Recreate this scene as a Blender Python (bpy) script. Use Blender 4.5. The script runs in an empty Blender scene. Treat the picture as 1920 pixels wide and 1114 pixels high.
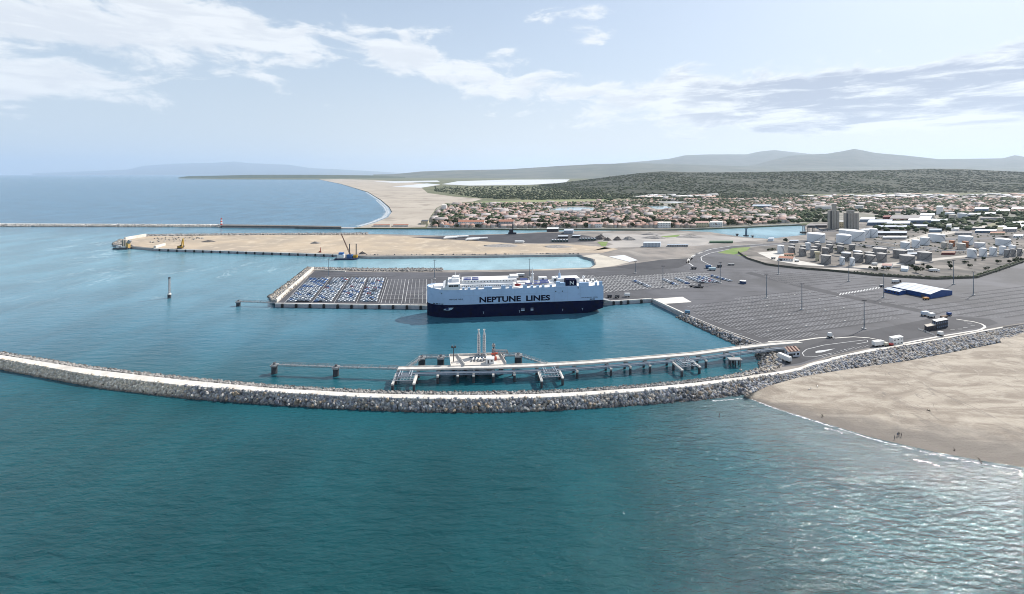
import bpy, bmesh, math, random
import numpy as np
from mathutils import Vector, Matrix
from mathutils.geometry import tessellate_polygon
random.seed(7); RNG = np.random.default_rng(7)
R = math.radians
SC = bpy.context.scene
COL = SC.collection
# ---------------------------------------------------------------- camera
F, HZ, CX, H = 850.0, 327.0, 960.0, 120.0      # focal length in photo pixels, horizon row, centre column, camera height
cam = bpy.data.cameras.new('camera'); camo = bpy.data.objects.new('camera', cam); COL.objects.link(camo)
cam.sensor_width = 36; cam.lens = 36 * F / 1920; cam.shift_y = -(557 - HZ) / 1920
cam.clip_start = 1; cam.clip_end = 250000
camo.location = (0, 0, H); camo.rotation_euler = (R(90), 0, 0); SC.camera = camo
SUN_EL, SUN_AZ = 41.0, 55.0                      # azimuth measured from the view direction to the right
# ---------------------------------------------------------------- node helper
class NG:
    def __init__(s, tree): s.t = tree; s.N = tree.nodes; s.L = tree.links
    def put(s, sock, v):
        if isinstance(v, bpy.types.NodeSocket): s.L.new(v, sock)
        elif v is not None:
            if hasattr(sock.default_value, '__len__') and isinstance(v, (tuple, list)):
                v = tuple(v) + (1,) * (len(sock.default_value) - len(v))
            sock.default_value = v
    def node(s, typ, props=None, **ins):
        n = s.N.new(typ)
        for k, v in (props or {}).items(): setattr(n, k, v)
        for k, v in ins.items(): s.put(n.inputs[k.replace('_', ' ')], v)
        return n
    def math(s, op, a, b=None, c=None, clamp=False):
        n = s.N.new('ShaderNodeMath'); n.operation = op; n.use_clamp = clamp
        for i, v in enumerate((a, b, c)): s.put(n.inputs[i], v)
        return n.outputs[0]
    def vmath(s, op, a, b=None):
        n = s.N.new('ShaderNodeVectorMath'); n.operation = op
        s.put(n.inputs[0], a); s.put(n.inputs[1], b)
        return n.outputs['Value'] if op in ('LENGTH', 'DOT_PRODUCT', 'DISTANCE') else n.outputs[0]
    def noise(s, vec, scale, detail=4, rough=.55, dist=0, dims='3D'):
        n = s.N.new('ShaderNodeTexNoise'); n.noise_dimensions = dims
        s.put(n.inputs['Vector'], vec); s.put(n.inputs['Scale'], scale); s.put(n.inputs['Detail'], detail)
        s.put(n.inputs['Roughness'], rough); s.put(n.inputs['Distortion'], dist)
        return n.outputs[0]
    def mapping(s, vec, rot=(0, 0, 0), scale=(1, 1, 1), loc=(0, 0, 0)):
        n = s.N.new('ShaderNodeMapping'); s.put(n.inputs['Vector'], vec)
        n.inputs['Rotation'].default_value = rot; n.inputs['Scale'].default_value = scale; n.inputs['Location'].default_value = loc
        return n.outputs[0]
    def mr(s, v, a, b, c=0., d=1., smooth=True):
        n = s.N.new('ShaderNodeMapRange'); n.interpolation_type = 'SMOOTHSTEP' if smooth else 'LINEAR'
        for i, x in enumerate((v, a, b, c, d)): s.put(n.inputs[i], x)
        return n.outputs[0]
    def mix(s, f, a, b, mode='MIX'):
        n = s.N.new('ShaderNodeMix'); n.data_type = 'RGBA'; n.blend_type = mode
        s.put(n.inputs[0], f); s.put(n.inputs[6], a); s.put(n.inputs[7], b)
        return n.outputs[2]
    def ramp(s, f, stops):
        n = s.N.new('ShaderNodeValToRGB'); e = n.color_ramp.elements
        while len(e) < len(stops): e.new(0.5)
        for k, (p, c) in zip(e, stops): k.position = p; k.color = (*c, 1)
        s.put(n.inputs[0], f); return n.outputs[0]
    def sep(s, v):
        n = s.N.new('ShaderNodeSeparateXYZ'); s.put(n.inputs[0], v); return n.outputs
    def comb(s, x, y, z):
        n = s.N.new('ShaderNodeCombineXYZ')
        for i, v in enumerate((x, y, z)): s.put(n.inputs[i], v)
        return n.outputs[0]
# ---------------------------------------------------------------- sky
def make_world():
    w = bpy.data.worlds.new('World'); SC.world = w; w.use_nodes = True
    t = w.node_tree; t.nodes.clear(); g = NG(t)
    sky = g.node('ShaderNodeTexSky', dict(sky_type='NISHITA', sun_disc=False, sun_elevation=R(SUN_EL), sun_rotation=R(SUN_AZ),
                 altitude=0, air_density=1.0, dust_density=1.2, ozone_density=1.5)).outputs[0]
    dirv = g.node('ShaderNodeTexCoord').outputs['Generated']
    x, y, z = g.sep(dirv)
    az = g.math('MULTIPLY', g.math('ARCTAN2', x, y), 180 / math.pi)
    el = g.math('MULTIPLY', g.math('ARCSINE', z), 180 / math.pi)
    k = g.math('DIVIDE', 1., g.math('ADD', g.math('MAXIMUM', z, 0.), .12))
    P2 = g.comb(g.math('MULTIPLY', x, k), g.math('MULTIPLY', y, k), 0.)
    fine = g.noise(g.comb(g.math('MULTIPLY', az, .17), g.math('MULTIPLY', el, .42), 3.1), 1.0, 10, .62, .35)
    big = g.noise(P2, 1.15, 4, .5, .3)
    up = g.noise(g.comb(g.math('MULTIPLY', az, .17), g.math('ADD', g.math('MULTIPLY', el, .42), .22), 3.1), 1.0, 7, .60, .35)
    def az_el(px, py):
        a = math.atan((px - CX) / F); return math.degrees(a), math.degrees(math.atan((HZ - py) / F * math.cos(a)))
    cov = g.mr(big, .45, .75, -.10, .10)
    for px, py, sx, sy, wt in ((120, 45, 15, 4.6, .40), (330, 20, 9, 2.2, .30), (500, 80, 7.5, 3.0, .24), (90, 165, 10, 1.4, .26),
                               (740, 90, 7, 2.6, .42), (880, 140, 11, 2.6, .34), (1090, 25, 9, 1.3, .34), (1130, 70, 4.5, 1.0, .26),
                               (1060, 190, 14, 3.0, .24), (1290, 185, 14, 3.0, .36), (1500, 190, 10, 2.4, .50), (1660, 200, 12, 2.6, .46), (1820, 160, 9, 3.0, .52),
                               (2200, 150, 12, 4, .30), (-300, 100, 14, 5, .30)):
        a, e = az_el(px, py)
        da = g.math('DIVIDE', g.math('SUBTRACT', az, a), sx); de = g.math('DIVIDE', g.math('SUBTRACT', el, e), sy)
        q = g.math('EXPONENT', g.math('MULTIPLY', g.math('ADD', g.math('MULTIPLY', da, da), g.math('MULTIPLY', de, de)), -1.))
        cov = g.math('ADD', cov, g.math('MULTIPLY', q, wt))
    dens = g.math('ADD', g.math('MULTIPLY', g.math('SUBTRACT', fine, .5), 1.25), cov)
    dens_up = g.math('ADD', g.math('MULTIPLY', g.math('SUBTRACT', up, .5), 1.25), cov)
    alpha = g.math('MULTIPLY', g.mr(dens, .13, .36), g.mr(el, .3, 5.))
    patchy = g.noise(g.comb(g.math('MULTIPLY', az, .13), g.math('MULTIPLY', el, .75), 9.4), 1.0, 8, .6, .4)
    shade = g.math('MULTIPLY', g.mr(dens_up, .12, .46), g.mr(patchy, .38, .56))      # thick cloud above = dark base
    shade = g.math('MULTIPLY', shade, g.mr(az, 8., 32., .25, 1.))
    ccol = g.mix(shade, (6.9, 7.15, 7.4), (3.05, 3.5, 4.5))
    veil = g.mr(el, 30., 2., .42, .86)
    hz_ = g.mix(g.mr(az, -50., 45.), (4.3, 5.1, 5.95), (4.7, 5.35, 6.15))
    hz_ = g.mix(g.mr(el, 14., 1., 0., .8), hz_, g.mix(g.mr(az, -45., 10.), (5.0, 5.55, 6.05), (5.75, 6.0, 6.3)))
    base = g.mix(veil, sky, hz_)
    col = g.mix(g.math('MULTIPLY', alpha, .88), base, ccol)
    bg = g.node('ShaderNodeBackground', Color=col, Strength=0.112)
    g.L.new(bg.outputs[0], g.node('ShaderNodeOutputWorld').inputs[0])
make_world()
sun = bpy.data.lights.new('sun', 'SUN'); sun.energy = 4.9; sun.angle = R(.53); sun.color = (1, .95, .88)
suno = bpy.data.objects.new('sun', sun); COL.objects.link(suno); suno.rotation_euler = (R(90 - SUN_EL), 0, R(180 - SUN_AZ))
SC.view_settings.view_transform = 'Standard'; SC.view_settings.look = 'None'
SC.view_settings.exposure = 0.32; SC.view_settings.gamma = 1; SC.view_settings.use_curve_mapping = False
SC.render.engine = 'CYCLES'
cy = SC.cycles; cy.filter_width = 1.0; cy.use_denoising = True; cy.max_bounces = 6; cy.diffuse_bounces = 2; cy.glossy_bounces = 3
cy.transparent_max_bounces = 8; cy.volume_bounces = 1; cy.sample_clamp_indirect = 4; cy.sample_clamp_direct = 0
# ---------------------------------------------------------------- projection of photo pixels to places on flat ground
ZT = 3.2
def P(x, y, z=0.0):
    d = (H - z) * F / (y - HZ); return ((x - CX) * d / F, d, z)
def PD(x, d, z=0.0): return ((x - CX) * d / F, d, z)
def ZY(d, y): return H - (y - HZ) * d / F
def interp(x, pts): return float(np.interp(x, [p[0] for p in pts], [p[1] for p in pts]))
# ---------------------------------------------------------------- materials
MATS = {}
def mat(name, c, c2=None, sc=.2, rough=.75, metal=0., bump=0., bsc=None, spec=.3, lo=.35, hi=.65, detail=5, c3=None, sc3=None, attr=False, coat=0):
    if name in MATS: return MATS[name]
    m = bpy.data.materials.new(name); m.use_nodes = True; MATS[name] = m
    g = NG(m.node_tree); b = m.node_tree.nodes['Principled BSDF']
    pos = g.node('ShaderNodeNewGeometry').outputs['Position']
    col = c
    if attr:
        col = g.node('ShaderNodeVertexColor', dict(layer_name='Col')).outputs[0]
        if c2 is not None: col = g.mix(g.mr(g.noise(pos, sc, detail), lo, hi, 0, .5), col, c2)
    elif c2 is not None:
        col = g.mix(g.mr(g.noise(pos, sc, detail), lo, hi), c, c2)
        if c3 is not None: col = g.mix(g.mr(g.noise(pos, sc3 or sc * 6, detail), .5, .72), col, c3)
    g.put(b.inputs['Base Color'], col)
    b.inputs['Roughness'].default_value = rough; b.inputs['Metallic'].default_value = metal
    b.inputs['Specular IOR Level'].default_value = spec
    if coat: b.inputs['Coat Weight'].default_value = coat; b.inputs['Coat Roughness'].default_value = .1
    if bump:
        bn = g.node('ShaderNodeBump', Strength=min(1, bump), Distance=bump, Height=g.noise(pos, bsc or sc * 4, 4))
        g.L.new(bn.outputs[0], b.inputs['Normal'])
    return m
# ---------------------------------------------------------------- objects
def tag(o, label=None, cat=None, group=None, kind=None):
    for k, v in (('label', label), ('category', cat), ('group', group), ('kind', kind)):
        if v: o[k] = v
    return o
def thing(name, label, cat, loc=(0, 0, 0), rz=0., group=None):
    o = bpy.data.objects.new(name, None); COL.objects.link(o); o.empty_display_size = .5
    o.location = loc; o.rotation_euler = (0, 0, rz); return tag(o, label, cat, group)
def link(name, me, parent=None, loc=None, rz=None, scale=None):
    o = bpy.data.objects.new(name, me); COL.objects.link(o)
    if parent is not None: o.parent = parent
    if loc is not None: o.location = loc
    if rz is not None: o.rotation_euler = (0, 0, rz)
    if scale is not None: o.scale = scale
    return o
class MB:
    def __init__(s): s.v = []; s.f = []; s.m = []
    def add(s, vs, fs, m=0):
        o = len(s.v); s.v += [tuple(v) for v in vs]; s.f += [tuple(i + o for i in f) for f in fs]; s.m += [m] * len(fs); return s
    def box(s, c, d, rz=0., m=0, top=1., sk=0.):
        cx, cy_, cz = c; a, b, h = d[0] / 2, d[1] / 2, d[2]; co, si = math.cos(rz), math.sin(rz); vs = []
        for zz, k in ((0, 1), (h, top)):
            for px, py in ((-a, -b), (a, -b), (a, b), (-a, b)):
                px = px * k + (sk if zz else 0); py *= k
                vs.append((cx + px * co - py * si, cy_ + px * si + py * co, cz + zz))
        return s.add(vs, [(0, 3, 2, 1), (4, 5, 6, 7), (0, 1, 5, 4), (1, 2, 6, 5), (2, 3, 7, 6), (3, 0, 4, 7)], m)
    def bar(s, p, q, w, h=None, m=0):
        p, q = Vector(p), Vector(q); d = (q - p); h = h or w
        if d.length < 1e-6: return s
        d.normalize(); up = Vector((0, 0, 1)) if abs(d.z) < .95 else Vector((0, 1, 0))
        a = d.cross(up).normalized() * w / 2; b = d.cross(a).normalized() * h / 2; vs = []
        for c in (p, q): vs += [c - a - b, c + a - b, c + a + b, c - a + b]
        return s.add(vs, [(0, 3, 2, 1), (4, 5, 6, 7), (0, 1, 5, 4), (1, 2, 6, 5), (2, 3, 7, 6), (3, 0, 4, 7)], m)
    def tube(s, p, q, r, n=8, m=0, r2=None, caps=True):
        p, q = Vector(p), Vector(q); d = (q - p).normalized(); up = Vector((0, 0, 1)) if abs(d.z) < .95 else Vector((1, 0, 0))
        a = d.cross(up).normalized(); b = a.cross(d).normalized(); r2 = r if r2 is None else r2; vs = []
        for c, rr in ((p, r), (q, r2)):
            vs += [c + (a * math.cos(t) + b * math.sin(t)) * rr for t in (2 * math.pi * i / n for i in range(n))]
        fs = [(i, (i + 1) % n, n + (i + 1) % n, n + i) for i in range(n)]
        if caps: fs += [tuple(range(n - 1, -1, -1)), tuple(range(n, 2 * n))]
        return s.add(vs, fs, m)
    def lathe(s, c, prof, n=24, m=0):
        vs = []; k = len(prof)
        for r, z in prof:
            vs += [(c[0] + r * math.cos(2 * math.pi * i / n), c[1] + r * math.sin(2 * math.pi * i / n), c[2] + z) for i in range(n)]
        fs = [(j * n + i, j * n + (i + 1) % n, (j + 1) * n + (i + 1) % n, (j + 1) * n + i) for j in range(k - 1) for i in range(n)]
        fs.append(tuple((k - 1) * n + i for i in range(n)))
        return s.add(vs, fs, m)
    def prism(s, pts, z0, z1, m=0, ms=None):
        pts = [(p[0], p[1]) for p in pts]
        if sum(pts[i - 1][0] * pts[i][1] - pts[i][0] * pts[i - 1][1] for i in range(len(pts))) < 0: pts = pts[::-1]
        n = len(pts); tr = tessellate_polygon([[Vector((x, y, 0)) for x, y in pts]])
        fs = []
        for a, b, c in tr:
            A, B, C = pts[a], pts[b], pts[c]
            if (B[0] - A[0]) * (C[1] - A[1]) - (B[1] - A[1]) * (C[0] - A[0]) < 0: b, c = c, b
            fs.append((a, b, c))
        s.add([(x, y, z1) for x, y in pts], fs, m)
        if z0 is not None:
            s.add([(x, y, z0) for x, y in pts] + [(x, y, z1) for x, y in pts],
                  [(i, (i + 1) % n, n + (i + 1) % n, n + i) for i in range(n)], m if ms is None else ms)
        return s
    def mesh(s, name, mats, smooth=False):
        me = bpy.data.meshes.new(name); me.from_pydata(s.v, [], s.f)
        for m in (mats if isinstance(mats, (list, tuple)) else [mats]): me.materials.append(m)
        me.polygons.foreach_set('material_index', s.m)
        if smooth: me.polygons.foreach_set('use_smooth', [True] * len(me.polygons))
        me.update(); return me
    def build(s, name, mats, parent=None, loc=None, rz=None, smooth=False):
        return link(name, s.mesh(name, mats, smooth), parent, loc, rz)
def np_mesh(name, V, Fa, mats, cols=None, midx=None, smooth=False):
    me = bpy.data.meshes.new(name); n, k = Fa.shape
    me.vertices.add(len(V)); me.vertices.foreach_set('co', np.asarray(V, np.float32).ravel())
    me.loops.add(n * k); me.loops.foreach_set('vertex_index', Fa.astype(np.int32).ravel())
    me.polygons.add(n); me.polygons.foreach_set('loop_start', np.arange(0, n * k, k, dtype=np.int32))
    me.polygons.foreach_set('loop_total', np.full(n, k, np.int32))
    for m in (mats if isinstance(mats, (list, tuple)) else [mats]): me.materials.append(m)
    if midx is not None: me.polygons.foreach_set('material_index', np.asarray(midx, np.int32))
    if smooth: me.polygons.foreach_set('use_smooth', np.ones(n, bool))
    me.update(calc_edges=True)
    if cols is not None:
        ca = me.color_attributes.new('Col', 'FLOAT_COLOR', 'POINT')
        c4 = np.ones((len(V), 4), np.float32); c4[:, :3] = cols; ca.data.foreach_set('color', c4.ravel())
    me.validate(); return me
def sheet(name, px, z, m, depth=None, kind='structure', ms=None, raw=False):
    pts = px if raw else [P(x, y, z) for x, y in px]
    return tag(MB().prism(pts, depth, z, 0, None if ms is None else 1).build(name, [m] + ([ms] if ms else [])), kind=kind)
_b = bmesh.new(); bmesh.ops.create_icosphere(_b, subdivisions=1, radius=1); ICO_V = np.array([v.co[:] for v in _b.verts]); ICO_F = np.array([[v.index for v in f.verts] for f in _b.faces]); _b.free()
def blobs(name, C, S, cols, m, jit=.28, flat=1., smooth=False):
    n = len(C); k = len(ICO_V); a = RNG.uniform(0, 6.28, n); ca, sa = np.cos(a), np.sin(a)
    S = np.asarray(S, float); S = S if S.ndim == 2 else np.repeat(S[:, None], 3, 1)
    v = ICO_V[None] * (1 + RNG.uniform(-jit, jit, (n, k, 1))) * S[:, None, :]
    v[..., 2] *= flat
    x = v[..., 0] * ca[:, None] - v[..., 1] * sa[:, None]; y = v[..., 0] * sa[:, None] + v[..., 1] * ca[:, None]
    V = np.stack([x, y, v[..., 2]], -1) + np.asarray(C)[:, None, :]
    Fa = (ICO_F[None] + (np.arange(n) * k)[:, None, None]).reshape(-1, 3)
    return np_mesh(name, V.reshape(-1, 3), Fa, m, np.repeat(np.asarray(cols), k, 0), smooth=smooth)
ORDW = 'first second third fourth fifth sixth seventh eighth ninth tenth eleventh twelfth thirteenth fourteenth fifteenth sixteenth seventeenth eighteenth nineteenth twentieth'.split()
def nth(i):
    k = i + 1
    if k <= 20: return ORDW[i]
    if k >= 100: return 'hundred-and-' + nth(k - 101) if k > 100 else 'hundredth'
    t = 'twenty thirty forty fifty sixty seventy eighty ninety'.split()[k // 10 - 2]
    return t + '-' + ORDW[k % 10 - 1] if k % 10 else t[:-1] + 'ieth'
# ================================================================ the setting: sea, land, roads, hills
def water_mat():
    m = bpy.data.materials.new('sea_water'); m.use_nodes = True; g = NG(m.node_tree); b = m.node_tree.nodes['Principled BSDF']
    pos = g.node('ShaderNodeNewGeometry').outputs['Position']; x, y, z = g.sep(pos)
    wob = g.math('MULTIPLY', g.math('SUBTRACT', g.noise(pos, .006, 3), .5), 160.)
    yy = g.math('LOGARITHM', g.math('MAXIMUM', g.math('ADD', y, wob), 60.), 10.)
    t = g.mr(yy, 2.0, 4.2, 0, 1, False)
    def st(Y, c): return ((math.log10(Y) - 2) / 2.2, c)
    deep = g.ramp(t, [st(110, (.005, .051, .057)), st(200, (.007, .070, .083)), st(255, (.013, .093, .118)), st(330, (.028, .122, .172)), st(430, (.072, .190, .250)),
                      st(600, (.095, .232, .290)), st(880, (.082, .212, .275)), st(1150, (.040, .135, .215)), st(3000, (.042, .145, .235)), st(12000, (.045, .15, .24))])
    # milky basin between the two piers and pale sandy shallows along the beach
    basin = g.math('MULTIPLY', g.mr(x, -330., -60.), g.math('MULTIPLY', g.mr(y, 500., 560.), g.mr(y, 800., 690.)))
    deep = g.mix(g.math('MULTIPLY', basin, .85), deep, (.30, .46, .50))
    chan = g.math('MULTIPLY', g.math('MULTIPLY', g.mr(y, 850., 930.), g.mr(y, 1260., 1100.)), g.mr(x, -250., 100.))
    deep = g.mix(g.math('MULTIPLY', chan, .7), deep, (.27, .44, .50))
    sh = g.math('ADD', g.math('MULTIPLY', x, .61), g.math('MULTIPLY', y, .79))     # distance along the shore normal
    sh = g.math('ADD', sh, g.math('MULTIPLY', g.math('SUBTRACT', g.noise(pos, .03, 4), .5), 22.))
    shal = g.math('MULTIPLY', g.mr(sh, 205., 268.), g.mr(y, 262., 240.))
    deep = g.mix(g.math('MULTIPLY', shal, .75), deep, (.085, .125, .135))
    lag = g.math('MULTIPLY', g.mr(x, -420., -900.), 1.)
    streak = g.noise(g.mapping(pos, rot=(0, 0, .5), scale=(1, .42, 1)), .012, 6, .62, 2.2)
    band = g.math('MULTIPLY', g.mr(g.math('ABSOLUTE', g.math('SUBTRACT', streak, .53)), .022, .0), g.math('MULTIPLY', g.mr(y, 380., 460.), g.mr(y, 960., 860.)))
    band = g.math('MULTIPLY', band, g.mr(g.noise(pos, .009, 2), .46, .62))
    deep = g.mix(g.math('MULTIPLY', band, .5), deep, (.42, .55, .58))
    patch = g.mr(g.noise(g.mapping(pos, rot=(0, 0, .35), scale=(1, .5, 1)), .02, 5), .3, .7, .82, 1.18)
    deep = g.mix(1., deep, g.comb(patch, patch, patch), 'MULTIPLY')
    g.put(b.inputs['Base Color'], deep)
    b.inputs['IOR'].default_value = 1.33; b.inputs['Specular IOR Level'].default_value = .46
    far = g.mr(g.math('LOGARITHM', g.math('MAXIMUM', y, 100.), 10.), 2.2, 3.3, 0, 1)
    g.put(b.inputs['Roughness'], g.math('ADD', .075, g.math('MULTIPLY', far, .18)))
    calm = g.math('MULTIPLY', g.mr(y, 245., 300.), g.mr(y, 1250., 1000.))                                     # sheltered water is flatter
    rz1, rz2 = .42, -.28
    swell = g.noise(g.mapping(pos, rot=(0, 0, rz1), scale=(.045, .16, .1)), 1., 3, .5, .5)
    swell2 = g.noise(g.mapping(pos, rot=(0, 0, rz2), scale=(.07, .21, .1)), 1., 3, .55, .4)
    chop = g.noise(g.mapping(pos, rot=(0, 0, rz2), scale=(.24, .62, .3)), 1., 5, .62, .6)
    rip = g.noise(g.mapping(pos, rot=(0, 0, .1), scale=(.9, 1.7, 1)), 1., 4, .65, .3)
    h = g.math('ADD', g.math('MULTIPLY', swell, .55), g.math('MULTIPLY', swell2, .62))
    h = g.math('ADD', h, g.math('MULTIPLY', chop, .31)); h = g.math('ADD', h, g.math('MULTIPLY', rip, .085))
    fade = g.math('MULTIPLY', g.mr(calm, 0, 1, 1., .38), g.mr(far, 0, 1, 1., .8))
    bn = g.node('ShaderNodeBump', Strength=1., Distance=g.math('MULTIPLY', fade, 1.6), Height=h)
    g.L.new(bn.outputs[0], b.inputs['Normal'])
    return m
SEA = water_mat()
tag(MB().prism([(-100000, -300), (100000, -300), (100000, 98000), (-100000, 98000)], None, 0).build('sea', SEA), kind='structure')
# ---- ground materials
EARTH = mat('dusty_ground', (.27, .24, .215), (.17, .158, .148), .025, .95, c3=(.40, .37, .33), sc3=.012)
def asphalt_mat(name, c):
    m = bpy.data.materials.new(name); m.use_nodes = True; MATS[name] = m; g = NG(m.node_tree); b = m.node_tree.nodes['Principled BSDF']
    pos = g.node('ShaderNodeNewGeometry').outputs['Position']; v = lambda k: tuple(a * k for a in c)
    col = g.mix(g.mr(g.noise(pos, .011, 5, .6, .8), .36, .64), v(.72), v(1.32))                                        # paving lots of different age
    col = g.mix(g.mr(g.noise(g.mapping(pos, rot=(0, 0, -.3), scale=(.12, 1, 1)), .22, 5, .65), .52, .72, 0, .7), col, v(.5))   # tyre streaks along the rows
    col = g.mix(g.mr(g.noise(g.mapping(pos, rot=(0, 0, 1.1), scale=(.1, 1, 1)), .16, 5, .65), .56, .74, 0, .45), col, v(1.5))
    col = g.mix(g.mr(g.noise(pos, .5, 4, .6), .62, .75, 0, .6), col, v(.45))                                           # oil stains
    g.put(b.inputs['Base Color'], col); b.inputs['Roughness'].default_value = .82; b.inputs['Specular IOR Level'].default_value = .35; return m
ASPH = asphalt_mat('asphalt', (.080, .080, .089))
ASPHD = mat('dark_asphalt', (.046, .046, .053), (.060, .060, .067), .05, .85)
SPIT = mat('dredged_sand', (.46, .37, .27), (.36, .30, .235), .013, .95, c3=(.54, .45, .34), sc3=.05, bump=.3, bsc=.25)
SANDW = mat('pale_sand', (.44, .39, .325), (.36, .315, .265), .004, .95, c3=(.26, .225, .19), sc3=.011)
CONC = mat('pale_concrete', (.70, .67, .62), (.58, .55, .51), .25, .85)
CONCG = mat('grey_concrete', (.42, .41, .40), (.33, .33, .33), .2, .85)
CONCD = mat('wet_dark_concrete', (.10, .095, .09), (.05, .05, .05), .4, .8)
WHITEP = mat('white_road_paint', (.62, .62, .61), (.45, .45, .45), .6, .8)
SCRUB = mat('scrub_land', (.105, .120, .065), (.17, .165, .10), .006, .95, c3=(.065, .085, .045), sc3=.03)
URBAN = mat('town_ground', (.30, .27, .24), (.16, .165, .13), .02, .95)
ROCKM = mat('rock', (.3, .3, .3), (.16, .155, .15), .8, .9, attr=True, bump=.15, bsc=1.5)
LEAF = mat('leaf_green', (.05, .08, .03), (.03, .05, .02), .05, .9, attr=True)
SALT = mat('salt_flat', (.62, .63, .64), (.50, .52, .54), .003, .5)
# ---- northern mainland (z 2.4) and port land (z ZT)
zc = 2.4
coast = [(598, 336.6), (640, 345), (690, 360), (715, 375), (730, 388), (735, 397), (728, 407), (705, 417), (680, 424), (664, 427.5)]
bank = [(780, 428), (1000, 430), (1080, 429.5), (1240, 431), (1340, 428), (1400, 425.5), (1490, 421.5), (1506, 421)]
far_pts = [(3000, 421), (3000, 331), (620, 331), (560, 333.5), (335, 335.2), (335, 336), (480, 336.4)]
sheet('mainland', coast + bank + far_pts, zc, SCRUB, -1)
sheet('port_land', [(516, 569), (803, 573), (830, 566), (1100, 562), (1130, 566), (1222, 560), (1278, 588), (1300, 598), (1345, 617), (1410, 641), (1445, 652), (1474, 656), (1464, 672),
      (1462, 690), (1400, 703.5), (1420, 708), (1500, 689), (1560, 669), (1640, 653), (1760, 634), (1880, 613), (2600, 505), (2600, 412), (1520, 417), (1509, 424), (1512, 440),
      (1440, 448), (1390, 444), (1330, 435), (1270, 432.5), (1100, 433), (1020, 435), (965, 438), (830, 442), (700, 438.6), (500, 439.5), (330, 441), (275, 442), (240, 447), (212, 459),
      (250, 463), (287, 466), (640, 477.5), (690, 481), (860, 480), (1000, 478), (1085, 477), (1112, 486), (1116, 496), (1105, 501.5), (1000, 505), (860, 506.5), (700, 507), (587, 504)],
      ZT, EARTH, -2, ms=CONCG)
z1 = ZT + .05
sheet('terminal_asphalt_ground', [(520, 568), (803, 572), (840, 565.5), (1100, 561.5), (1130, 565), (1222, 559.4), (1279, 587), (1302, 597), (1412, 640.4), (1447, 651), (1478, 656.5), (1467, 672), (1466, 688),
      (1500, 685), (1560, 666), (1640, 650), (1760, 631.6), (1880, 611), (2600, 502), (2600, 478), (1975, 478), (1920, 492), (1832, 522), (1755, 525), (1640, 518), (1560, 509.5), (1440, 499), (1404, 488), (1378, 473),
      (1365, 462), (1330, 466), (1303, 476), (1286, 492), (1150, 500), (1112, 504), (1000, 508.5), (860, 511), (700, 510.5), (590, 508)], z1, ASPH)
sheet('port_road', [(1286, 493), (1303, 476), (1330, 466.5), (1365, 461.5), (1420, 457.5), (1470, 455), (1520, 449), (1520, 452.5), (1475, 459), (1420, 462), (1375, 467.5), (1340, 474), (1322, 481), (1318, 488), (1335, 498), (1300, 500)], z1 + .04, ASPH)
sheet('dark_asphalt_ground', [(1150, 500.5), (1190, 494), (1240, 487), (1300, 484), (1286, 496), (1270, 503), (1200, 507)], z1 + .04, ASPHD)
sheet('spit_sand_ground', [(222, 457), (245, 448), (280, 443), (500, 440.6), (690, 440), (830, 446), (960, 457), (1060, 457.5), (1130, 463), (1160, 467), (1130, 474), (1060, 474.5), (860, 477), (690, 477.5), (640, 476), (290, 465), (255, 461.5)], z1, SPIT)
sheet('storage_yard_ground', [(770, 445.5), (830, 443), (965, 439), (1020, 436.5), (1060, 436), (1100, 442), (1128, 449), (1112, 453), (1060, 455.5), (960, 455.8), (860, 450)], z1 + .04, ASPHD)
sheet('dusty_track_ground', [(1112, 470), (1160, 464), (1300, 462), (1400, 452), (1440, 449.5), (1330, 441), (1200, 440), (1130, 437), (1128, 452), (1150, 458)], z1, mat('gravel_yard', (.40, .37, .34), (.30, .285, .27), .02, .95))
sheet('pale_embankment_ground', [(1090, 480), (1120, 476), (1180, 492), (1150, 499), (1118, 503), (1000, 506.8), (1000, 505.6), (1108, 502), (1118, 496), (1115, 486)], z1 + .05, mat('embankment_sand', (.55, .50, .42), (.46, .42, .36), .05, .95))
sheet('settling_pond_water', [(1142, 481), (1170, 478), (1196, 488), (1180, 491)], z1 + .1, SALT)
sheet('loading_apron_ground', [(1223, 560.5), (1280, 556.5), (1297, 566.5), (1245, 569.8)], z1 + .06, CONC)
sheet('beach', coast[:-1] + [(668, 427), (760, 427), (797, 426), (806, 408), (818, 390), (836, 381), (885, 378.5), (905, 373), (850, 368.5), (802, 362), (790, 352), (826, 347), (760, 341), (700, 337.4), (640, 336)], zc + .1, SANDW)
sheet('town_ground', [(800, 427), (808, 408), (820, 390), (838, 382), (905, 380), (1130, 378), (1260, 373), (1500, 372), (1700, 366), (2400, 366), (2400, 411), (1522, 416), (1500, 419.5), (1400, 423.6), (1340, 426), (1240, 429), (1080, 427.6), (900, 427.6)], zc + .15, URBAN)
sheet('industrial_ground', [(1525, 418), (2400, 408), (2600, 478), (1980, 476), (1920, 489), (1830, 518), (1755, 522), (1640, 515), (1560, 506), (1440, 496), (1408, 484), (1384, 472), (1400, 466), (1460, 456), (1520, 448)], z1, mat('yard_ground', (.185, .165, .148), (.105, .10, .092), .03, .95, c3=(.30, .27, .24), sc3=.02))
for px in ([(1520, 446), (1620, 458), (1700, 470), (1760, 462), (1765, 465), (1700, 474), (1610, 461.5), (1518, 449)], [(1640, 440), (1700, 447), (1840, 446), (1925, 440), (1925, 443), (1840, 449.5), (1700, 451), (1640, 443.5)], [(1790, 432), (1925, 447), (1925, 450), (1785, 435)], [(1530, 432), (1640, 430), (1760, 424), (1925, 404), (2000, 396), (2000, 399), (1925, 408), (1760, 428), (1640, 434), (1530, 436)]):
    sheet('depot_road', px, z1 + .06, ASPH)
sheet('tank_yard_ground', [(1420, 474), (1460, 470), (1500, 489), (1560, 500), (1500, 497), (1450, 488)], z1 + .05, mat('white_gravel', (.60, .57, .52), (.5, .47, .43), .1, .9))
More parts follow.
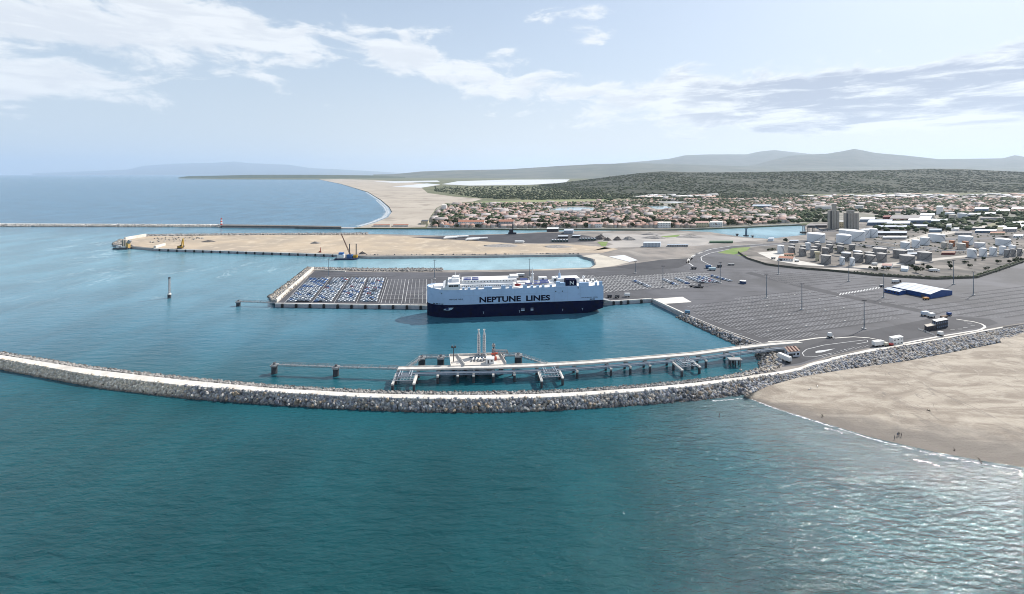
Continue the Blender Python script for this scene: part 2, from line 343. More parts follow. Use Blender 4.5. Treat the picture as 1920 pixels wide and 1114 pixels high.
for px in ([(1690, 452), (1745, 436), (1790, 432), (1800, 435), (1750, 445), (1700, 455)], [(1500, 505), (1560, 503), (1900, 470), (1920, 466), (1920, 469), (1660, 500), (1600, 507)]):
    sheet('pale_track_path', px, z1 + .07, mat('pale_track', (.50, .46, .41), (.4, .37, .33), .05, .9))
sheet('field', [(880, 379), (1000, 375), (1130, 374), (1180, 378), (1000, 382), (905, 381.5)], zc + .1, mat('meadow', (.20, .24, .11), (.26, .26, .14), .01, .95))
for px in ([(828, 345.5), (858, 340), (950, 337), (1068, 336.4), (1060, 343), (985, 347), (880, 348)], [(735, 350), (800, 344), (826, 346), (790, 352)], [(700, 340.5), (820, 338.5), (825, 341), (740, 343)]):
    sheet('salt_lagoon_water', px, zc + .25, SALT)
LAGW = mat('lagoon_water', (.30, .42, .48), (.36, .47, .52), .01, .12, spec=.5)
for px in ([(1032, 394), (1050, 389.5), (1085, 388), (1113, 390), (1112, 394), (1070, 394.8)], [(1212, 386.5), (1250, 387), (1262, 390), (1240, 392), (1228, 391)]):
    sheet('lagoon_water', px, zc + .3, LAGW)
for px in ([(1232, 379), (1262, 378), (1290, 379), (1270, 380.4)], [(1862, 424), (1900, 421), (2100, 420), (2100, 428), (1900, 428)], [(1880, 416.5), (1960, 413), (2100, 413), (2100, 418), (1900, 419.5)]):
    sheet('salt_pan_water', px, z1 + .1, SALT)
sheet('fish_pond_field', [(1840, 425), (1870, 415), (1920, 410), (2100, 405), (2100, 432), (1870, 430)], z1 + .05, mat('marsh', (.17, .18, .10), (.26, .24, .17), .02, .95))
GREEN = mat('grass_patch', (.13, .22, .05), (.20, .24, .09), .05, .95)
for px in ([(1120, 453.5), (1140, 453), (1136, 462), (1128, 461.5)], [(1206, 446), (1240, 443), (1275, 440), (1272, 444), (1230, 446.6)], [(1346, 474), (1375, 465), (1408, 463), (1400, 470), (1376, 477.5)], [(1376, 478), (1402, 478.5), (1395, 480.5)]):
    tag(sheet('grass', px, z1 + .12, GREEN), kind='stuff')
# ---- right beach: a sloping, rippled sheet of sand down to the waterline
top = [(1400, 742), (1440, 724), (1500, 707), (1560, 697), (1620, 688), (1700, 677), (1800, 658), (1880, 642), (2000, 618), (2500, 540)]
toe = [(1394, 744), (1450, 766), (1560, 801), (1640, 826), (1750, 853), (1850, 873), (1920, 885), (2060, 912), (2300, 950), (2900, 1040)]
def resample(px, z, n):
    p = np.array([P(x, y, z) for x, y in px]); s = np.r_[0, np.cumsum(np.linalg.norm(np.diff(p, axis=0), axis=1))]
    u = np.linspace(0, s[-1], n); return np.stack([np.interp(u, s, p[:, i]) for i in range(3)], 1)
def ruled(a, b, m, bow=0, jit=0):
    t = np.linspace(0, 1, m)[:, None, None]; V = a[None] * (1 - t) + b[None] * t
    V[..., 2] += bow * np.sin(np.pi * t[..., 0]) + (RNG.normal(0, jit, V.shape[:2]) if jit else 0); return V
def grid_mesh(name, V, m, smooth=True):
    r, c = V.shape[:2]; i = np.arange(r - 1)[:, None] * c + np.arange(c - 1)[None]
    return np_mesh(name, V.reshape(-1, 3), np.stack([i, i + 1, i + c + 1, i + c], -1).reshape(-1, 4), m, smooth=smooth)
def beach_mat():
    m = bpy.data.materials.new('beach_sand'); m.use_nodes = True; g = NG(m.node_tree); b = m.node_tree.nodes['Principled BSDF']
    pos = g.node('ShaderNodeNewGeometry').outputs['Position']; x, y, z = g.sep(pos)
    n1 = g.noise(g.mapping(pos, rot=(0, 0, -.5), scale=(1, 3.2, 1)), .035, 6, .6, 1.2); n2 = g.noise(pos, .14, 6, .65, 1.5)
    c = g.mix(g.mr(n1, .35, .66), (.255, .212, .168), (.43, .375, .305)); c = g.mix(g.mr(n2, .50, .75, 0, .55), c, (.47, .42, .35))
    c = g.mix(g.mr(g.noise(g.mapping(pos, rot=(0, 0, .9), scale=(1, .35, 1)), .06, 5, .6, 2.0), .60, .74, 0, .55), c, (.20, .172, .148))
    wet = g.mr(g.math('ADD', z, g.math('MULTIPLY', g.noise(pos, .1, 4), .55)), .42, .95, .85, 0)
    c = g.mix(wet, c, (.115, .098, .082)); g.put(b.inputs['Base Color'], c); g.put(b.inputs['Roughness'], g.mr(wet, 0, .8, .95, .8))
    for sc_, rot_, wd in ((.016, .3, .005), (.028, -.6, .004), (.05, .9, .005)):          # wheel tracks and runnels wandering over the sand
        tk_ = g.noise(g.mapping(pos, rot=(0, 0, rot_), scale=(1, .3, 1), loc=(sc_ * 900, 0, 0)), sc_, 3, .5, 1.4); c = g.mix(g.mr(g.math('ABSOLUTE', g.math('SUBTRACT', tk_, .5)), wd, 0., 0., .5), c, (.17, .148, .128))
    g.put(b.inputs['Base Color'], c)
    tr = g.noise(g.mapping(pos, rot=(0, 0, -.75), scale=(.35, 2.4, 1)), .25, 5, .6, 1.0)
    bn = g.node('ShaderNodeBump', Strength=.7, Distance=.5, Height=g.math('ADD', g.math('MULTIPLY', tr, .6), g.noise(pos, .9, 4, .6))); g.L.new(bn.outputs[0], b.inputs['Normal'])
    return m
a, b = resample(top, 2.2, 160), resample(toe, -.05, 160)
BV = ruled(a, b, 60, .35, 0); BV[:-12, :, 2] += RNG.normal(0, .012, BV[:-12, :, 2].shape); tag(link('sand_beach', grid_mesh('sand_beach', BV, beach_mat())), kind='structure')
tag(link('seabed_sand', grid_mesh('seabed_sand', ruled(b, b + np.array([-20, -28, -4.]), 4, 0), beach_mat())), kind='structure')
def foam_mat():
    m = bpy.data.materials.new('sea_foam'); m.use_nodes = True; t = m.node_tree; g = NG(t); b = t.nodes['Principled BSDF']
    b.inputs['Base Color'].default_value = (.82, .84, .85, 1); b.inputs['Roughness'].default_value = .8
    pos = g.node('ShaderNodeNewGeometry').outputs['Position']
    u = g.sep(g.node('ShaderNodeTexCoord').outputs['UV'])[1]
    n = g.noise(g.mapping(pos, rot=(0, 0, -.66), scale=(.34, 1.1, 1)), .85, 6, .70, .8)
    edge = g.math('SUBTRACT', 1., g.math('ABSOLUTE', g.math('SUBTRACT', g.math('MULTIPLY', u, 2.), 1.)))
    a = g.mr(g.math('ADD', n, g.math('MULTIPLY', edge, .26)), .60, .90, 0., .85)
    g.put(b.inputs['Alpha'], a); return m
FOAM = foam_mat()
def foam_strip(px, w0, w1, z, n=120, name='foam'):
    c = resample(px, z, n); t = np.gradient(c, axis=0); nr = np.stack([t[:, 1], -t[:, 0], 0 * t[:, 0]], 1); nr /= np.linalg.norm(nr, axis=1)[:, None]
    s = np.linspace(w0, w1, 5)[:, None, None]; V = c[None] + nr[None] * s; me = grid_mesh(name, V, FOAM)
    uv = me.uv_layers.new(name='UVMap'); vi = np.empty(len(me.loops), np.int32); me.loops.foreach_get('vertex_index', vi)
    uvs = np.stack([(vi % n) / n, (vi // n) / 4.], 1).astype(np.float32); uv.data.foreach_set('uv', uvs.ravel())
    return tag(link(name, me), kind='stuff')
foam_strip(toe, -2.4, .9, .09, 300)
sheet('shore_ground', [(1862, 617), (1900, 609), (2600, 507), (2600, 560), (2000, 624), (1880, 646)], 2.1, beach_mat(), -1)
foam_strip([(1546, 802), (1566, 807), (1580, 812)], -1.6, 1.8, .05, 60)
foam_strip([(1712, 862), (1740, 866), (1762, 874)], -1.8, 2.2, .05, 60)
foam_strip([(1335, 752), (1360, 750), (1392, 747)], -1, 1.2, .05, 60)
foam_strip([(x - 2, y) for x, y in coast[2:9]], -14, 26, .3, 160)
foam_strip([(x - 9, y + .6) for x, y in coast[3:9]], -8, 10, .25, 160)
# ---- rock armour bands
PAL_TAN = np.array([(.68, .58, .45), (.58, .50, .41), (.74, .66, .55), (.48, .41, .33), (.62, .56, .49)])
PAL_BLUE = np.array([(.28, .30, .345), (.40, .41, .45), (.19, .195, .215), (.52, .51, .50), (.45, .37, .29), (.33, .33, .355), (.58, .57, .56), (.40, .35, .30), (.56, .50, .43), (.48, .44, .39)])
PAL_GREY = np.array([(.36, .34, .32), (.28, .27, .26), (.44, .42, .40), (.22, .21, .20)])
def rock_points(a, b, size, cover=1.25, jit=.35):
    L = np.linalg.norm(np.diff((a + b) / 2, axis=0), axis=1).sum(); Wd = np.linalg.norm(a - b, axis=1).mean()
    n = int(L * Wd / (size * size) * cover); u = RNG.uniform(0, len(a) - 1.001, n); k = u.astype(int); f = (u - k)[:, None]; t = RNG.uniform(0, 1, n)[:, None]
    C = (a[k] * (1 - f) + a[k + 1] * f) * (1 - t) + (b[k] * (1 - f) + b[k + 1] * f) * t
    C[:, 2] += RNG.uniform(-jit, jit * .6, n) * size; return C, u / (len(a) - 1), t[:, 0]
def rock_band(name, pa, za, pb, zb, size, pal, cover=1.3, parent=None, n=200, pal2=None, split=None, under=True):
    a, b = resample(pa, za, n), resample(pb, zb, n); C, u, t = rock_points(a, b, size, cover)
    cols = pal[RNG.integers(0, len(pal), len(C))].copy()
    if pal2 is not None:
        k = u + RNG.normal(0, .012, len(u)) > split; cols[k] = pal2[RNG.integers(0, len(pal2), k.sum())]
    cols *= RNG.uniform(.75, 1.2, (len(C), 1)); wet = np.clip((1.0 - C[:, 2]) / .9, 0, 1)[:, None]; cols = cols * (1 - .72 * wet)
    S = size * .5 * RNG.uniform(.75, 1.35, (len(C), 1)) * RNG.uniform(.75, 1.25, (len(C), 3))
    o = tag(link(name, blobs(name, C, S, cols, ROCKM, .22), parent), kind='stuff')
    if under:
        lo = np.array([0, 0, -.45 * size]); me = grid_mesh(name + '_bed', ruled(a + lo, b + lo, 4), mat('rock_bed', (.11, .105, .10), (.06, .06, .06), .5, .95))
        link('core_bed', me, o if parent is None else parent)['kind'] = 'stuff'
    return o
# ---- hills and mountains (columns of vertices along sight lines)
def fbm(n, m, seed, octs=5, base=6):
    r = np.random.default_rng(seed); out = np.zeros((n, m)); amp = 1.
    for o in range(octs):
        a, b_ = base * 2 ** o, max(2, int(base * 2 ** o * m / n)); gdt = r.normal(0, 1, (a + 2, b_ + 2))
        yi = np.linspace(0, a, n); xi = np.linspace(0, b_, m); i, j = yi.astype(int), xi.astype(int); fy = (yi - i)[:, None]; fx = (xi - j)[None]
        fy, fx = fy * fy * (3 - 2 * fy), fx * fx * (3 - 2 * fx)
        out += amp * (gdt[np.ix_(i, j)] * (1 - fy) * (1 - fx) + gdt[np.ix_(i + 1, j)] * fy * (1 - fx) + gdt[np.ix_(i, j + 1)] * (1 - fy) * fx + gdt[np.ix_(i + 1, j + 1)] * fy * fx); amp *= .5
    return out
def ridge(name, prof, basep, dr, m, rough=.12, seed=1, cols=400, rows=40, pw=1., zb=0.):
    xs = np.linspace(prof[0][0], prof[-1][0], cols); yt = np.interp(xs, *zip(*prof)); yb = np.interp(xs, *zip(*basep))
    d0 = (H - zb) * F / (yb - HZ); drr = np.maximum(dr, d0 * 1.05); zt = H - (yt - HZ) * drr / F
    t = np.r_[np.linspace(0, 1, rows), 1.08, 1.25, 1.5][:, None]; hh = np.where(t <= 1, np.minimum(t, 1) ** pw, np.maximum(0, 1 - (t - 1) * 2.0))
    D = d0[None] + (drr - d0)[None] * t; nz = fbm(cols, rows + 3, seed).T
    Z = zb - 2 + (zt - zb + 2)[None] * hh * (1 + rough * nz * np.minimum(1, 4 * hh * (1 - np.minimum(hh, .97))))
    V = np.stack([(xs - CX)[None] * D / F, D, Z], -1)
    return tag(link(name, grid_mesh(name, V, m), None), kind='structure'), V
HILLM = mat('hill_scrub', (.024, .034, .020), (.040, .046, .028), .004, .95, c3=(.052, .053, .037), sc3=.011)
hill, HV = ridge('hill', [(985, 349), (1040, 344), (1090, 338), (1150, 330), (1200, 324), (1240, 320.6), (1290, 322.5), (1350, 323), (1420, 322.5), (1480, 321.5), (1540, 321), (1600, 320), (1680, 318.5), (1740, 316), (1800, 316.5), (1850, 319), (1920, 322), (2050, 321), (2600, 327)],
                 [(985, 350), (1060, 358), (1140, 364), (1300, 366.5), (1500, 365), (1700, 362), (2600, 360)], 5200, HILLM, .10, 3, 500, 60, 1.0, 2)
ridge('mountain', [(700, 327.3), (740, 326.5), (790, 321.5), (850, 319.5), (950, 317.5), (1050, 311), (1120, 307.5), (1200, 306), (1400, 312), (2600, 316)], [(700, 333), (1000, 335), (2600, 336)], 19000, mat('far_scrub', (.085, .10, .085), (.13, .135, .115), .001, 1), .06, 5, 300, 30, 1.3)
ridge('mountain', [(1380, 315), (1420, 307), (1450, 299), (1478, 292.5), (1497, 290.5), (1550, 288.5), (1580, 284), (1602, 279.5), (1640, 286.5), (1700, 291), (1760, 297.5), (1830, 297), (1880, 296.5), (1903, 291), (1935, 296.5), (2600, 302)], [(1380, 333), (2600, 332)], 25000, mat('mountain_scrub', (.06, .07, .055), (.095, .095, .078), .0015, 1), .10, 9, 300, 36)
ridge('mountain', [(1040, 318), (1120, 310), (1200, 303), (1255, 298), (1285, 291.5), (1330, 290), (1400, 289.5), (1425, 284), (1452, 281.5), (1490, 286), (1560, 294), (1700, 300), (2600, 306)], [(1040, 331.4), (2600, 330.6)], 35000, MATS['mountain_scrub'], .08, 11, 300, 36)
ridge('mountain', [(60, 325), (170, 321), (240, 318), (270, 311), (330, 307), (400, 305.5), (440, 303), (470, 306.5), (540, 309), (580, 315), (700, 321), (760, 325)], [(60, 328.5), (760, 328.5)], 86000, MATS['mountain_scrub'], .08, 13, 200, 20)
ridge('headland_hill', [(333, 333.5), (350, 330.5), (400, 329.4), (470, 327.6), (600, 328), (700, 328.8), (760, 331.4)], [(333, 334.6), (760, 334.6)], 15500, mat('headland_pines', (.04, .06, .035), (.07, .085, .05), .004, 1), .2, 17, 200, 16)
# ---- scrub and woodland masses, too far to tell the plants apart
def greens(n): return np.array([(.030, .047, .020), (.042, .060, .026), (.058, .072, .036), (.024, .037, .018), (.078, .082, .046)])[RNG.integers(0, 5, n)] * RNG.uniform(.75, 1.25, (n, 1))
r, c = HV.shape[:2]; n = 24000
ri = RNG.uniform(0, r - 5, n) ** 1.0; ci = RNG.uniform(0, c - 1.01, n); i, j = ri.astype(int), ci.astype(int)
C = HV[i, j] * (1 - (ri - i))[:, None] + HV[i + 1, j] * (ri - i)[:, None]; C = C * (1 - (ci - j))[:, None] + HV[i, j + 1] * (ci - j)[:, None]
patch = np.sin(C[:, 0] * .006) + np.sin(C[:, 1] * .008 + 1) + np.sin((C[:, 0] + C[:, 1]) * .013) + RNG.normal(0, .9, n); C = C[patch > -.9]; tint = (1 + .45 * np.sin(C[:, 0] * .0041 + 1) * np.sin(C[:, 1] * .0052))[:, None]
tag(link('hillside_shrubbery', blobs('hillside_shrubbery', C, RNG.uniform(5, 13, len(C)), greens(len(C)) * tint, LEAF, .3, .45, True)), kind='stuff')
n = 7000; xs = RNG.uniform(815, 1500, n); ys = 346 + 32 * RNG.uniform(0, 1, n) ** .8
keep = (ys > np.interp(xs, [815, 850, 1000, 1060, 1500], [349, 350, 348.5, 345, 352])) & (ys < np.interp(xs, [815, 900, 1000, 1150, 1500], [358, 371, 374, 372, 372]))
C = np.array([P(x, y, zc + 2) for x, y in zip(xs[keep], ys[keep])]); tag(link('scrub_vegetation', blobs('scrub_vegetation', C, RNG.uniform(3, 9, len(C)), greens(len(C)), LEAF, .3, .6)), kind='stuff')
# ================================================================ breakwaters, quays, jetty, ship
def poly3(px, z, n=None):
    return [P(x, y, z) for x, y in px] if n is None else [tuple(p) for p in resample(px, z, n)]
def strip_box(mb, a, b, z0, z1, m=0, ms=None):
    """solid strip between two equally long polylines a (far) and b (near)"""
    n = len(a)
    for i in range(n - 1):
        q = [a[i], b[i], b[i + 1], a[i + 1]]
        vs = [(p[0], p[1], z1) for p in q] + [(p[0], p[1], z0) for p in q]
        mb.add(vs, [(0, 1, 2, 3)], m); mb.add(vs, [(1, 0, 4, 5), (2, 1, 5, 6), (3, 2, 6, 7), (0, 3, 7, 4)], m if ms is None else ms)
    return mb
CREST = 5.2
crest_far = [(-60, 656), (16, 668), (173, 693), (350, 713), (515, 728), (687, 737.5), (800, 740), (896, 740.5), (1000, 739), (1087, 735), (1200, 727.5), (1296, 718.5), (1385, 707.5), (1470, 695)]
crest_near = [(-60, 663), (16, 675.5), (173, 703.5), (350, 723), (515, 735.5), (687, 745), (800, 747.4), (896, 747.8), (1000, 746.2), (1087, 741.6), (1200, 734), (1296, 725), (1385, 713), (1470, 700)]
toe_near = [(-60, 682), (16, 697), (190, 729.5), (350, 748.6), (515, 761), (687, 770.4), (800, 774), (896, 774.6), (1000, 773), (1087, 768.5), (1200, 761.5), (1296, 753.5), (1350, 747), (1395, 742)]
bw = thing('breakwater', 'long curved rock breakwater with a pale concrete road along its crest', 'breakwater', P(700, 760))
def child(o, par):
    o.parent = par; o.matrix_parent_inverse = Matrix.Translation(-Vector(par.location)); return o
A_, B_ = resample(crest_far, CREST, 180), resample(crest_near, CREST, 180)
for i in range(0, 180, 6):       # cast-in-place slabs of the crest road, thin joints between
    k = min(i + 6, 179)
    if k <= i: continue
    seg = MB(); sa, sb = A_[i:k + 1].copy(), B_[i:k + 1].copy()
    for e, f_ in ((0, 1), (-1, -2)):
        for q in (sa, sb):
            dv = q[f_] - q[e]; q[e] += dv / np.linalg.norm(dv) * .04
    strip_box(seg, sa, sb, 3.2, CREST + RNG.uniform(-.03, .03))
    child(seg.build('crest_slab', mat('crest_concrete', (.72, .68, .62), (.60, .565, .51), .25, .9, c3=(.50, .46, .41), sc3=.05)), bw)
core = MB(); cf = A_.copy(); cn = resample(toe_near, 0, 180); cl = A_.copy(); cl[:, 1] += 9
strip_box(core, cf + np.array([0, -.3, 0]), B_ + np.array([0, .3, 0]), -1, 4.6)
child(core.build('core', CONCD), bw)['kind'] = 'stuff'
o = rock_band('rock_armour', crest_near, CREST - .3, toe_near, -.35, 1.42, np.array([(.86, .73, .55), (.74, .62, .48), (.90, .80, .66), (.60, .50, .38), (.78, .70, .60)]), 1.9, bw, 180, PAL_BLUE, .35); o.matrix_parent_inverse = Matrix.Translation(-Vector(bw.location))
for ch in bw.children:
    if ch.name.startswith('core_bed'): ch.matrix_parent_inverse = Matrix.Translation(-Vector(bw.location))
far_toe = [(x, y - 5.5) for x, y in crest_far]
o = rock_band('harbour_side_armour', crest_far, CREST - 2.1, far_toe, -.6, 1.3, PAL_GREY, 1.0, bw, 180, under=False); o.matrix_parent_inverse = Matrix.Translation(-Vector(bw.location))
# the larger boulders one can pick apart
bou = [MB().add((ICO_V * (1 + RNG.uniform(-.22, .22, (len(ICO_V), 1)))).tolist(), [tuple(f) for f in ICO_F]).mesh('boulder', m) for m in
       (mat('boulder_slate', (.21, .225, .26), (.14, .14, .16), .7, .9), mat('boulder_pale', (.46, .44, .42), (.34, .33, .31), .7, .9), mat('boulder_ochre', (.38, .30, .22), (.26, .21, .16), .7, .9), mat('boulder_dark', (.12, .12, .13), (.08, .08, .085), .7, .9))]
C, u, t = rock_points(resample(crest_near, CREST - .1, 200), resample(toe_near, .1, 200), 1.75, .3)
sel = RNG.permutation(np.where((u > .36) & (u < .98) & (t > .08) & (t < .85))[0])[:230]
for k in sel:
    o = link('boulder', bou[RNG.integers(0, 4)], bw); o.location = Vector(C[k]) - Vector(bw.location) + Vector((0, 0, .25))
    s = RNG.uniform(.7, 1.1); o.scale = (s * RNG.uniform(.8, 1.25), s, s * RNG.uniform(.7, 1)); o.rotation_euler = (RNG.uniform(0, 6), RNG.uniform(0, 6), RNG.uniform(0, 6))
# ---- promenade wall on land, rocks on both sides of it
prom_far = [(1470, 695), (1500, 689), (1520, 680.5), (1550, 673.5), (1592, 663), (1657, 651.6), (1760, 634.6), (1880, 612.5)]
prom_near = [(1470, 700), (1500, 694), (1520, 685.6), (1550, 678.6), (1592, 666.6), (1657, 654.4), (1760, 637), (1880, 614.4)]
pw = MB(); strip_box(pw, poly3(prom_far, ZT + 1, 40), poly3(prom_near, ZT + 1, 40), 1, ZT + 1)
tag(pw.build('promenade_wall', MATS['crest_concrete']), 'white concrete promenade wall curving between the rocks and the terminal road', 'wall')
tag(rock_band('beach_revetment', [(1440, 708), (1480, 700), (1550, 680.5), (1592, 668), (1657, 655.5), (1760, 638), (1895, 615), (1925, 610)], ZT + .4, [(1395, 742), (1460, 718), (1550, 701), (1600, 695), (1660, 685), (1760, 667), (1895, 638), (1925, 626)], 1.0, 1.5, PAL_BLUE, 1.5), 'dark rock slope between promenade and sand', 'rocks', kind='stuff')
tag(rock_band('basin_revetment', [(1281, 588), (1305, 599), (1350, 619), (1412, 643), (1446, 654)], ZT + .2, [(1268, 596), (1300, 611), (1345, 632), (1378, 648), (1408, 662)], -.2, 1.6, PAL_BLUE, 1.6), 'dark rock slope at the basin edge beside the car park', 'rocks', kind='stuff')
tag(rock_band('cove_revetment', [(1446, 655), (1462, 664), (1466, 680), (1458, 692), (1400, 704), (1352, 711)], ZT + .5, [(1412, 664), (1422, 676), (1421, 690), (1404, 697), (1370, 704), (1340, 710)], -.2, 1.6, np.r_[PAL_TAN, PAL_BLUE], 1.6), 'mixed pale rocks round the small cove by the jetty', 'rocks', kind='stuff')
tag(rock_band('quay_revetment', [(517, 567), (545, 543), (587, 502.5)], ZT + 1, [(502, 557), (530, 537), (576, 502)], -.2, 2.0, np.r_[PAL_TAN, PAL_GREY], 1.5), 'brown rock slope outside the white wall of the car pier', 'rocks', kind='stuff')
tag(rock_band('pier_back_revetment', [(587, 504), (700, 508), (830, 508)], ZT + .6, [(580, 502), (700, 503.5), (830, 503.5)], -.2, 2.0, PAL_GREY, 1.3), 'grey rocks along the back of the car pier', 'rocks', kind='stuff')
tag(rock_band('spit_north_revetment', [(240, 448), (276, 442.5), (330, 441.5), (500, 440.3), (690, 439.2)], ZT + .6, [(236, 446.5), (275, 440.5), (330, 439.5), (500, 438), (690, 437)], -.2, 2.6, PAL_GREY, 1.2), 'thin line of grey rocks on the far side of the sandy spit', 'rocks', kind='stuff')
tag(rock_band('spit_tip_revetment', [(236, 449.5), (230, 453), (228, 458.5), (252, 461.5)], ZT + .5, [(225, 449), (212, 456), (211, 460), (240, 463.5)], -.2, 2.4, np.r_[PAL_TAN, PAL_GREY], 1.5), 'brown rocks around the tip of the sandy spit', 'rocks', kind='stuff')
tag(rock_band('spit_south_revetment', [(672, 477.5), (760, 478), (900, 477), (1085, 475.4)], ZT + .4, [(678, 483.6), (760, 483), (900, 480.8), (1085, 478.4)], -.2, 2.2, PAL_GREY, 1.3), 'grey rock slope of the spit above the still basin', 'rocks', kind='stuff')
fb = thing('far_breakwater', 'straight pale rock breakwater ending at the red and white lighthouse', 'breakwater', P(200, 425))
fcore = MB(); strip_box(fcore, poly3([(-160, 418.5), (416, 420.5)], 4, 30), poly3([(-160, 420.5), (416, 422)], 4, 30), -1, 4.0); child(fcore.build('crest', CONC), fb)
o = rock_band('rock_armour', [(-160, 420), (200, 420.6), (416, 421.6)], 4.6, [(-160, 425.2), (200, 425.6), (416, 426.6)], -.2, 2.6, np.array([(.60, .57, .52), (.50, .48, .44), (.42, .40, .37), (.66, .63, .59)]), 1.5, fb, under=True)
for ch in fb.children: ch.matrix_parent_inverse = Matrix.Translation(-Vector(fb.location))
jet = thing('old_jetty', 'dark low jetty running from the lighthouse to the beach', 'jetty', P(520, 426))
jm = MB(); strip_box(jm, poly3([(416, 420.6), (530, 422), (640, 424)], 5, 20), poly3([(416, 423), (530, 424), (640, 425.6)], 5, 20), -1, 5.); child(jm.build('wall', mat('dark_jetty_stone', (.13, .12, .115), (.20, .18, .165), .2, .9)), jet)
jm = MB(); strip_box(jm, poly3([(416, 423.4), (530, 424.8), (640, 426), (800, 427.4)], 1.6, 20), poly3([(416, 426), (530, 427), (640, 428), (800, 428.6)], 1.6, 20), -1, 1.6); child(jm.build('walkway', CONCG), jet)
# ---- lighthouse
lx, ly, _ = P(415, 425.5); lh = thing('lighthouse', 'red and white banded lighthouse at the end of the old jetty', 'lighthouse', (lx, ly, 1.2))
lr, zb = 2.2, 0; RED = mat('red_paint', (.45, .04, .035), rough=.5); WHT = mat('white_paint', (.80, .80, .78), (.70, .70, .69), .3, .5); 
for k in range(5): MB().lathe((0, 0, 0), [(lr - .12 * k, k * 3.2), (lr - .12 * (k + 1), (k + 1) * 3.2)], 16, 0).build('tower_band', RED if k % 2 else WHT, lh, smooth=True)
MB().lathe((0, 0, 16), [(2.1, 0), (2.1, .3), (1.3, .35), (1.3, 2.2), (.2, 3.2)], 16).build('lantern', RED, lh); MB().lathe((0, 0, -1), [(3.6, 0), (3.4, 1.6)], 16).build('base', CONCG, lh)
# ---- lattice beacon standing in the water
STEEL = mat('galvanised_steel', (.34, .35, .36), (.26, .27, .28), .8, .5, .4); BLACK = mat('black_rubber', (.012, .012, .014), (.03, .03, .03), .7, .6); DARK = mat('dark_steel', (.055, .06, .07), (.09, .09, .10), .6, .55, .3)
bx, by, _ = P(317.5, 559); be = thing('harbour_beacon', 'slim grey lattice beacon standing alone in the harbour water', 'beacon', (bx, by, 0))
MB().tube((0, 0, -2), (0, 0, 3.4), 1.5, 14).build('pile', DARK, be); MB().lathe((0, 0, 3.4), [(1.7, 0), (1.7, .5), (1.1, 1.4)], 14).build('cap', CONC, be)
lt = MB()
for sx in (-1, 1):
    for sy in (-1, 1): lt.bar((sx * .6, sy * .6, 4.6), (sx * .55, sy * .55, 19), .2)
for k in range(9):
    z_ = 4.8 + k * 1.6
    for sy in (-1, 1): lt.bar((-.6, sy * .6, z_), (.6, sy * .6, z_ + 1.5), .12); lt.bar((sy * .6, -.6, z_ + 1.5), (sy * .6, .6, z_), .12)
    lt.box((0, 0, z_), (1.3, 1.3, .1))
lt.build('lattice', mat('beacon_grey', (.42, .40, .40), (.3, .29, .29), .7, .6), be); MB().box((0, 0, 19), (1.4, 1.4, 1.2)).build('lamp', DARK, be)
# ---- dolphins and catwalks
def dolphin(px, py, label, r=1.7, h=5.4, square=3.6, bollards=True):
    x, y, _ = P(px, py); t = thing('mooring_dolphin', label, 'dolphin', (x, y, 0), 0, 'mooring dolphins')
    MB().tube((0, 0, -2), (0, 0, h - 1), r, 16).build('pile', DARK, t, smooth=False); MB().box((0, 0, h - 1), (square, square, 1.0)).build('cap', CONCG, t)
    if bollards: MB().lathe((0, 0, h), [(.6, 0), (.6, .6), (.9, .7), (.9, 1.1), (.3, 1.3)], 10).build('bollard', DARK, t)
    for s in (-1, 1): MB().bar((s * square / 2, -square / 2, h), (s * square / 2, -square / 2, h + 1.1), .12).build('rail_post', STEEL, t)
    MB().bar((-square / 2, -square / 2, h + 1.1), (square / 2, -square / 2, h + 1.1), .1).build('rail', STEEL, t)
    return Vector((x, y, h))
def catwalk(p, q, label, w=1.5):
    p, q = Vector(p), Vector(q); d = q - p; L = d.length; t = thing('catwalk', label, 'catwalk', p, math.atan2(d.y, d.x), 'steel catwalks'); s = d.z / L
    def at(u, y, z): return (u * math.cos(math.asin(s)), y, z + u * s)
    MB().bar(at(0, 0, 0), at(L, 0, 0), w, .18).build('grating', STEEL, t)
    for sy in (-1, 1):
        MB().bar(at(0, sy * w / 2, 1.25), at(L, sy * w / 2, 1.25), .14).build('handrail', STEEL, t)
        m = MB(); n = max(3, int(L / 2.6))
        for i in range(n + 1): m.bar(at(L * i / n, sy * w / 2, -.6), at(L * i / n, sy * w / 2, 1.25), .12)
        for i in range(n): m.bar(at(L * i / n, sy * w / 2, -.6 if i % 2 else .9), at(L * (i + 1) / n, sy * w / 2, .9 if i % 2 else -.6), .09)
        m.bar(at(0, sy * w / 2, -.6), at(L, sy * w / 2, -.6), .16); o = m.build('truss', STEEL, t); o['kind'] = 'stuff'
d1 = dolphin(514.5, 700, 'outermost dark mooring dolphin at the west end of the jetty catwalks'); d2 = dolphin(630, 704.5, 'lone mooring dolphin midway along the western catwalks')
d3 = dolphin(791, 686.5, 'breasting dolphin at the foot of the slanting catwalk', 2.2, 5.6, 4.2); d4 = dolphin(826.5, 686, 'breasting dolphin just west of the loading platform', 2.2, 5.6, 4.2)
d5 = dolphin(941, 683, 'breasting dolphin just east of the loading platform', 2.2, 5.6, 4.2); d6 = dolphin(972, 682, 'easternmost breasting dolphin joined by the long thin catwalk', 2.4, 5.6, 4.4)
d7 = dolphin(447, 573.5, 'lone dolphin off the corner of the car pier', 1.8, 4.2, 3.6)
JZ = 6.4
catwalk(d1, d2, 'westernmost catwalk between two lone dolphins'); catwalk(d2, P(746, 690.5, 5.6), 'catwalk from the lone dolphin to the west end of the trestle'); catwalk(P(764, 689, 5.6), d3, 'slanting catwalk from trestle to breasting dolphin')
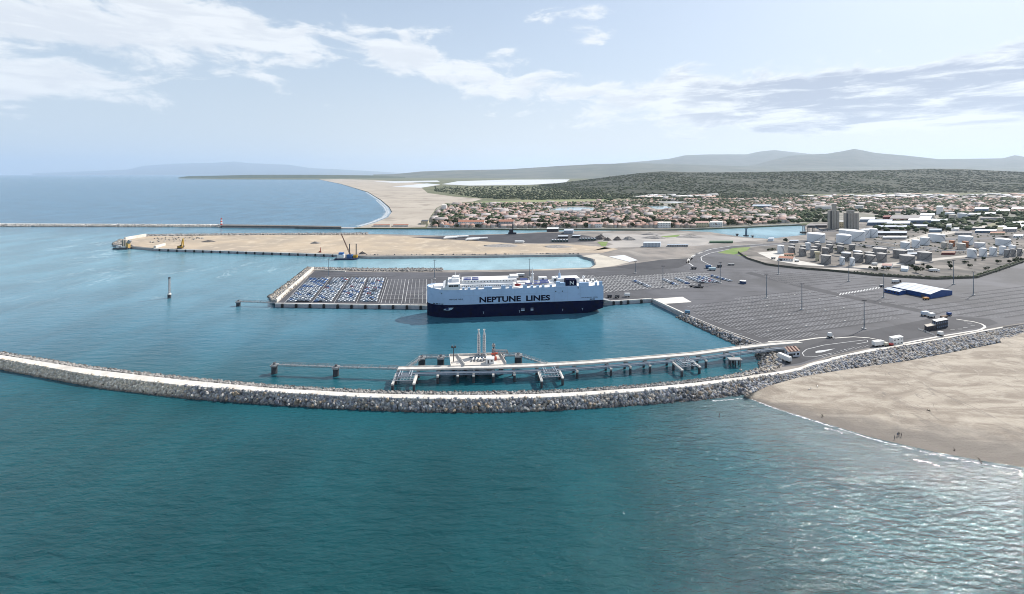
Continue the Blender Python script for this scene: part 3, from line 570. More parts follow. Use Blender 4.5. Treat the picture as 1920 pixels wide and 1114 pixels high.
catwalk(d3, d4, 'short catwalk between the two western breasting dolphins'); catwalk(d4, P(846, 669, 6), 'short rising catwalk onto the west side of the loading platform'); catwalk(d5, d6, 'short catwalk between the two eastern breasting dolphins', 1.3); catwalk(d6, P(1026, 683, 6), 'long sloping catwalk from the eastern dolphin to the trestle', 1.3)
catwalk(d7, P(516, 567.5, ZT + .3), 'catwalk from the lone dolphin to the car pier corner')
# ---- the jetty trestle
tr = thing('jetty_trestle', 'long piled pipeline trestle with a white roadway leading to the loading platform', 'jetty', (0, 0, 0))
cl = [(746, 691), (850, 688.8), (930, 687.6), (1000, 685.3), (1100, 679.8), (1200, 671.8), (1300, 663.6), (1390, 651.8), (1443, 645.8), (1500, 641.4)]
line = resample(cl, JZ, 140); tg = np.gradient(line, axis=0); nr = np.stack([tg[:, 1], -tg[:, 0], 0 * tg[:, 0]], 1); nr /= np.linalg.norm(nr, axis=1)[:, None]   # towards the camera
RDW = mat('roadway_concrete', (.66, .63, .58), (.54, .51, .47), .3, .85)
for i in range(0, 139, 5):
    k = min(i + 5, 139); m = MB(); strip_box(m, (line - nr * 2.1)[i:k + 1], (line + nr * 2.1)[i:k + 1], JZ - .6, JZ); m.build('deck_slab', RDW, tr)
for s, nm in ((2.05, 'kerb'), (-2.05, 'kerb')):
    m = MB()
    for i in range(139): m.bar(line[i] + nr[i] * s + (0, 0, .2), line[i + 1] + nr[i + 1] * s + (0, 0, .2), .3, .5)
    m.build(nm, RDW, tr)
PIPE = mat('pale_pipe', (.36, .39, .43), (.30, .33, .37), .5, .45, .2); PIPEB = mat('blue_grey_pipe', (.13, .18, .24), (.10, .14, .19), .5, .45)
for off, zz, rr, mm in ((3.5, JZ - 1.2, .36, PIPEB), (4.5, JZ - 1.3, .28, PIPE), (5.3, JZ - 1.3, .22, PIPEB)):
    m = MB()
    for i in range(0, 132): m.tube(line[i] + nr[i] * off + (0, 0, zz - JZ), line[i + 1] + nr[i + 1] * off + (0, 0, zz - JZ), rr, 6, caps=False)
    m.build('pipe', mm, tr, smooth=True)
m = MB(); m2 = MB()
for i in range(0, 132):
    m.bar(line[i] + nr[i] * 6 + (0, 0, -1.7), line[i + 1] + nr[i + 1] * 6 + (0, 0, -1.7), .3, .45)
    m2.bar(line[i] + nr[i] * 6.1 + (0, 0, -.3), line[i + 1] + nr[i + 1] * 6.1 + (0, 0, -.3), .1)
    if i % 3 == 0: m2.bar(line[i] + nr[i] * 6.1 + (0, 0, -1.7), line[i] + nr[i] * 6.1 + (0, 0, -.3), .14)
    if i % 5 == 0: m.bar(line[i] + nr[i] * 2 + (0, 0, -1.6), line[i] + nr[i] * 6 + (0, 0, -1.6), .25)
m.build('girder', PIPEB, tr); m2.build('handrail', PIPE, tr)
def line_at(px):
    k = CX + F * line[:, 0] / line[:, 1]; i = float(np.interp(px, k, np.arange(140))); j = min(int(i), 138); f_ = i - j
    return Vector(line[j] * (1 - f_) + line[j + 1] * f_), Vector(nr[j])
for px, far_off in ((745, 15.5), (784, 15.5), (823, 7), (860, 7), (889, 7), (925, 7), (963, 7), (1007, 16), (1045, 14), (1077, 7), (1138, 7), (1173.5, 7), (1209.5, 7), (1253, 16), (1288, 14), (1311, 7), (1362, 6.5)):
    c_, n_ = line_at(px); pr = MB().bar(c_ - n_ * 2.5 + Vector((0, 0, -1.5)), c_ + n_ * far_off + Vector((0, 0, -2.3)), 1.3, .9).build('pier', CONC, tr)
    for s in ([-1.8, far_off - .8] + ([6] if far_off > 9 else [])):
        q = c_ + n_ * s; MB().tube((q.x, q.y, -2), (q.x, q.y, JZ - 2.7), .75, 12).build('pile', DARK, pr)
def expansion(pxa, pxb, o1, name='expansion_loop'):
    (a, na), (b, nb) = line_at(pxa), line_at(pxb); m = MB()
    for k in range(5):
        o_ = 6 + (o1 - 6) * k / 4; m.bar(a + na * o_ + Vector((0, 0, -.8)), b + nb * o_ + Vector((0, 0, -.8)), .24, .24)
    for k in range(7):
        t = k / 6; p_ = a.lerp(b, t); m.bar(p_ + na * 6 + Vector((0, 0, -.8)), p_ + na * o1 + Vector((0, 0, -.8)), .2, .2)
    o = m.build(name, PIPE, tr)
    for s, rr, e in ((.18, .3, 3), (.30, .24, 5)):
        p_, q_ = a.lerp(b, s), a.lerp(b, 1 - s); zz = Vector((0, 0, .1)); pt = [p_ + na * 3.6 + zz, p_ + na * (o1 - e) + zz, q_ + nb * (o1 - e) + zz, q_ + nb * 3.6 + zz]; m = MB()
        for u_, v_ in zip(pt, pt[1:]): m.tube(u_, v_, rr, 8)
        m.build('pipe_loop', PIPE, o)
expansion(1009, 1043, 14.5); expansion(1255, 1286, 14.5); expansion(747, 782, 14)
# ---- the loading platform with its machines
pz = 6.8; PT = [P(843, 667.4, pz), P(938, 664.6, pz), P(949, 682.6, pz), P(845, 686, pz)]; pc = P(894, 676, 0)
lp = thing('loading_platform', 'pale concrete loading platform on piles beside the trestle', 'platform', (0, 0, 0))
MB().prism(PT, 4.4, pz, 0, 1).build('deck', [mat('platform_deck', (.66, .60, .53), (.55, .51, .46), .3, .85), CONCG], lp)
for a, b in zip(PT, PT[1:] + PT[:1]):
    if b is not PT[3]: MB().bar((a[0], a[1], pz + .6), (b[0], b[1], pz + .6), .3, 1.2).build('parapet', CONC, lp)
for i in range(5):
    for j in range(3):
        a = Vector(PT[0]).lerp(Vector(PT[1]), .06 + i * .22); b = Vector(PT[3]).lerp(Vector(PT[2]), .06 + i * .22); q = a.lerp(b, .1 + .4 * j)
        MB().tube((q.x, q.y, -2), (q.x, q.y, 4.5), .8, 10).build('pile', DARK, lp)
a, b = P(858, 667.6, pz + .01), P(852, 685.5, pz + .01); MB().bar((a[0], a[1], pz + .7), (b[0] + 6, b[1], pz + .7), .3, 1.4).build('bund_wall', CONC, lp)
WLAT = mat('white_lattice', (.74, .74, .73), (.62, .62, .62), .8, .5)
def loading_arm(px, label):
    x, y, _ = P(px, 664.6 + .0, pz); y -= 2.2; x = (px - CX) * y / F; t = thing('cargo_loader', label, 'loading arm', (x, y, pz), 0, 'loading arms'); m = MB(); top = ZY(y, 617.5) - pz; w = .9
    h1 = top * .80
    for sx in (-1, 1):
        for sy in (-1, 1): m.bar((sx * w, sy * w, 0), (sx * w * .75, sy * w * .75, h1), .28); m.bar((sx * w * .75, sy * w * .75, h1), (sx * .35, sy * .35, h1 + 1.5), .24)
    for k in range(9):
        z0, z1_ = h1 * k / 9, h1 * (k + 1) / 9; m.box((0, 0, z0), (2.2 * w * .95, 2.2 * w * .95, .16))
        for sy in (-1, 1): m.bar((-w * .9, sy * w * .9, z0), (w * .9, sy * w * .9, z1_), .16); m.bar((sy * w * .9, w * .9, z0), (sy * w * .9, -w * .9, z1_), .16)
    m.build('lattice', WLAT, t); MB().tube((0, 0, 0), (0, 0, h1), .5, 10).build('riser', PIPE, t); MB().tube((0, 0, h1), (0, 0, top), .42, 10).build('boom_tip', WLAT, t); MB().box((0, 0, top - .5), (1.2, 1.2, .5)).build('head', WLAT, t); MB().box((0, 0, 0), (3, 3, .8)).build('base', CONCG, t)
loading_arm(897.6, 'western of two tall white lattice loading arms on the platform'); loading_arm(908, 'eastern of two tall white lattice loading arms on the platform')
x, y, _ = P(925.5, 671, pz); t = thing('gangway_tower', 'grey gangway tower with a folded horizontal gangway on the platform', 'gangway', (x, y, pz)); m = MB(); ht = ZY(y, 648.5) - pz
for sx in (-1, 1):
    for sy in (-1, 1): m.bar((sx, sy, 0), (sx * .9, sy * .9, ht - 2), .3)
for k in range(6):
    for sy in (-1, 1): m.bar((-1, sy, k * ht / 7), (1, sy, (k + 1) * ht / 7), .18); m.bar((sy, 1, k * ht / 7), (sy, -1, (k + 1) * ht / 7), .18)
    m.box((0, 0, k * ht / 7), (2.2, 2.2, .14))
m.build('tower', STEEL, t); MB().tube((0, 0, ht - 2), (0, 0, ht + 1.5), .35, 8).build('king_post', DARK, t); MB().box((0, 0, ht - .4), (2, 1.6, 1.4)).build('head', STEEL, t)
m = MB()
for zz in (-1.3, .3):
    for sy in (-.7, .7): m.bar((1, sy, ht - 3 + zz), (8.2, sy, ht - 3 + zz), .25)
for k in range(8):
    for sy in (-.7, .7): m.bar((1 + k * .9, sy, ht - 4.3), (1.9 + k * .9, sy, ht - 2.7), .18)
m.box((4.6, 0, ht - 4.2), (7.4, 1.4, .15)); m.build('gangway', STEEL, t); MB().bar((8.2, 0, ht - 2.7), (9, 0, ht - 5.2), .9, .5).build('gangway_nose', STEEL, t)
ORANGE = mat('red_orange_paint', (.50, .09, .05), (.40, .07, .04), .8, .5)
x, y, _ = P(928, 675, pz); t = thing('fire_monitor', 'red fire water monitor and pipework on the platform', 'fire monitor', (x, y, pz)); MB().tube((0, 0, 0), (0, 0, 4.2), .45, 8).build('riser', ORANGE, t); MB().bar((-2.2, 0, 3.6), (1.6, 0, 4.1), .8).build('nozzle', ORANGE, t); MB().box((0, 0, 0), (2.2, 1.6, 1.8)).build('valve_block', ORANGE, t)
x, y, _ = P(919, 680, pz); t = thing('control_hut', 'small white control hut on the loading platform', 'hut', (x, y, pz)); MB().box((0, 0, 0), (4.8, 3, 2.9)).build('wall', WHT, t); MB().box((0, 0, 2.9), (5.1, 3.3, .2)).build('roof', WHT, t); MB().box((-1, -1.53, .1), (.9, .06, 2)).build('door', DARK, t); MB().box((1, -1.53, 1.2), (1.2, .06, .9)).build('window', DARK, t)
x, y, _ = P(895, 676.5, pz); t = thing('pipe_manifold', 'row of four short white pipes in the middle of the platform', 'manifold', (x, y, pz))
for k in range(4): MB().tube((-3 + k * 2, -1.2, .9), (-3 + k * 2 + .6, 2.2, .9), .5, 10).build('pipe', WHT, t, smooth=True)
MB().bar((-5, 2.6, 1), (5.5, 2.6, 1), .7).build('header', PIPEB, t); MB().bar((-4, -.2, .3), (4, -.2, .3), .4).build('support', STEEL, t)
x, y, _ = P(850.5, 678, pz); t = thing('jetty_floodlight', 'dark floodlight mast at the west corner of the loading platform', 'light mast', (x, y, pz)); hh = ZY(y, 650.5) - pz
MB().tube((0, 0, 0), (0, 0, hh), .28, 8, r2=.2).build('pole', DARK, t)
for s in (-1, 1): MB().box((s * .9, 0, hh - .6), (1.1, .7, 1)).build('lamp', DARK, t); MB().box((s * .9, .3, hh + .6), (.4, .4, .4)).build('camera', STEEL, t)
MB().bar((-1.4, 0, hh), (1.4, 0, hh), .2).build('crossarm', DARK, t)
x, y, _ = P(1389, 711); t = thing('lamp_post', 'tall thin grey post on the breakwater crest near the cove', 'lamp post', (x, y, CREST)); hh = ZY(y, 626) - CREST
MB().tube((0, 0, 0), (0, 0, hh), .16, 8, r2=.1).build('pole', STEEL, t); MB().box((0, 0, hh), (1.4, .3, .25)).build('lamp', STEEL, t); MB().box((0, 0, 0), (1.2, 1.2, .6)).build('base', CONCG, t)
x, y, _ = P(1379, 687); t = thing('pile_cluster', 'cluster of short dark piles in the water under the trestle end', 'piles', (x, y, 0))
for i in range(3):
    for j in range(2): MB().tube((-3 + 3 * i, 2 * j, -2), (-3 + 3 * i, 2 * j, 4), .4, 8).build('pile', DARK, t)
MB().box((0, 1, 4), (8, 3.5, .5)).build('cap', CONCG, t)
x, y, _ = P(1349, 783); t = thing('marker_post', 'small dark post standing in the shallow water off the beach', 'post', (x, y, 0)); MB().tube((0, 0, -2), (0, 0, 1.6), .15, 8, r2=.1).build('pole', DARK, t); MB().lathe((0, 0, 1.6), [(.25, 0), (.3, .2), (.05, .6)], 8).build('topmark', DARK, t)
# ---- quays of the terminal
FACE = mat('quay_face', (.45, .45, .47), (.34, .34, .36), .15, .85)
def quay(name, label, a, b, fend, z=ZT, capw=1.6, up=.5, drop=4.5):
    A, B = Vector(P(*a, z)), Vector(P(*b, z)); d = (B - A).normalized(); n = Vector((d.y, -d.x, 0)); n = n if n.y < 0 else -n
    t = thing(name, label, 'quay', A); L = (B - A).length
    rz = math.atan2(d.y, d.x); t.rotation_euler = (0, 0, rz); s = -1 if n.dot(Vector((-math.sin(rz), math.cos(rz), 0))) < 0 else 1
    nn = max(1, int(L / 12)); 
    for k in range(nn): MB().box(((k + .5) * L / nn, s * (.35 - capw / 2), -.55), (L / nn - .06, capw, .55 + up)).build('cap_beam', CONC, t); MB().box(((k + .5) * L / nn, s * -.3, -drop), (L / nn - .1, .9, drop - .56)).build('wall_panel', FACE, t)
    for f_ in fend:
        q = P(f_, a[1] + (b[1] - a[1]) * (f_ - a[0]) / (b[0] - a[0]), z); u = (Vector(q) - A).length; f = MB().box((u, s * .95, -3.6), (1.9, 1.1, 3.4)).build('fender', BLACK, t)
        MB().box((u, s * .6, -.2), (1.5, .5, .6)).build('bracket', DARK, f)
    return t
quay('car_quay', 'straight concrete quay of the car pier with black fenders', (516, 569.5), (803, 573.4), [530.2 + 25.9 * k for k in range(11)])
quay('ship_quay', 'short concrete quay astern of the car carrier', (1132, 566.2), (1222, 560.6), [1150, 1164, 1177, 1202])
quay('basin_quay', 'low concrete wall beside the pale apron on the basin side', (1224, 562), (1281, 588.6), [], up=.9)
quay('spit_quay', 'long dark new quay along the sandy spit', (288, 466.6), (637, 477.8), [300 + 16.2 * k for k in range(21)], capw=2.2)
def wall_strip(name, label, px, w, h, m=CONC, z=ZT):
    t = thing(name, label, 'wall', (0, 0, 0)); pt = resample(px, z, max(4, 6 * len(px)))
    for a, b in zip(pt, pt[1:]): MB().bar(Vector(a) + Vector((0, 0, h / 2)), Vector(b) + Vector((0, 0, h / 2)), w, h).build('wall_panel', m, t)
wall_strip('pier_wall', 'tall white concrete wall down the seaward side of the car pier', [(518, 567.5), (587.5, 505.2)], 1.4, 3.2, MATS['crest_concrete'])
wall_strip('pier_back_wall', 'short pale wall at the back corner of the car pier', [(589, 507.6), (648, 510)], 1.2, 1.5, MATS['crest_concrete'])
wall_strip('spit_end_wall', 'sloping white concrete wall near the tip of the sandy spit', [(234, 450.4), (273, 443.4)], 3, 5, MATS['crest_concrete']); wall_strip('spit_inner_wall', 'short white concrete wall beside the excavator on the spit', [(290, 465.6), (308.5, 460.2)], 3, 3.6, MATS['crest_concrete'])
wall_strip('basin_edge_kerb', 'thin pale kerb along the parking lot above the basin rocks', [(1283, 589), (1305, 598), (1348, 616), (1418, 641), (1445, 651)], .6, .5)
# ================================================================ the car carrier
SL, SB = 152.0, 27.0
sa = R(6.8); su, sn = Vector((math.cos(sa), math.sin(sa), 0)), Vector((-math.sin(sa), math.cos(sa), 0))
sorg = Vector((79.7, 393.8, 0)) + sn * (SB / 2) - su * SL
ship = thing('car_carrier_ship', 'large white and navy car carrier ship moored at the quay', 'ship', sorg, sa)
NAVY = mat('navy_hull', (.002, .006, .036), (.004, .009, .042), .06, .7, spec=.05, c3=(.006, .007, .018), sc3=.25); HW = mat('sky_tinted_hull', (.43, .575, .77), (.40, .535, .72), .05, .5, spec=.25, c3=(.37, .50, .68), sc3=.3)  # upper hull: white tinted blue, sky light on the shaded side put into the paint
DECKW = mat('white_deck', (.80, .80, .79), (.70, .70, .70), .2, .6); GLASS = mat('dark_glass', (.008, .01, .014), rough=.12, spec=.6); SOLAR = mat('solar_panel', (.03, .045, .16), (.05, .065, .20), .6, .25, spec=.6)
ZD, ZS = 23.4, 10.9
def half(x, z):
    lb = 24 + 9 * max(0, min(1, (14 - z) / 14)); s = min(1, max(0, x / lb)); k = (1 - (1 - s) ** 2.2) ** .55
    e = SL - x; k2 = 1 if e > 30 else 1 - (.06 + .22 * max(0, min(1, (9 - z) / 9))) * (1 - e / 30) ** 2
    return SB / 2 * k * k2
def zbot(x): return -3 if x < SL - 34 else -3 + 6.2 * ((x - SL + 34) / 34) ** 1.4
xs = [0, .4, 1, 2, 3.5, 5.5, 8, 11, 14.5, 18, 22, 27, 33, 40] + list(np.linspace(50, SL - 34, 8)) + list(np.linspace(SL - 30, SL, 11))
def hull(z_of, nz, name, m):
    mb = MB(); n = len(xs)
    for s in (-1, 1):
        vs = []; 
        for x in xs:
            zz = z_of(x)
            for k in range(nz): z = zz[0] + (zz[1] - zz[0]) * k / (nz - 1); vs.append((x, s * half(x, z), z))
        fs = [(i * nz + k, (i + 1) * nz + k, (i + 1) * nz + k + 1, i * nz + k + 1) for i in range(n - 1) for k in range(nz - 1)]
        mb.add(vs, fs if s < 0 else [f[::-1] for f in fs])
    zz = z_of(SL); lv = [zz[0] + (zz[1] - zz[0]) * k / (nz - 1) for k in range(nz)]
    vs = [(SL, -half(SL, z), z) for z in lv] + [(SL, half(SL, z), z) for z in lv]; mb.add(vs, [(k, nz + k, nz + k + 1, k + 1) for k in range(nz - 1)])
    n1 = len(xs); vs = [(x, -half(x, z_of(x)[0]), z_of(x)[0]) for x in xs] + [(x, half(x, z_of(x)[0]), z_of(x)[0]) for x in xs]; mb.add(vs, [(i, n1 + i, n1 + i + 1, i + 1) for i in range(n1 - 1)])
    return mb.build(name, m, ship, smooth=True)
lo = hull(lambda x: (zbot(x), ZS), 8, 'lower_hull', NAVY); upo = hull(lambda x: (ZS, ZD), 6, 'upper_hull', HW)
for o in (lo, upo):
    md = o.modifiers.new('edge', 'EDGE_SPLIT'); md.split_angle = R(35)
vs = [(x, -half(x, ZD), ZD) for x in xs] + [(x, half(x, ZD), ZD) for x in xs]; n1 = len(xs); MB().add(vs, [(i, i + 1, n1 + i + 1, n1 + i) for i in range(n1 - 1)]).build('deck', DECKW, ship).location.z = .02
def XL(px, off=-SB / 2):
    k = (px - CX) / F; return (k * (sorg.y + sn.y * off) - (sorg.x + sn.x * off)) / (su.x - k * su.y)
def ZL(px, py, off=-SB / 2):
    x = XL(px, off); return H - (py - HZ) * (sorg.y + su.y * x + sn.y * off) / F
def sbox(name, px0, px1, y0, y1, z0, z1, m=DECKW, top=1., par=None):
    o = (y0 + y1) / 2; a, b = XL(px0, y0), XL(px1, y0); return MB().box(((a + b) / 2, o, z0), (b - a, y1 - y0, z1 - z0), 0, 0, top).build(name, m, par or ship)
# bow bulwark
bm = MB(); bx_ = [x for x in xs if x <= 14.6]
for s in (-1, 1):
    for a, b in zip(bx_, bx_[1:]):
        za, zb_ = ZD + 1.5 * (1 - a / 16), ZD + 1.5 * (1 - b / 16); A = (a, s * half(a, ZD)); B = (b, s * half(b, ZD))
        bm.add([(A[0], A[1], ZD - .2), (B[0], B[1], ZD - .2), (B[0], B[1], zb_), (A[0], A[1], za)], [(0, 1, 2, 3)])
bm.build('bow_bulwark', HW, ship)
# side blocks and bulwark pieces along the deck edge
for a, b, h in ((867, 871, 1.7), (877, 882, 1.7), (892, 897, 1.8), (908, 923, 1.8), (940, 948, 2.2), (955, 960, 2.), (981, 988, 2.3), (995, 1000, 1.6), (1006, 1011, 1.8), (1016, 1021, 1.8), (1031, 1035, 1.8)):
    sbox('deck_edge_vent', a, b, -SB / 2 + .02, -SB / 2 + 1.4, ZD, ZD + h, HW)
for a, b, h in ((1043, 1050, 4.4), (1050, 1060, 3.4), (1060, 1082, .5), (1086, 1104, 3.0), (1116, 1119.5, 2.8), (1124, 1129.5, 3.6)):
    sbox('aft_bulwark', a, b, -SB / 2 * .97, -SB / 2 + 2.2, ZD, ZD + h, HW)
# bridge: raked front, wrap-round windows, monkey island
bz = ZL(850, 531, -9); x0, x1 = XL(836, -10), XL(862, -12.6)
m = MB(); prof = [(x0 - 2.6, ZD), (x0 - 2.6, ZD + 1.6), (x0 - .6, bz - 2.2), (x0 + 1.6, bz), (x1, bz), (x1, ZD)]
hw_ = SB / 2 - .4; k = len(prof)
m.add([(x, -hw_, z) for x, z in prof] + [(x, hw_, z) for x, z in prof], [tuple(range(k)), tuple(range(2 * k - 1, k - 1, -1))] + [((i + 1) % k, i, k + i, k + (i + 1) % k) for i in range(k)])
br = m.build('bridge', DECKW, ship)
for i in range(9):
    yy = -11.6 + i * 2.9; m = MB(); a, b = (x0 - .45, bz - 1.9), (x0 + 1.2, bz - .3); q = [(a[0] - .08, yy - 1.3, a[1]), (a[0] - .08, yy + 1.3, a[1]), (b[0] - .08, yy + 1.3, b[1]), (b[0] - .08, yy - 1.3, b[1])]
    m.add(q, [(0, 3, 2, 1)]).build('window', GLASS, br)
for i in range(4): MB().box((x0 + 3.4 + i * 2.05, -hw_ - .04, bz - 2.1), (1.8, .08, 1.3)).build('window', GLASS, br)
MB().box(((x0 + x1) / 2 + 2, 1, bz), (x1 - x0 - 5, 15, 2.6), 0, 0, .9).build('monkey_island', DECKW, br); MB().box(((x0 + x1) / 2 + 2.5, 1, bz + 2.6), (5.4, 7, 1.2)).build('wheel_house_top', DECKW, br)
for px, top in ((853.5, 509.5), (862, 513.5)):
    x = XL(px, 1); zt_ = ZL(px, top, 1); MB().tube((x, 1, bz + 2), (x, 1, zt_), .38, 8, r2=.2).build('radar_mast', DECKW, ship); MB().box((x, 1, zt_ - 2.2), (.35, 3.2, .35)).build('radar_scanner', DECKW, ship)
# foredeck gear
MB().box((10, 0, ZD + .02), (9, 12, 1.5), 0, 0, .85).build('mooring_house', DECKW, ship); MB().box((17, 2, ZD + .02), (5, 5, 2)).build('mooring_house', DECKW, ship)
MB().tube((4, 0, ZD), (4, 0, ZD + 6.5), .22, 8).build('foremast', DECKW, ship)
for y_ in (-6, 6): MB().tube((14, y_ - 1.2, ZD + .9), (14, y_ + 1.2, ZD + .9), .8, 10).build('winch', STEEL, ship)
# deck houses
z1h = ZD + 3.1
d1_ = sbox('deck_house', 862.5, 963, -8.6, 10, ZD, z1h); d2_ = sbox('upper_deck_house', 866, 969, -5.4, 9.4, z1h, z1h + 2.6)
d3_ = sbox('cargo_fan_house', 957, 972, -1, 7, z1h + 2.6, z1h + 4.6)
for i in range(24): MB().box((XL(866.5 + i * 4.0, -8.6), -8.64, ZD + 1.1 + .3 * (i % 2)), (.7, .06, .7)).build('porthole', GLASS, d1_)
for i in range(16): MB().box((XL(872 + i * 6, -5.4), -5.44, z1h + 1.2), (.7, .06, .7)).build('porthole', GLASS, d2_)
def solar(px0, px1, y0, y1, z, tilt=.9, grid=(6, 2)):
    a, b = XL(px0, y0), XL(px1, y0); o = thing('tmp', None, None); bpy.data.objects.remove(o); n_, k_ = grid
    fr = MB().box(((a + b) / 2, (y0 + y1) / 2, z - .1), (b - a, (y1 - y0) * .6, .3)).build('solar_array', STEEL, ship)
    for i in range(n_):
        for j in range(k_):
            u0, u1 = a + (b - a) * (i + .04) / n_, a + (b - a) * (i + .96) / n_; w0, w1 = (j + .04) / k_, (j + .96) / k_
            q = [(u, y0 + (y1 - y0) * w, z + .25 + tilt * w) for u, w in ((u0, w0), (u1, w0), (u1, w1), (u0, w1))]; MB().add(q, [(0, 1, 2, 3)]).build('solar_panel', SOLAR, fr)
zr = z1h + 2.6
solar(869, 883, -4.8, -.4, zr, 1.5); solar(885, 897.5, -4.8, -.4, zr, 1.5); solar(976, 990, 1.5, 6.5, ZD + 2.6, 1.1, (6, 2)); solar(985, 998, -6.8, -3.6, ZD + 1.0, .8, (6, 1)); solar(1001, 1015, -6.8, -3.6, ZD + 1.0, .8, (6, 1)); solar(1001, 1009, .5, 3.5, ZD + 1.6, .6, (4, 1)); solar(1014, 1030, -5, 1.6, ZD + 1.4, 1.6, (7, 2))
sbox('aft_deck_house', 972, 1040, -4, 9, ZD, ZD + 1.0); sbox('vent_house', 1011, 1026, 5, 10, ZD, ZD + 4.2); sbox('vent_house', 1037, 1045, 3, 9, ZD, ZD + 4.0); sbox('engine_casing', 1046, 1087, -2, 9, ZD, ZD + 4.4)
sbox('louvre', 1016, 1020, 4.9, 5.02, ZD + 1.6, ZD + 3.4, DARK); sbox('louvre', 1039, 1043, 2.9, 3.02, ZD + 1.4, ZD + 3.2, DARK)
# rescue boat
xb = XL(970.5, -9.6); m = MB(); L_ = 5.6
for i in range(7):
    pass
pr = [(-1, .1), (-.7, .75), (-.3, 1), (.3, 1), (.7, .8), (1, .15)]; rows = []
for u, w in pr: rows.append([(xb + u * 3.0, -9.8 + 1.25 * w * math.cos(a), ZD + 1.9 + 1.05 * w * math.sin(a)) for a in (2 * math.pi * j / 10 for j in range(10))])
for r0, r1 in zip(rows, rows[1:]): m.add(r0 + r1, [(j, (j + 1) % 10, 10 + (j + 1) % 10, 10 + j) for j in range(10)])
m.build('lifeboat', mat('dark_red_boat', (.20, .015, .015), (.26, .02, .02), .5, .4), ship, smooth=True)
for s in (-2.4, 2.4): MB().bar((xb + s, -8.7, ZD), (xb + s, -9.6, ZD + 3.6), .3).build('davit', DECKW, ship)
# masts
xm = XL(998.5, -1.5); zt_ = ZL(998.5, 503, -1.5); MB().tube((xm, -1.5, ZD), (xm, -1.5, zt_ - 4), 1.15, 12, r2=.6).build('main_mast', DECKW, ship); MB().tube((xm, -1.5, zt_ - 4), (xm, -1.5, zt_ + 1), .3, 8, r2=.08).build('mast_pole', DECKW, ship)
for dz in (5, 8): MB().box((xm, -1.5, zt_ - dz), (2.4, 2.2, .25)).build('mast_platform', DECKW, ship)
MB().box((xm - 1.6, -1.5, ZD), (1.6, 2.2, 6)).build('mast_ladder', DECKW, ship)
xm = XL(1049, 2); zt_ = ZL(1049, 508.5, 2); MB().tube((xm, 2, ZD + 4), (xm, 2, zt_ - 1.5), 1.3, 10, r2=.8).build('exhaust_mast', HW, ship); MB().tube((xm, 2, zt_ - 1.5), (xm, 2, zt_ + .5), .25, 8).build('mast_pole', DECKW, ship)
# funnel with its emblem
fz = ZL(1071, 524, -11); fu = sbox('funnel', 1061.5, 1081.5, -12.8, -5, ZD + .4, fz, NAVY, .97); xa, xb_ = XL(1061.5, -12.8), XL(1081.5, -12.8)
def text_mesh(txt, name, bold=0.):
    cu = bpy.data.curves.new(name, 'FONT'); cu.body = txt; cu.size = 1; cu.offset = bold; cu.resolution_u = 3
    ob = bpy.data.objects.new(name, cu); COL.objects.link(ob); bpy.context.view_layer.update()
    me = bpy.data.meshes.new_from_object(ob.evaluated_get(bpy.context.evaluated_depsgraph_get())); bpy.data.objects.remove(ob); me.name = name; return me
def put_text(txt, name, x0, x1, z0, z1, y, m, par, bold=.03, curved=False, rise=0):
    me = text_mesh(txt, name, bold); co = np.empty(len(me.vertices) * 3); me.vertices.foreach_get('co', co); co = co.reshape(-1, 3); mn, mx = co.min(0), co.max(0)
    X = x0 + (co[:, 0] - mn[0]) / (mx[0] - mn[0]) * (x1 - x0); Z = z0 + (co[:, 1] - mn[1]) / (mx[1] - mn[1]) * (z1 - z0) + rise * (X - x0)
    Y = np.array([-half(a, b) - .07 for a, b in zip(X, Z)]) if curved else np.full(len(X), y)
    me.vertices.foreach_set('co', np.stack([X, Y, Z], 1).ravel()); me.materials.clear(); me.materials.append(m); me.update(); o = link(name, me, par)
    sd = o.modifiers.new('thick', 'SOLIDIFY'); sd.thickness = .06; return o
NAVYP = mat('navy_letters', (.003, .006, .025), rough=.7, spec=.1); PALE = mat('pale_blue_letters', (.45, .60, .72), rough=.5)
cx_ = (xa + xb_) / 2; put_text('N', 'emblem', cx_ - 1.5, cx_ + 2.1, ZD + 1.4, fz - .9, -12.9, WHT, fu, .03)
put_text('NEPTUNE', 'lettering', XL(899), XL(976.5), 12.1, 16.9, -SB / 2 - .07, NAVYP, upo, .036); put_text('LINES', 'lettering', XL(986.5), XL(1031.5), 12.1, 16.9, -SB / 2 - .07, NAVYP, upo, .036)
put_text('NEPTUNE THELIS', 'name_lettering', XL(842.7), XL(868), 14.9, 16.0, 0, NAVYP, upo, .01, True)
put_text('LNG FUELLED VESSEL', 'side_lettering', XL(1090), XL(1121.5), 13.0, 13.9, -SB / 2 - .02, NAVYP, upo, .0, True)
for a, b in ((1106, 1110), (1111, 1115.5)): MB().box(((XL(a) + XL(b)) / 2, -half(XL(a), 11.9) - .05, 11.5), (XL(b) - XL(a), .08, .8)).build('mark_plate', NAVYP, upo)
for a, b in ((812.5, 814), (817, 821), (822, 826), (827, 831.5)):
    xx = max(1.5, (XL(a) + XL(b)) / 2 - 0); MB().add([(x_, -half(x_, z_) - .06, z_) for x_, z_ in ((xx - .9, 11.2), (xx + .9, 11.2), (xx + .9, 11.9), (xx - .9, 11.9))], [(0, 1, 2, 3)]).build('mooring_opening', GLASS, upo)
for px in (847, ): MB().box((XL(828), -half(XL(828), 20.5) - .05, 20.1), (.8, .1, .7)).build('fairlead', GLASS, upo)
for px, z_ in ((1042, 19.2), (1054.5, 19.2), (1084, 21.6)): MB().box((XL(px), -SB / 2 - .04, z_), (1.0, .1, .9)).build('fairlead', DARK, upo)
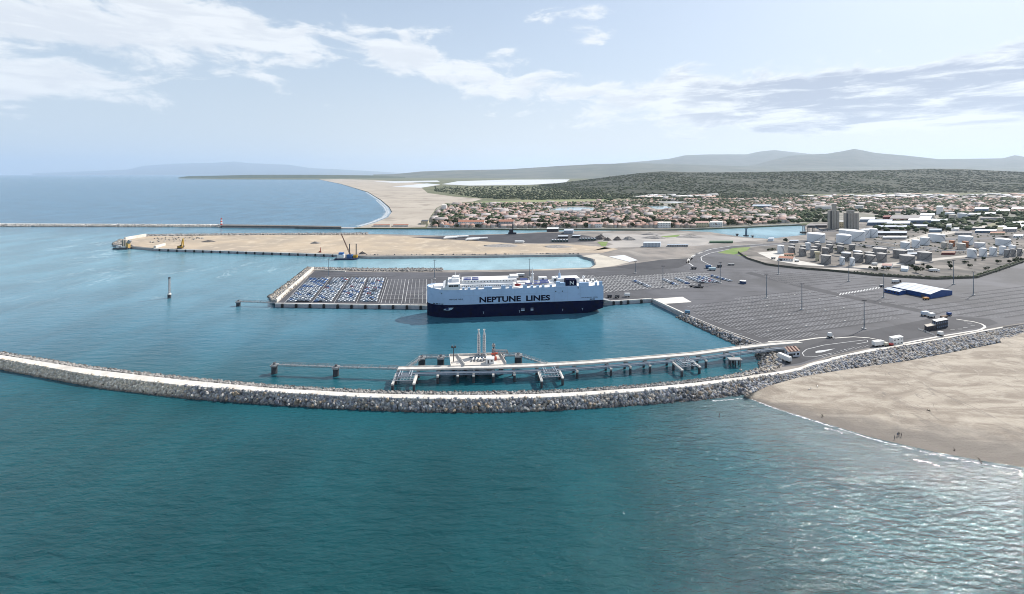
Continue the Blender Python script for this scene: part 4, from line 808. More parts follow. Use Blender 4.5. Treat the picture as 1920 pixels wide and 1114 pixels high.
for a, b in ((977, 983.5), (995, 1000)): MB().box(((XL(a) + XL(b)) / 2, -SB / 2 - .03, 4.0), (XL(b) - XL(a), .1, 2.4)).build('pilot_door', mat('door_grey', (.16, .19, .24), rough=.5), lo); MB().box(((XL(a) + XL(b)) / 2, -SB / 2 - .09, 4.0), (XL(b) - XL(a), .06, .9)).build('door_sill', PALE, lo)
for px in (906.5, 974, 1055, 1092): MB().box((XL(px), -SB / 2 - .03, 2.6), (.25, .1, 1.6)).build('tug_mark', PALE, lo); MB().box((XL(px), -SB / 2 - .03, 4.1), (1.0, .1, .25)).build('tug_mark', PALE, lo)
# the painted eye on the bow
def on_hull(pts, nm, m, off):
    c_ = (sum(p[0] for p in pts) / len(pts), sum(p[1] for p in pts) / len(pts)); vs = [(c_[0], -half(*c_) - off, c_[1])] + [(x, -half(x, z) - off, z) for x, z in pts]; n_ = len(pts)
    return MB().add(vs, [(0, 1 + i, 1 + (i + 1) % n_) for i in range(n_)]).build(nm, m, lo)
ex0, ex1 = XL(831), XL(850.5); ez = 7.7
eye = [(ex0, ez - 1.2), (ex0 + (ex1 - ex0) * .25, ez - 1.35), (ex0 + (ex1 - ex0) * .6, ez - 1.35), (ex0 + (ex1 - ex0) * .82, ez - .7), (ex1, ez + .9), (ex0 + (ex1 - ex0) * .75, ez + .95), (ex0 + (ex1 - ex0) * .3, ez + .6), (ex0 + (ex1 - ex0) * .12, ez - .3)]
on_hull(eye, 'eye_emblem', PALE, .10); ecx = ex0 + (ex1 - ex0) * .38
on_hull([(ecx + 1.55 * math.cos(a), ez - .1 + .95 * math.sin(a)) for a in (2 * math.pi * j / 14 for j in range(14))], 'eye_iris', mat('iris_blue', (.01, .03, .12), rough=.5), .16)
# stern ramp lowered on the quay and stern deck gear
MB().bar((SL - 1, 7, 7.4), (SL + 13, 9, ZT + .6), 8, .5).build('stern_ramp', STEEL, ship); MB().box((SL + .05, 7, 5), (.2, 9, 5.2)).build('ramp_opening', GLASS, ship)
for px, y_ in ((1095, 2), (1101, -2), (1107, 4), (1112, 0), (1116, 5)):
    x = XL(px, y_); MB().tube((x, y_ - 1, ZD + 1.2), (x, y_ + 1, ZD + 1.2), .9, 10).build('winch', STEEL, ship); MB().box((x, y_, ZD), (1.6, 1.8, .9)).build('winch_base', DECKW, ship)
x = XL(1094, 5); MB().lathe((x, 5, ZD + 2.4), [(.1, 0), (1.1, .5), (1.4, 1.4), (1.0, 2.2), (.2, 2.6)], 12).build('radome', DECKW, ship, smooth=True); MB().tube((x, 5, ZD), (x, 5, ZD + 2.6), .3, 8).build('radome_post', DECKW, ship)
for i in range(12): MB().tube((6 + i * 12, SB / 2 - .5, ZD), (6 + i * 12, SB / 2 - .5, ZD + 1.6), .25, 6).build('far_vent', DECKW, ship)
for (a, b) in (((2, 3, ZD - 1), (-16, 19, ZT + .6)), ((2.5, 4, ZD - 1), (-24, 18, ZT + .6)), ((9, 8, ZD - 1), (30, 20, ZT + .6)), ((SL - 1, 11, ZD - 1), (SL + 24, 14, ZT + .6)), ((SL - 1, 9, ZD - 1), (SL + 34, 13, ZT + .6))):
    a, b = Vector(a), Vector(b); m = MB(); pt = [a.lerp(b, k / 8) - Vector((0, 0, 3 * (k / 8) * (1 - k / 8))) for k in range(9)]
    for p_, q_ in zip(pt, pt[1:]): m.tube(p_, q_, .10, 5, caps=False)
    m.build('mooring_line', STEEL, ship)
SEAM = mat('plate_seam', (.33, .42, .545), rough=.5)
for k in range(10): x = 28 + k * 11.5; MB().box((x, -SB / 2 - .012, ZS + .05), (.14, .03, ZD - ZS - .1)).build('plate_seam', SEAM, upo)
MB().box(((28 + SL - 32) / 2, -SB / 2 - .012, 18.4), (SL - 60, .03, .12)).build('plate_seam', SEAM, upo)
# ================================================================ terminal: markings, cars, masts, buildings
def inpoly(x, y, poly):
    c = False; n = len(poly)
    for i in range(n):
        (x1_, y1_), (x2, y2) = poly[i - 1], poly[i]
        if (y1_ > y) != (y2 > y) and x < (x2 - x1_) * (y - y1_) / (y2 - y1_) + x1_: c = not c
    return c
def to_px(X, Y, z=ZT): return CX + F * X / Y, HZ + (H - z) * F / Y
zm = z1 + .09
U, V_ = np.array([.954, .30]), np.array([.440, -.898])
def stall_markings(name, region, du=3.2, dv=8.4, ln=6.3, w=.62, cap=False, bright=WHITEP, off=0.):
    m = MB(); lane = MB(); nrm = np.array([-V_[1], V_[0]]); n = 0
    pw_ = [P(x, y, ZT)[:2] for x, y in region]; c = np.mean(pw_, 0); ext = max(np.linalg.norm(np.array(p) - c) for p in pw_) + 20
    for i in range(int(-ext / dv), int(ext / dv) + 1):
        for j in range(int(-ext / du) - 20, int(ext / du) + 20):
            p = c + U * (j * du) + V_ * (i * dv + off); q = p + V_ * ln; ok = True
            for e in (p, q):
                if e[1] < 100 or not inpoly(*to_px(*e), region): ok = False; break
            if not ok: continue
            h = nrm * w / 2; m.add([(*(p - h), zm), (*(q - h), zm), (*(q + h), zm), (*(p + h), zm)], [(0, 1, 2, 3)]); n += 1
        a = np.arange(-ext, ext, 6.)      # tyre-darkened aisle beside each row
        for s in a:
            p = c + U * s + V_ * (i * dv + off + ln + .3); q = p + U * 6.; r4 = [p, q, q + V_ * (dv - ln - .6), p + V_ * (dv - ln - .6)]
            if all(e[1] > 100 and inpoly(*to_px(*e), region) for e in r4): lane.add([(*e, z1 + .06) for e in r4], [(0, 1, 2, 3)])
    tag(lane.build('parking_aisle_road', ASPHD), kind='structure')
    return tag(m.build(name, bright), kind='structure')
PAINT2 = mat('worn_road_paint', (.36, .36, .375), (.22, .22, .23), .08, .85)
stall_markings('parking_lot_markings', [(1286, 574), (1335, 566.5), (1420, 551), (1505, 541), (1600, 561), (1722, 589), (1650, 607), (1560, 624), (1470, 640), (1440, 640), (1360, 612), (1300, 590)], bright=PAINT2)
stall_markings('parking_lot_markings', [(1530, 543), (1640, 524), (1655, 540), (1655, 556), (1690, 566), (1745, 568), (1800, 560), (1800, 550), (1920, 536), (2100, 520), (2100, 560), (1920, 596), (1850, 598), (1740, 584), (1600, 555)], bright=PAINT2)
stall_markings('parking_lot_markings', [(1400, 505), (1560, 514), (1640, 521), (1560, 534), (1500, 538), (1450, 526)], w=.45, bright=PAINT2)
stall_markings('parking_lot_markings', [(1080, 552), (1060, 522), (1100, 516), (1190, 515), (1250, 511), (1330, 509), (1335, 520), (1296, 541), (1180, 547)], du=3.8, dv=9.5, ln=7.8, w=.75)
sheet('service_lane_road', [(1395, 512), (1408, 510), (1535, 541), (1600, 555.5), (1765, 588), (1752, 591), (1600, 562), (1525, 545)], z1 + .05, ASPHD)
sheet('gate_road', [(1560, 634), (1620, 622), (1740, 598), (1800, 593), (1856, 598), (1872, 606), (1850, 612), (1760, 626.5), (1690, 638.5), (1600, 655), (1540, 668), (1500, 681), (1470, 686), (1480, 664), (1505, 652)], z1 + .05, ASPHD)
def paint_line(px, w, m=WHITEP, z=zm + .02, name='road_markings', n=40):
    c = resample(px, z, n); tg_ = np.gradient(c, axis=0); q = np.stack([-tg_[:, 1], tg_[:, 0], 0 * tg_[:, 0]], 1); q /= np.linalg.norm(q, axis=1)[:, None]
    return tag(link(name, grid_mesh(name, np.stack([c + q * w / 2, c - q * w / 2]), m, False)), kind='structure')
paint_line([(1300, 499), (1290, 492), (1294, 484), (1310, 474.5), (1335, 467), (1370, 461.5), (1430, 457.4)], 1.6); paint_line([(1336, 499), (1316, 489), (1314, 482), (1330, 475), (1365, 467.6), (1420, 461.4), (1470, 457.6)], 1.1)
paint_line([(1291, 494), (1290, 487), (1300, 479), (1322, 471)], 1.8, CONC)
paint_line([(1560, 671.5), (1640, 654), (1760, 631), (1838, 618.6), (1848, 613), (1843, 608), (1826, 603.4), (1793, 598.3)], 1.5, CONC); paint_line([(1565, 634), (1600, 631.6), (1630, 633.6), (1650, 637.6), (1664, 643)], 1.1, CONC); paint_line([(1440, 640.4), (1500, 638.5), (1530, 634), (1562, 631.5)], 1.4, CONC)
paint_line([(1508, 668), (1504, 662), (1512, 655), (1545, 647), (1600, 640), (1625, 637), (1628, 641), (1606, 645)], .45); paint_line([(1508, 668), (1530, 668.5), (1560, 662)], .35)
m = MB(); m.prism([P(x, y, zm + .03) for x, y in ((1528, 660), (1533, 657.6), (1548, 656), (1566, 653.6), (1552, 657.8), (1540, 661), (1530, 661.6))], None, zm + .03); tag(m.build('traffic_island_markings', WHITEP), kind='structure')
m = MB()
for k in range(9):
    a, b = P(1541 + 7 * k, 668 - 2.2 * k, zm), P(1547 + 7 * k, 671 - 2.3 * k, zm); m.bar(a, b, .35, .02)
for k in range(8):
    a, b = P(1582 + 6 * k, 655 - 1.1 * k, zm), P(1588 + 6 * k, 657.5 - 1.2 * k, zm); m.bar(a, b, .35, .02)
for k in range(14):
    a, b = P(1574 + 5.6 * k, 553.5 - .95 * k, zm), P(1577 + 5.6 * k, 550 - .95 * k, zm); m.bar(a, b, 1.0, .02)
for x_, y_ in ((1818, 606), (1824, 610), (1812, 603.6), (1800, 617), (1786, 617.5), (1810, 614)): a, b = P(x_ - 4, y_, zm), P(x_ + 4, y_, zm); m.bar(a, b, .5, .02)
tag(m.build('bay_markings', WHITEP), kind='structure')
# car-pier bays without cars
m = MB()
for (nx0, nx1, fx0, fx1) in ((714, 753, 728, 760), (759, 800, 767, 800)):
    for i in range(6):
        t = i / 5; a, b = P(nx0 + (nx1 - nx0) * t, 569, zm), P(fx0 + (fx1 - fx0) * t, 523.5, zm); m.bar(a, b, .42 if i in (0, 5) else .22, .02)
    for j in range(8):
        t = (j / 7) ** .8; y_ = 569 - 45.5 * t; s = (569 - y_) / 45.5; a, b = P(nx0 + (fx0 - nx0) * s, y_, zm), P(nx1 + (fx1 - nx1) * s, y_, zm); m.bar(a, b, .24, .02)
for (nx, fx) in ((533, 577), (584, 620), (626, 655), (668, 688), (710, 725)): a, b = P(nx, 568.5, zm), P(fx, 520, zm); m.bar(a, b, .3, .02)
tag(m.build('pier_bay_markings', WHITEP), kind='structure')
paint_line([(600, 516), (800, 518), (860, 518)], .5, PAINT2)
# ---- cars
TYRE = mat('tyre', (.015, .015, .015), rough=.9); CGL = mat('car_glass', (.02, .035, .06), rough=.08, spec=.8)
def car_mesh(name, paint, van=False):
    m = MB(); L, W = 4.35, 1.84
    prof = [(-2.17, .35), (-2.17, .85), (-1.95, 1.02), (-1.25, 1.06), (1.05, 1.0), (1.95, .88), (2.17, .70), (2.17, .35)] if not van else [(-2.4, .35), (-2.4, 1.0), (1.6, 1.05), (2.3, .9), (2.4, .35)]
    k = len(prof); m.add([(x, -W / 2, z) for x, z in prof] + [(x, W / 2, z) for x, z in prof], [tuple(range(k))[::-1], tuple(range(k, 2 * k))] + [(i, (i + 1) % k, k + (i + 1) % k, k + i) for i in range(k)], 0)
    cab = [(-1.95, 1.02), (-1.35, 1.50), (.15, 1.54), (1.0, 1.02)] if not van else [(-2.4, 1.0), (-2.35, 2.2), (.9, 2.2), (1.6, 1.05)]
    lo_, hi_ = W / 2 - .03, W / 2 - .22; w4 = (lo_, hi_, hi_, lo_)
    vs = [(x, -w, z) for (x, z), w in zip(cab, w4)] + [(x, w, z) for (x, z), w in zip(cab, w4)]
    m.add(vs, [(0, 1, 2, 3)[::-1], (4, 5, 6, 7), (0, 1, 5, 4), (2, 3, 7, 6)], 1 if not van else 0); m.add(vs, [(1, 2, 6, 5)], 0)
    for x in (-1.35, 1.35):
        for y in (-W / 2 + .05, W / 2 - .05): m.tube((x, y - .1, .33), (x, y + .1, .33), .33, 8, 2)
    return m.mesh(name, [paint, CGL, TYRE])
CARC = [('white', (.80, .82, .84), 58), ('silver', (.55, .59, .63), 16), ('blue', (.06, .17, .46), 9), ('dark grey', (.05, .055, .065), 6), ('red', (.36, .03, .03), 3), ('pale blue', (.42, .56, .70), 10)]
CARM = {n: car_mesh('car', mat('car_paint_' + n.replace(' ', '_'), c, rough=.25, spec=.6, coat=.6)) for n, c, _ in CARC}
cn = [c[0] for c in CARC]; cwt = np.array([c[2] for c in CARC], float); cwt /= cwt.sum()
blocks = [('leftmost', 538.5, 580, 580, 615, 5), ('second', 589, 621, 624.5, 651.5, 4), ('third', 632.5, 664, 658, 686, 4), ('rightmost', 674.5, 706.5, 691.5, 720, 4)]
for (a0, a1, b0, b1) in ((580.6, 588.4, 615.6, 624), (621.6, 631.8, 652.2, 657.4), (664.6, 673.8, 686.6, 691), (707, 713, 720.6, 727)): sheet('car_pier_lane_road', [(a0, 567), (a1, 567), (b1, 521.5), (b0, 521.5)], z1 + .04, ASPHD)
NR = 18; far_cars = []
for bn_, nx0, nx1, fx0, fx1, nc in blocks:
    for r_ in range(NR):
        d_ = (1 - r_ / (NR - 1)) * P(0, 565.5, ZT)[1] + (r_ / (NR - 1)) * P(0, 523.5, ZT)[1]; y_ = to_px(0, d_)[1]; s = (565.5 - y_) / 42
        for c_ in range(nc):
            u_ = (c_ + .5) / nc; x_ = (nx0 + (nx1 - nx0) * u_) * (1 - s) + (fx0 + (fx1 - fx0) * u_) * s; p = P(x_, y_, z1)
            kd = cn[RNG.choice(len(cn), p=cwt)]
            if bn_ == 'leftmost' and r_ > 9 and RNG.random() < .30: kd = 'blue'
            if r_ > 13: far_cars.append((p, kd)); continue
            o = link('car', CARM[kd], None, (p[0] + RNG.normal(0, .1), p[1] + RNG.normal(0, .12), p[2]), R(RNG.normal(1, 1.2)) + (math.pi if RNG.random() < .15 else 0))
            sc_ = RNG.uniform(.95, 1.05); o.scale = (sc_ * .97, sc_ * 1.25, sc_ * RNG.uniform(.98, 1.12))
            tag(o, f'{kd} car, {nth(r_)} row from quay, {nth(c_)} from left in the {bn_} car block', 'car', 'new cars parked on the car pier')
mb_ = MB(); fm = [MATS['car_paint_' + n.replace(' ', '_')] for n in cn] + [CGL, TYRE]
for p, kd in far_cars:      # the farthest rows, past the limit of single cars
    me = CARM[kd]; k = cn.index(kd); vs = [(p[0] + v.co.x * 1.02, p[1] + v.co.y * 1.25, p[2] + v.co.z * 1.05) for v in me.vertices]; o_ = len(mb_.v); mb_.v += vs
    for f in me.polygons: mb_.f.append(tuple(i + o_ for i in f.vertices)); mb_.m.append(k if f.material_index == 0 else len(cn) + f.material_index - 1)
tag(mb_.build('far_car_mass', fm), 'farthest rows of tightly parked new cars on the car pier', 'cars', kind='stuff')
rows = [('single row nearest the ship', 1190.8, 527.5, 1216.7, 538.3, 9), ('short row beside the mast', 1246, 525, 1267.5, 534.6, 8), ('row left of the transporter', 1269, 523.3, 1289, 532, 8), ('fourth slanting row', 1291, 521, 1316.7, 531, 9), ('fifth slanting row', 1302, 521.5, 1327, 530.6, 9),
        ('sixth slanting row', 1311, 520, 1337, 530, 9), ('seventh slanting row', 1322, 520.6, 1344.5, 529.4, 9), ('farthest row from the ship', 1337, 518.4, 1369, 527.4, 10)]
for rn, xa_, ya_, xb2, yb2, nc in rows:
    for c_ in range(nc):
        a, b = Vector(P(xa_, ya_, z1)), Vector(P(xb2, yb2, z1)); p = a.lerp(b, c_ / (nc - 1)); kd = cn[RNG.choice(len(cn), p=cwt)]
        o = link('car', CARM[kd], None, p, math.atan2(b.y - a.y, b.x - a.x) + R(90)); o.scale = (1.15, 1.25, 1.15)
        tag(o, f'{kd} car, {nth(c_)} from the back in the {rn}', 'car', 'cars in slanting rows on the terminal')
for px, py, i_, rw_ in [(1432 + i * 29, 560 - i * 3.2, i, 'farthest') for i in range(4)] + [(1372 + i * 33, 583 - i * 4.3, i, 'second farthest') for i in range(8)] + [(1412 + i * 34, 600 - i * 4.4, i, 'second nearest') for i in range(8)] + [(1440 + i * 36, 622 - i * 4.8, i, 'nearest') for i in range(6)]:
    x, y, _ = P(px, py, z1); o = MB().box((0, 0, 0), (2.2, .8, .55), .3, 0, .8).build('kerb_block', CONC, None, (x, y, z1 + .05)); tag(o, f'small white concrete block, {nth(i_)} from the basin in the {rw_} row on the lot', 'kerb block', 'aisle blocks of the empty lot')
# ---- light masts
def light_mast(px, yb_, yt_, label):
    x, y, _ = P(px, yb_, z1); t = thing('light_mast', label, 'light mast', (x, y, z1), 0, 'terminal light masts'); h = ZY(y, yt_) - z1
    MB().tube((0, 0, 0), (0, 0, h), .34, 10, r2=.18).build('pole', mat('mast_blue_grey', (.16, .21, .26), (.12, .16, .2), .5, .5, .3), t); MB().lathe((0, 0, 0), [(1.6, 0), (1.5, .7), (.6, .8), (.5, 1.6)], 10).build('base', CONCG, t)
    c = MB().bar((-1.7, 0, h), (1.7, 0, h), .16).build('crossarm', DARK, t); MB().bar((0, -1.2, h), (0, 1.2, h), .14).build('crossarm', DARK, t)
    for s in (-1.5, -.6, .6, 1.5): MB().box((s, -.1, h - .45), (.65, .6, .35)).build('floodlight', DARK, t)
for px, yb_, yt_, lb in ((615.8, 521, 485.5, 'light mast at the far right corner of the leftmost car block'), (814.7, 523, 487.5, 'light mast rising behind the bow of the ship'), (993, 520, 485.5, 'light mast rising behind the main mast of the ship'), (1191.3, 512.5, 490.5, 'light mast at the back of the terminal, right of the still basin'),
        (1243, 539, 498.6, 'light mast between the two leftmost slanting car rows'), (1350.5, 531, 491.5, 'light mast beside the farthest slanting car row'), (1437, 559, 515, 'light mast at the left edge of the empty lot right of the apron'), (1503.5, 580.5, 532, 'light mast in the middle of the empty striped lot'),
        (1459.5, 514.5, 489, 'light mast just below the white gravel yard of the tank farm'), (1591.5, 528, 491, 'light mast in front of the two small white tanks'), (1620.3, 617, 563, 'nearest and tallest light mast beside the gate road'), (1657, 558.3, 513.5, 'light mast at the left end of the blue warehouse'), (1788, 533.5, 488, 'light mast behind the blue warehouse'), (1825, 553.5, 509.5, 'light mast to the right of the blue warehouse')):
    light_mast(px, yb_, yt_, lb)
# ---- generic building from three base corners
def bld(name, label, cat, A, B, C, h, wall, roofm, roof='flat', rh=1.5, win=(0, 0, 0), z=z1, group=None, door=False, over=.25, panels=0, glass=None, winh=1.2):
    A, B, C = (Vector(P(*q, z)) if len(q) == 2 else Vector(q) for q in (A, B, C)); D = B + C - A; t = thing(name, label, cat, A, 0, group); o0 = A
    q = [v - o0 for v in (A, B, D, C)]
    if (q[1].x * q[3].y - q[1].y * q[3].x) < 0: q = [q[0], q[3], q[2], q[1]]; flip = True
    else: flip = False
    up = Vector((0, 0, h)); m = MB(); vs = [*q, *[v + up for v in q]]; fs = [(i, (i + 1) % 4, 4 + (i + 1) % 4, 4 + i) for i in range(4)]
    rA, rB = (q[0], q[1]) if not flip else (q[0], q[3]); rC, rD = (q[3], q[2]) if not flip else (q[1], q[2])   # ridge runs parallel to A->B
    if roof == 'gable':
        e0, e1 = (rA + rC) / 2 + up + Vector((0, 0, rh)), (rB + rD) / 2 + up + Vector((0, 0, rh)); m.add(vs, fs); m.add([rA + up, rC + up, e0], [(0, 1, 2)]); m.add([rB + up, rD + up, e1], [(0, 2, 1)]); m.build('wall', wall, t)
        dz = Vector((0, 0, .12)); r_ = MB(); ov = (rC - rA).normalized() * over
        def pan(s0, s1, parts):
            for P0, P1, sgn in ((rA, rB, -1), (rC, rD, 1)):
                a, b = P0.lerp(P1, s0) + up + dz + ov * sgn, P0.lerp(P1, s1) + up + dz + ov * sgn; c_, d_ = e0.lerp(e1, s0) + dz, e0.lerp(e1, s1) + dz
                th = Vector((0, 0, .2)); parts.add([a, b, d_, c_, a - th, b - th, d_ - th, c_ - th], [(0, 1, 2, 3), (7, 6, 5, 4), (0, 4, 5, 1), (1, 5, 6, 2), (2, 6, 7, 3), (3, 7, 4, 0)])
            return parts
        if panels:
            for i in range(panels): pan((i + .015) / panels, (i + .985) / panels, MB()).build('roof_panel', roofm if not isinstance(roofm, list) else roofm[i % len(roofm)], t)
        else: pan(0, 1, MB()).build('roof', roofm, t)
    else:
        m.add(vs, fs); m.build('wall', wall, t); c_ = sum(q, Vector()) / 4; k = 1 + over / max(1., (q[2] - q[0]).length / 2); r_ = MB(); rq = [c_ + (v - c_) * k for v in q]
        r_.add([v + up for v in rq] + [v + up + Vector((0, 0, .3)) for v in rq], [(3, 2, 1, 0), (4, 5, 6, 7)] + [(i, (i + 1) % 4, 4 + (i + 1) % 4, 4 + i) for i in range(4)]); r_.build('roof', roofm, t)
    nf, n1_, n2_ = win
    for (p_, r2_, n_) in ((rA, rB, n1_), (rA, rC, n2_)):
        if not n_ or not nf: continue
        dv = r2_ - p_; L = dv.length; dv.normalize(); nn = Vector((dv.y, -dv.x, 0)); nn = nn if nn.dot((rA + rD) / 2 - (rA + rB + rC + rD) / 4 + (p_ + r2_) / 2 - (rA + rD) / 2) > 0 else -nn
        for f_ in range(nf):
            for i in range(n_):
                c_ = p_ + dv * (L * (i + .5) / n_) + Vector((0, 0, h * (f_ + .52) / nf)); ww = min(1.6, L / n_ * .55); hh = min(winh, h / nf * .5)
                MB().add([c_ + nn * .05 + dv * a * ww / 2 + Vector((0, 0, b * hh / 2)) for a, b in ((-1, -1), (1, -1), (1, 1), (-1, 1))], [(0, 1, 2, 3) if nn.dot(dv.cross(Vector((0, 0, 1)))) > 0 else (3, 2, 1, 0)]).build('window', glass or GLASS, t)
    if door:
        dv = (rB - rA); L = dv.length; dv.normalize(); nn = Vector((dv.y, -dv.x, 0)); nn = nn if nn.dot(rA - rC) > 0 else -nn; c_ = rA + dv * min(L * .2, 6)
        MB().add([c_ + nn * .07 + dv * a + Vector((0, 0, b)) for a, b in ((-1.4, 0), (1.4, 0), (1.4, min(2.6, h * .7)), (-1.4, min(2.6, h * .7)))], [(0, 1, 2, 3)]).build('door', DARK, t)
    return t
BLUEW = mat('blue_cladding', (.018, .075, .26), (.014, .06, .21), .4, .55); RF1 = mat('pale_metal_roof', (.56, .60, .65), (.50, .54, .59), .3, .5); RF2 = mat('grey_metal_roof', (.36, .41, .47), (.31, .35, .41), .3, .5); BLK = mat('charcoal_cladding', (.022, .026, .040), (.03, .034, .05), .4, .5)
bld('blue_warehouse', 'large blue warehouse with a ribbed pale metal gable roof', 'warehouse', (1744.8, 560.4), (1672, 545), (1785.6, 553), 4.2, BLUEW, [RF1, RF1, RF2], 'gable', 2.3, panels=18, door=True, over=.5)
bld('warehouse_annex', 'smaller blue annex shed at the left end of the blue warehouse', 'shed', (1686.6, 553.6), (1658, 547.6), (1699.5, 551.4), 3.2, BLUEW, [RF1, RF2], 'gable', 1.0, panels=8, win=(1, 5, 0), over=.3)
bld('port_office', 'two storey charcoal port office beside the gate road', 'office', (1756, 618), (1777.5, 613.5), (1748, 614.6), 5.8, BLK, DECKW, win=(2, 6, 2), glass=mat('office_glass', (.16, .22, .32), rough=.1, spec=.8))
bld('office_annex', 'low charcoal annex with pale roof joined to the port office', 'annex', (1738.5, 621.8), (1755.4, 618.2), (1733.4, 618), 3.4, BLK, mat('tan_roof', (.50, .45, .39), (.42, .38, .33), .5, .8), win=(1, 4, 2))
bld('white_substation', 'tall white boxy building beside the promenade wall', 'building', (1675, 648.8), (1693.5, 645.2), (1667.4, 645.4), 4.9, WHT, WHT, win=(2, 3, 0), winh=.6)
ub = bld('jetty_utility_building', 'white utility building with reddish roof slabs at the foot of the jetty', 'building', (1478.5, 670.6), (1500, 668.6), (1471, 661.6), 3.5, mat('pale_blue_render', (.62, .64, .68), (.55, .57, .61), .5, .7), mat('ochre_roof', (.36, .25, .20), (.30, .22, .18), .5, .8), win=(1, 3, 1), door=True)
for s in (.2, .5, .8):
    A, B, C = (Vector(P(*q, z1)) for q in ((1478.5, 670.6), (1500, 668.6), (1471, 661.6))); a = (B - A) * s; MB().bar(a + Vector((0, 0, 4.0)), a + (C - A) + Vector((0, 0, 4.0)), .5, .5).build('roof_beam', mat('dark_red_beam', (.14, .05, .04), rough=.7), ub)
MB().box((4, -.0, 0), (.1, .1, .1)).build('lamp', DARK, ub)
def trailer(px, py, L, W, h, rz, label, cat='trailer', m=WHT, cab=None, name=None):
    x, y, _ = P(px, py, z1); t = thing(name or 'truck_trailer', label, cat, (x, y, z1 + .02), rz); MB().box((0, 0, 1.1), (L, W, h)).build('box_body', m, t); MB().box((0, 0, .8), (L * .96, W * .5, .3)).build('chassis', DARK, t)
    for i in (-.36, -.26, .3):
        for s in (-1, 1): MB().tube((L * i, s * (W / 2 - .3), .5), (L * i, s * W / 2, .5), .5, 10).build('wheel', TYRE, t)
    if cab: MB().box((L / 2 + 1.3, 0, .7), (2.2, W, 2.4), 0, 0, .92).build('cab', cab, t); MB().box((L / 2 + 2.42, 0, 1.9), (.1, W * .8, .9)).build('windscreen', GLASS, t)
trailer(1646.5, 649.3, 8.2, 2.5, 2.6, R(14), 'long white box trailer parked left of the tall white building'); trailer(1660.5, 649.5, 2.6, 2.0, 1.6, R(14), 'small cream van between the white trailer and tall white building', 'van', mat('cream_van', (.55, .52, .42), rough=.5), name='van'); trailer(1671, 649.9, 2.2, 1.6, 1.2, R(14), 'small red car in front of the tall white building', 'car', mat('red_car', (.35, .03, .03), rough=.3), name='parked_car')
trailer(1471.5, 676.5, 8.0, 2.5, 2.6, R(108), 'white container trailer in front of the jetty utility building')
trailer(1679, 530.5, 7, 2.5, 2.4, R(8), 'white lorry behind the blue warehouse', 'lorry', WHT, BLK, name='lorry')
for px, py, L, W, h, rz, lb, cat, mm, nm in ((1734.5, 592, 5.6, 2.6, 2.5, R(10), 'pale blue site cabin, left of the two by the lot crossing', 'cabin', mat('cabin_blue', (.55, .62, .70), rough=.5), 'site_cabin'), (1746.5, 595, 4.8, 2.6, 2.4, R(14), 'white site cabin, right of the two by the lot crossing', 'cabin', WHT, 'site_cabin'),
        (1779.5, 592, 2.8, 1.9, 1.7, R(5), 'dark blue skip behind the port office', 'skip', BLUEW, 'skip'), (1770, 597.5, 6, 2.2, 1.1, R(20), 'brown pallet pile behind the port office', 'pallets', mat('brown_wood', (.18, .12, .08), rough=.8), 'pallet_pile'),
        (1736, 562, 5.2, 2.2, 1.2, R(12), 'orange yellow vehicle parked at the blue warehouse door', 'vehicle', mat('orange_vehicle', (.48, .22, .04), rough=.4), 'forklift_truck'), (1763.5, 629.5, 3, 2.2, 1.9, R(14), 'small white kiosk below the port office', 'kiosk', WHT, 'kiosk'), (1556, 633, 2.2, 2, 2.4, 0, 'small white barrier kiosk at the parking lot corner', 'kiosk', WHT, 'kiosk'),
        (1328, 503.5, 6, 2.8, 3, R(-5), 'blue container at the top of the terminal', 'container', mat('blue_box', (.03, .10, .24), rough=.5), 'container'), (1335.5, 507, 8, 2.8, 2.4, R(-5), 'pale blue box van below the blue container', 'van', mat('pale_blue_van', (.42, .54, .58), rough=.5), 'box_van'), (1349, 501.5, 5, 2.4, 2.2, 0, 'dark tractor beside the top terminal mast', 'tractor', DARK, 'tractor'), (1301, 505, 6, 2.2, 1.6, 0, 'dark low loader at the back of the terminal', 'trailer', DARK, 'low_loader'),
        (1371, 497.5, 8, 2.4, 1.0, R(4), 'thin grey flatbed near the tank farm fence', 'trailer', STEEL, 'flatbed'), (1289, 589, 4, 2.4, 2, R(-20), 'blue container beside the basin rocks', 'container', mat('teal_box', (.10, .20, .30), rough=.5), 'container'), (1143, 558, 4, 2.2, 1.7, 0, 'dark port tractor, left of two astern of the ship', 'tractor', DARK, 'tractor'), (1157, 558.5, 4, 2.2, 1.6, 0, 'dark port tractor, right of two astern of the ship', 'tractor', DARK, 'tractor'), (1176, 556.5, 5, 2.2, 2.4, 0, 'white minibus on the quay astern of the ship', 'minibus', WHT, 'minibus'),
        (1653, 538, 3.2, 2, 1.2, 0, 'small grey car left of the warehouse annex', 'car', STEEL, 'parked_car'), (976, 518, 9, 3, 2, 0, 'long white lorry on the pier behind the ship', 'lorry', WHT, 'lorry')):
    trailer(px, py, L, W, h, rz, lb, cat, mm, name=nm)
for px, py, cab_ in ((1301, 538, 1), (1311, 539.5, 0)):
    trailer(px, py, 9, 2.6, .6, R(-6), ('left' if cab_ else 'right') + 'hand dark car transporter below the slanting car rows' if False else ('dark car transporter with cab below the slanting rows' if cab_ else 'dark car transporter trailer carrying pale cars below the slanting rows'), 'transporter', DARK, DARK if cab_ else None, name='car_transporter')
x, y, _ = P(1393, 531.5, z1); t = thing('water_tank', 'round dark blue tank with a white lid alone on the asphalt', 'tank', (x, y, z1)); MB().lathe((0, 0, 0), [(3.2, 0), (3.2, 2.8)], 20).build('shell', mat('navy_tank', (.03, .06, .14), rough=.5), t); MB().lathe((0, 0, 2.8), [(3.3, 0), (3.3, .2), (.4, .7)], 20).build('lid', WHT, t)
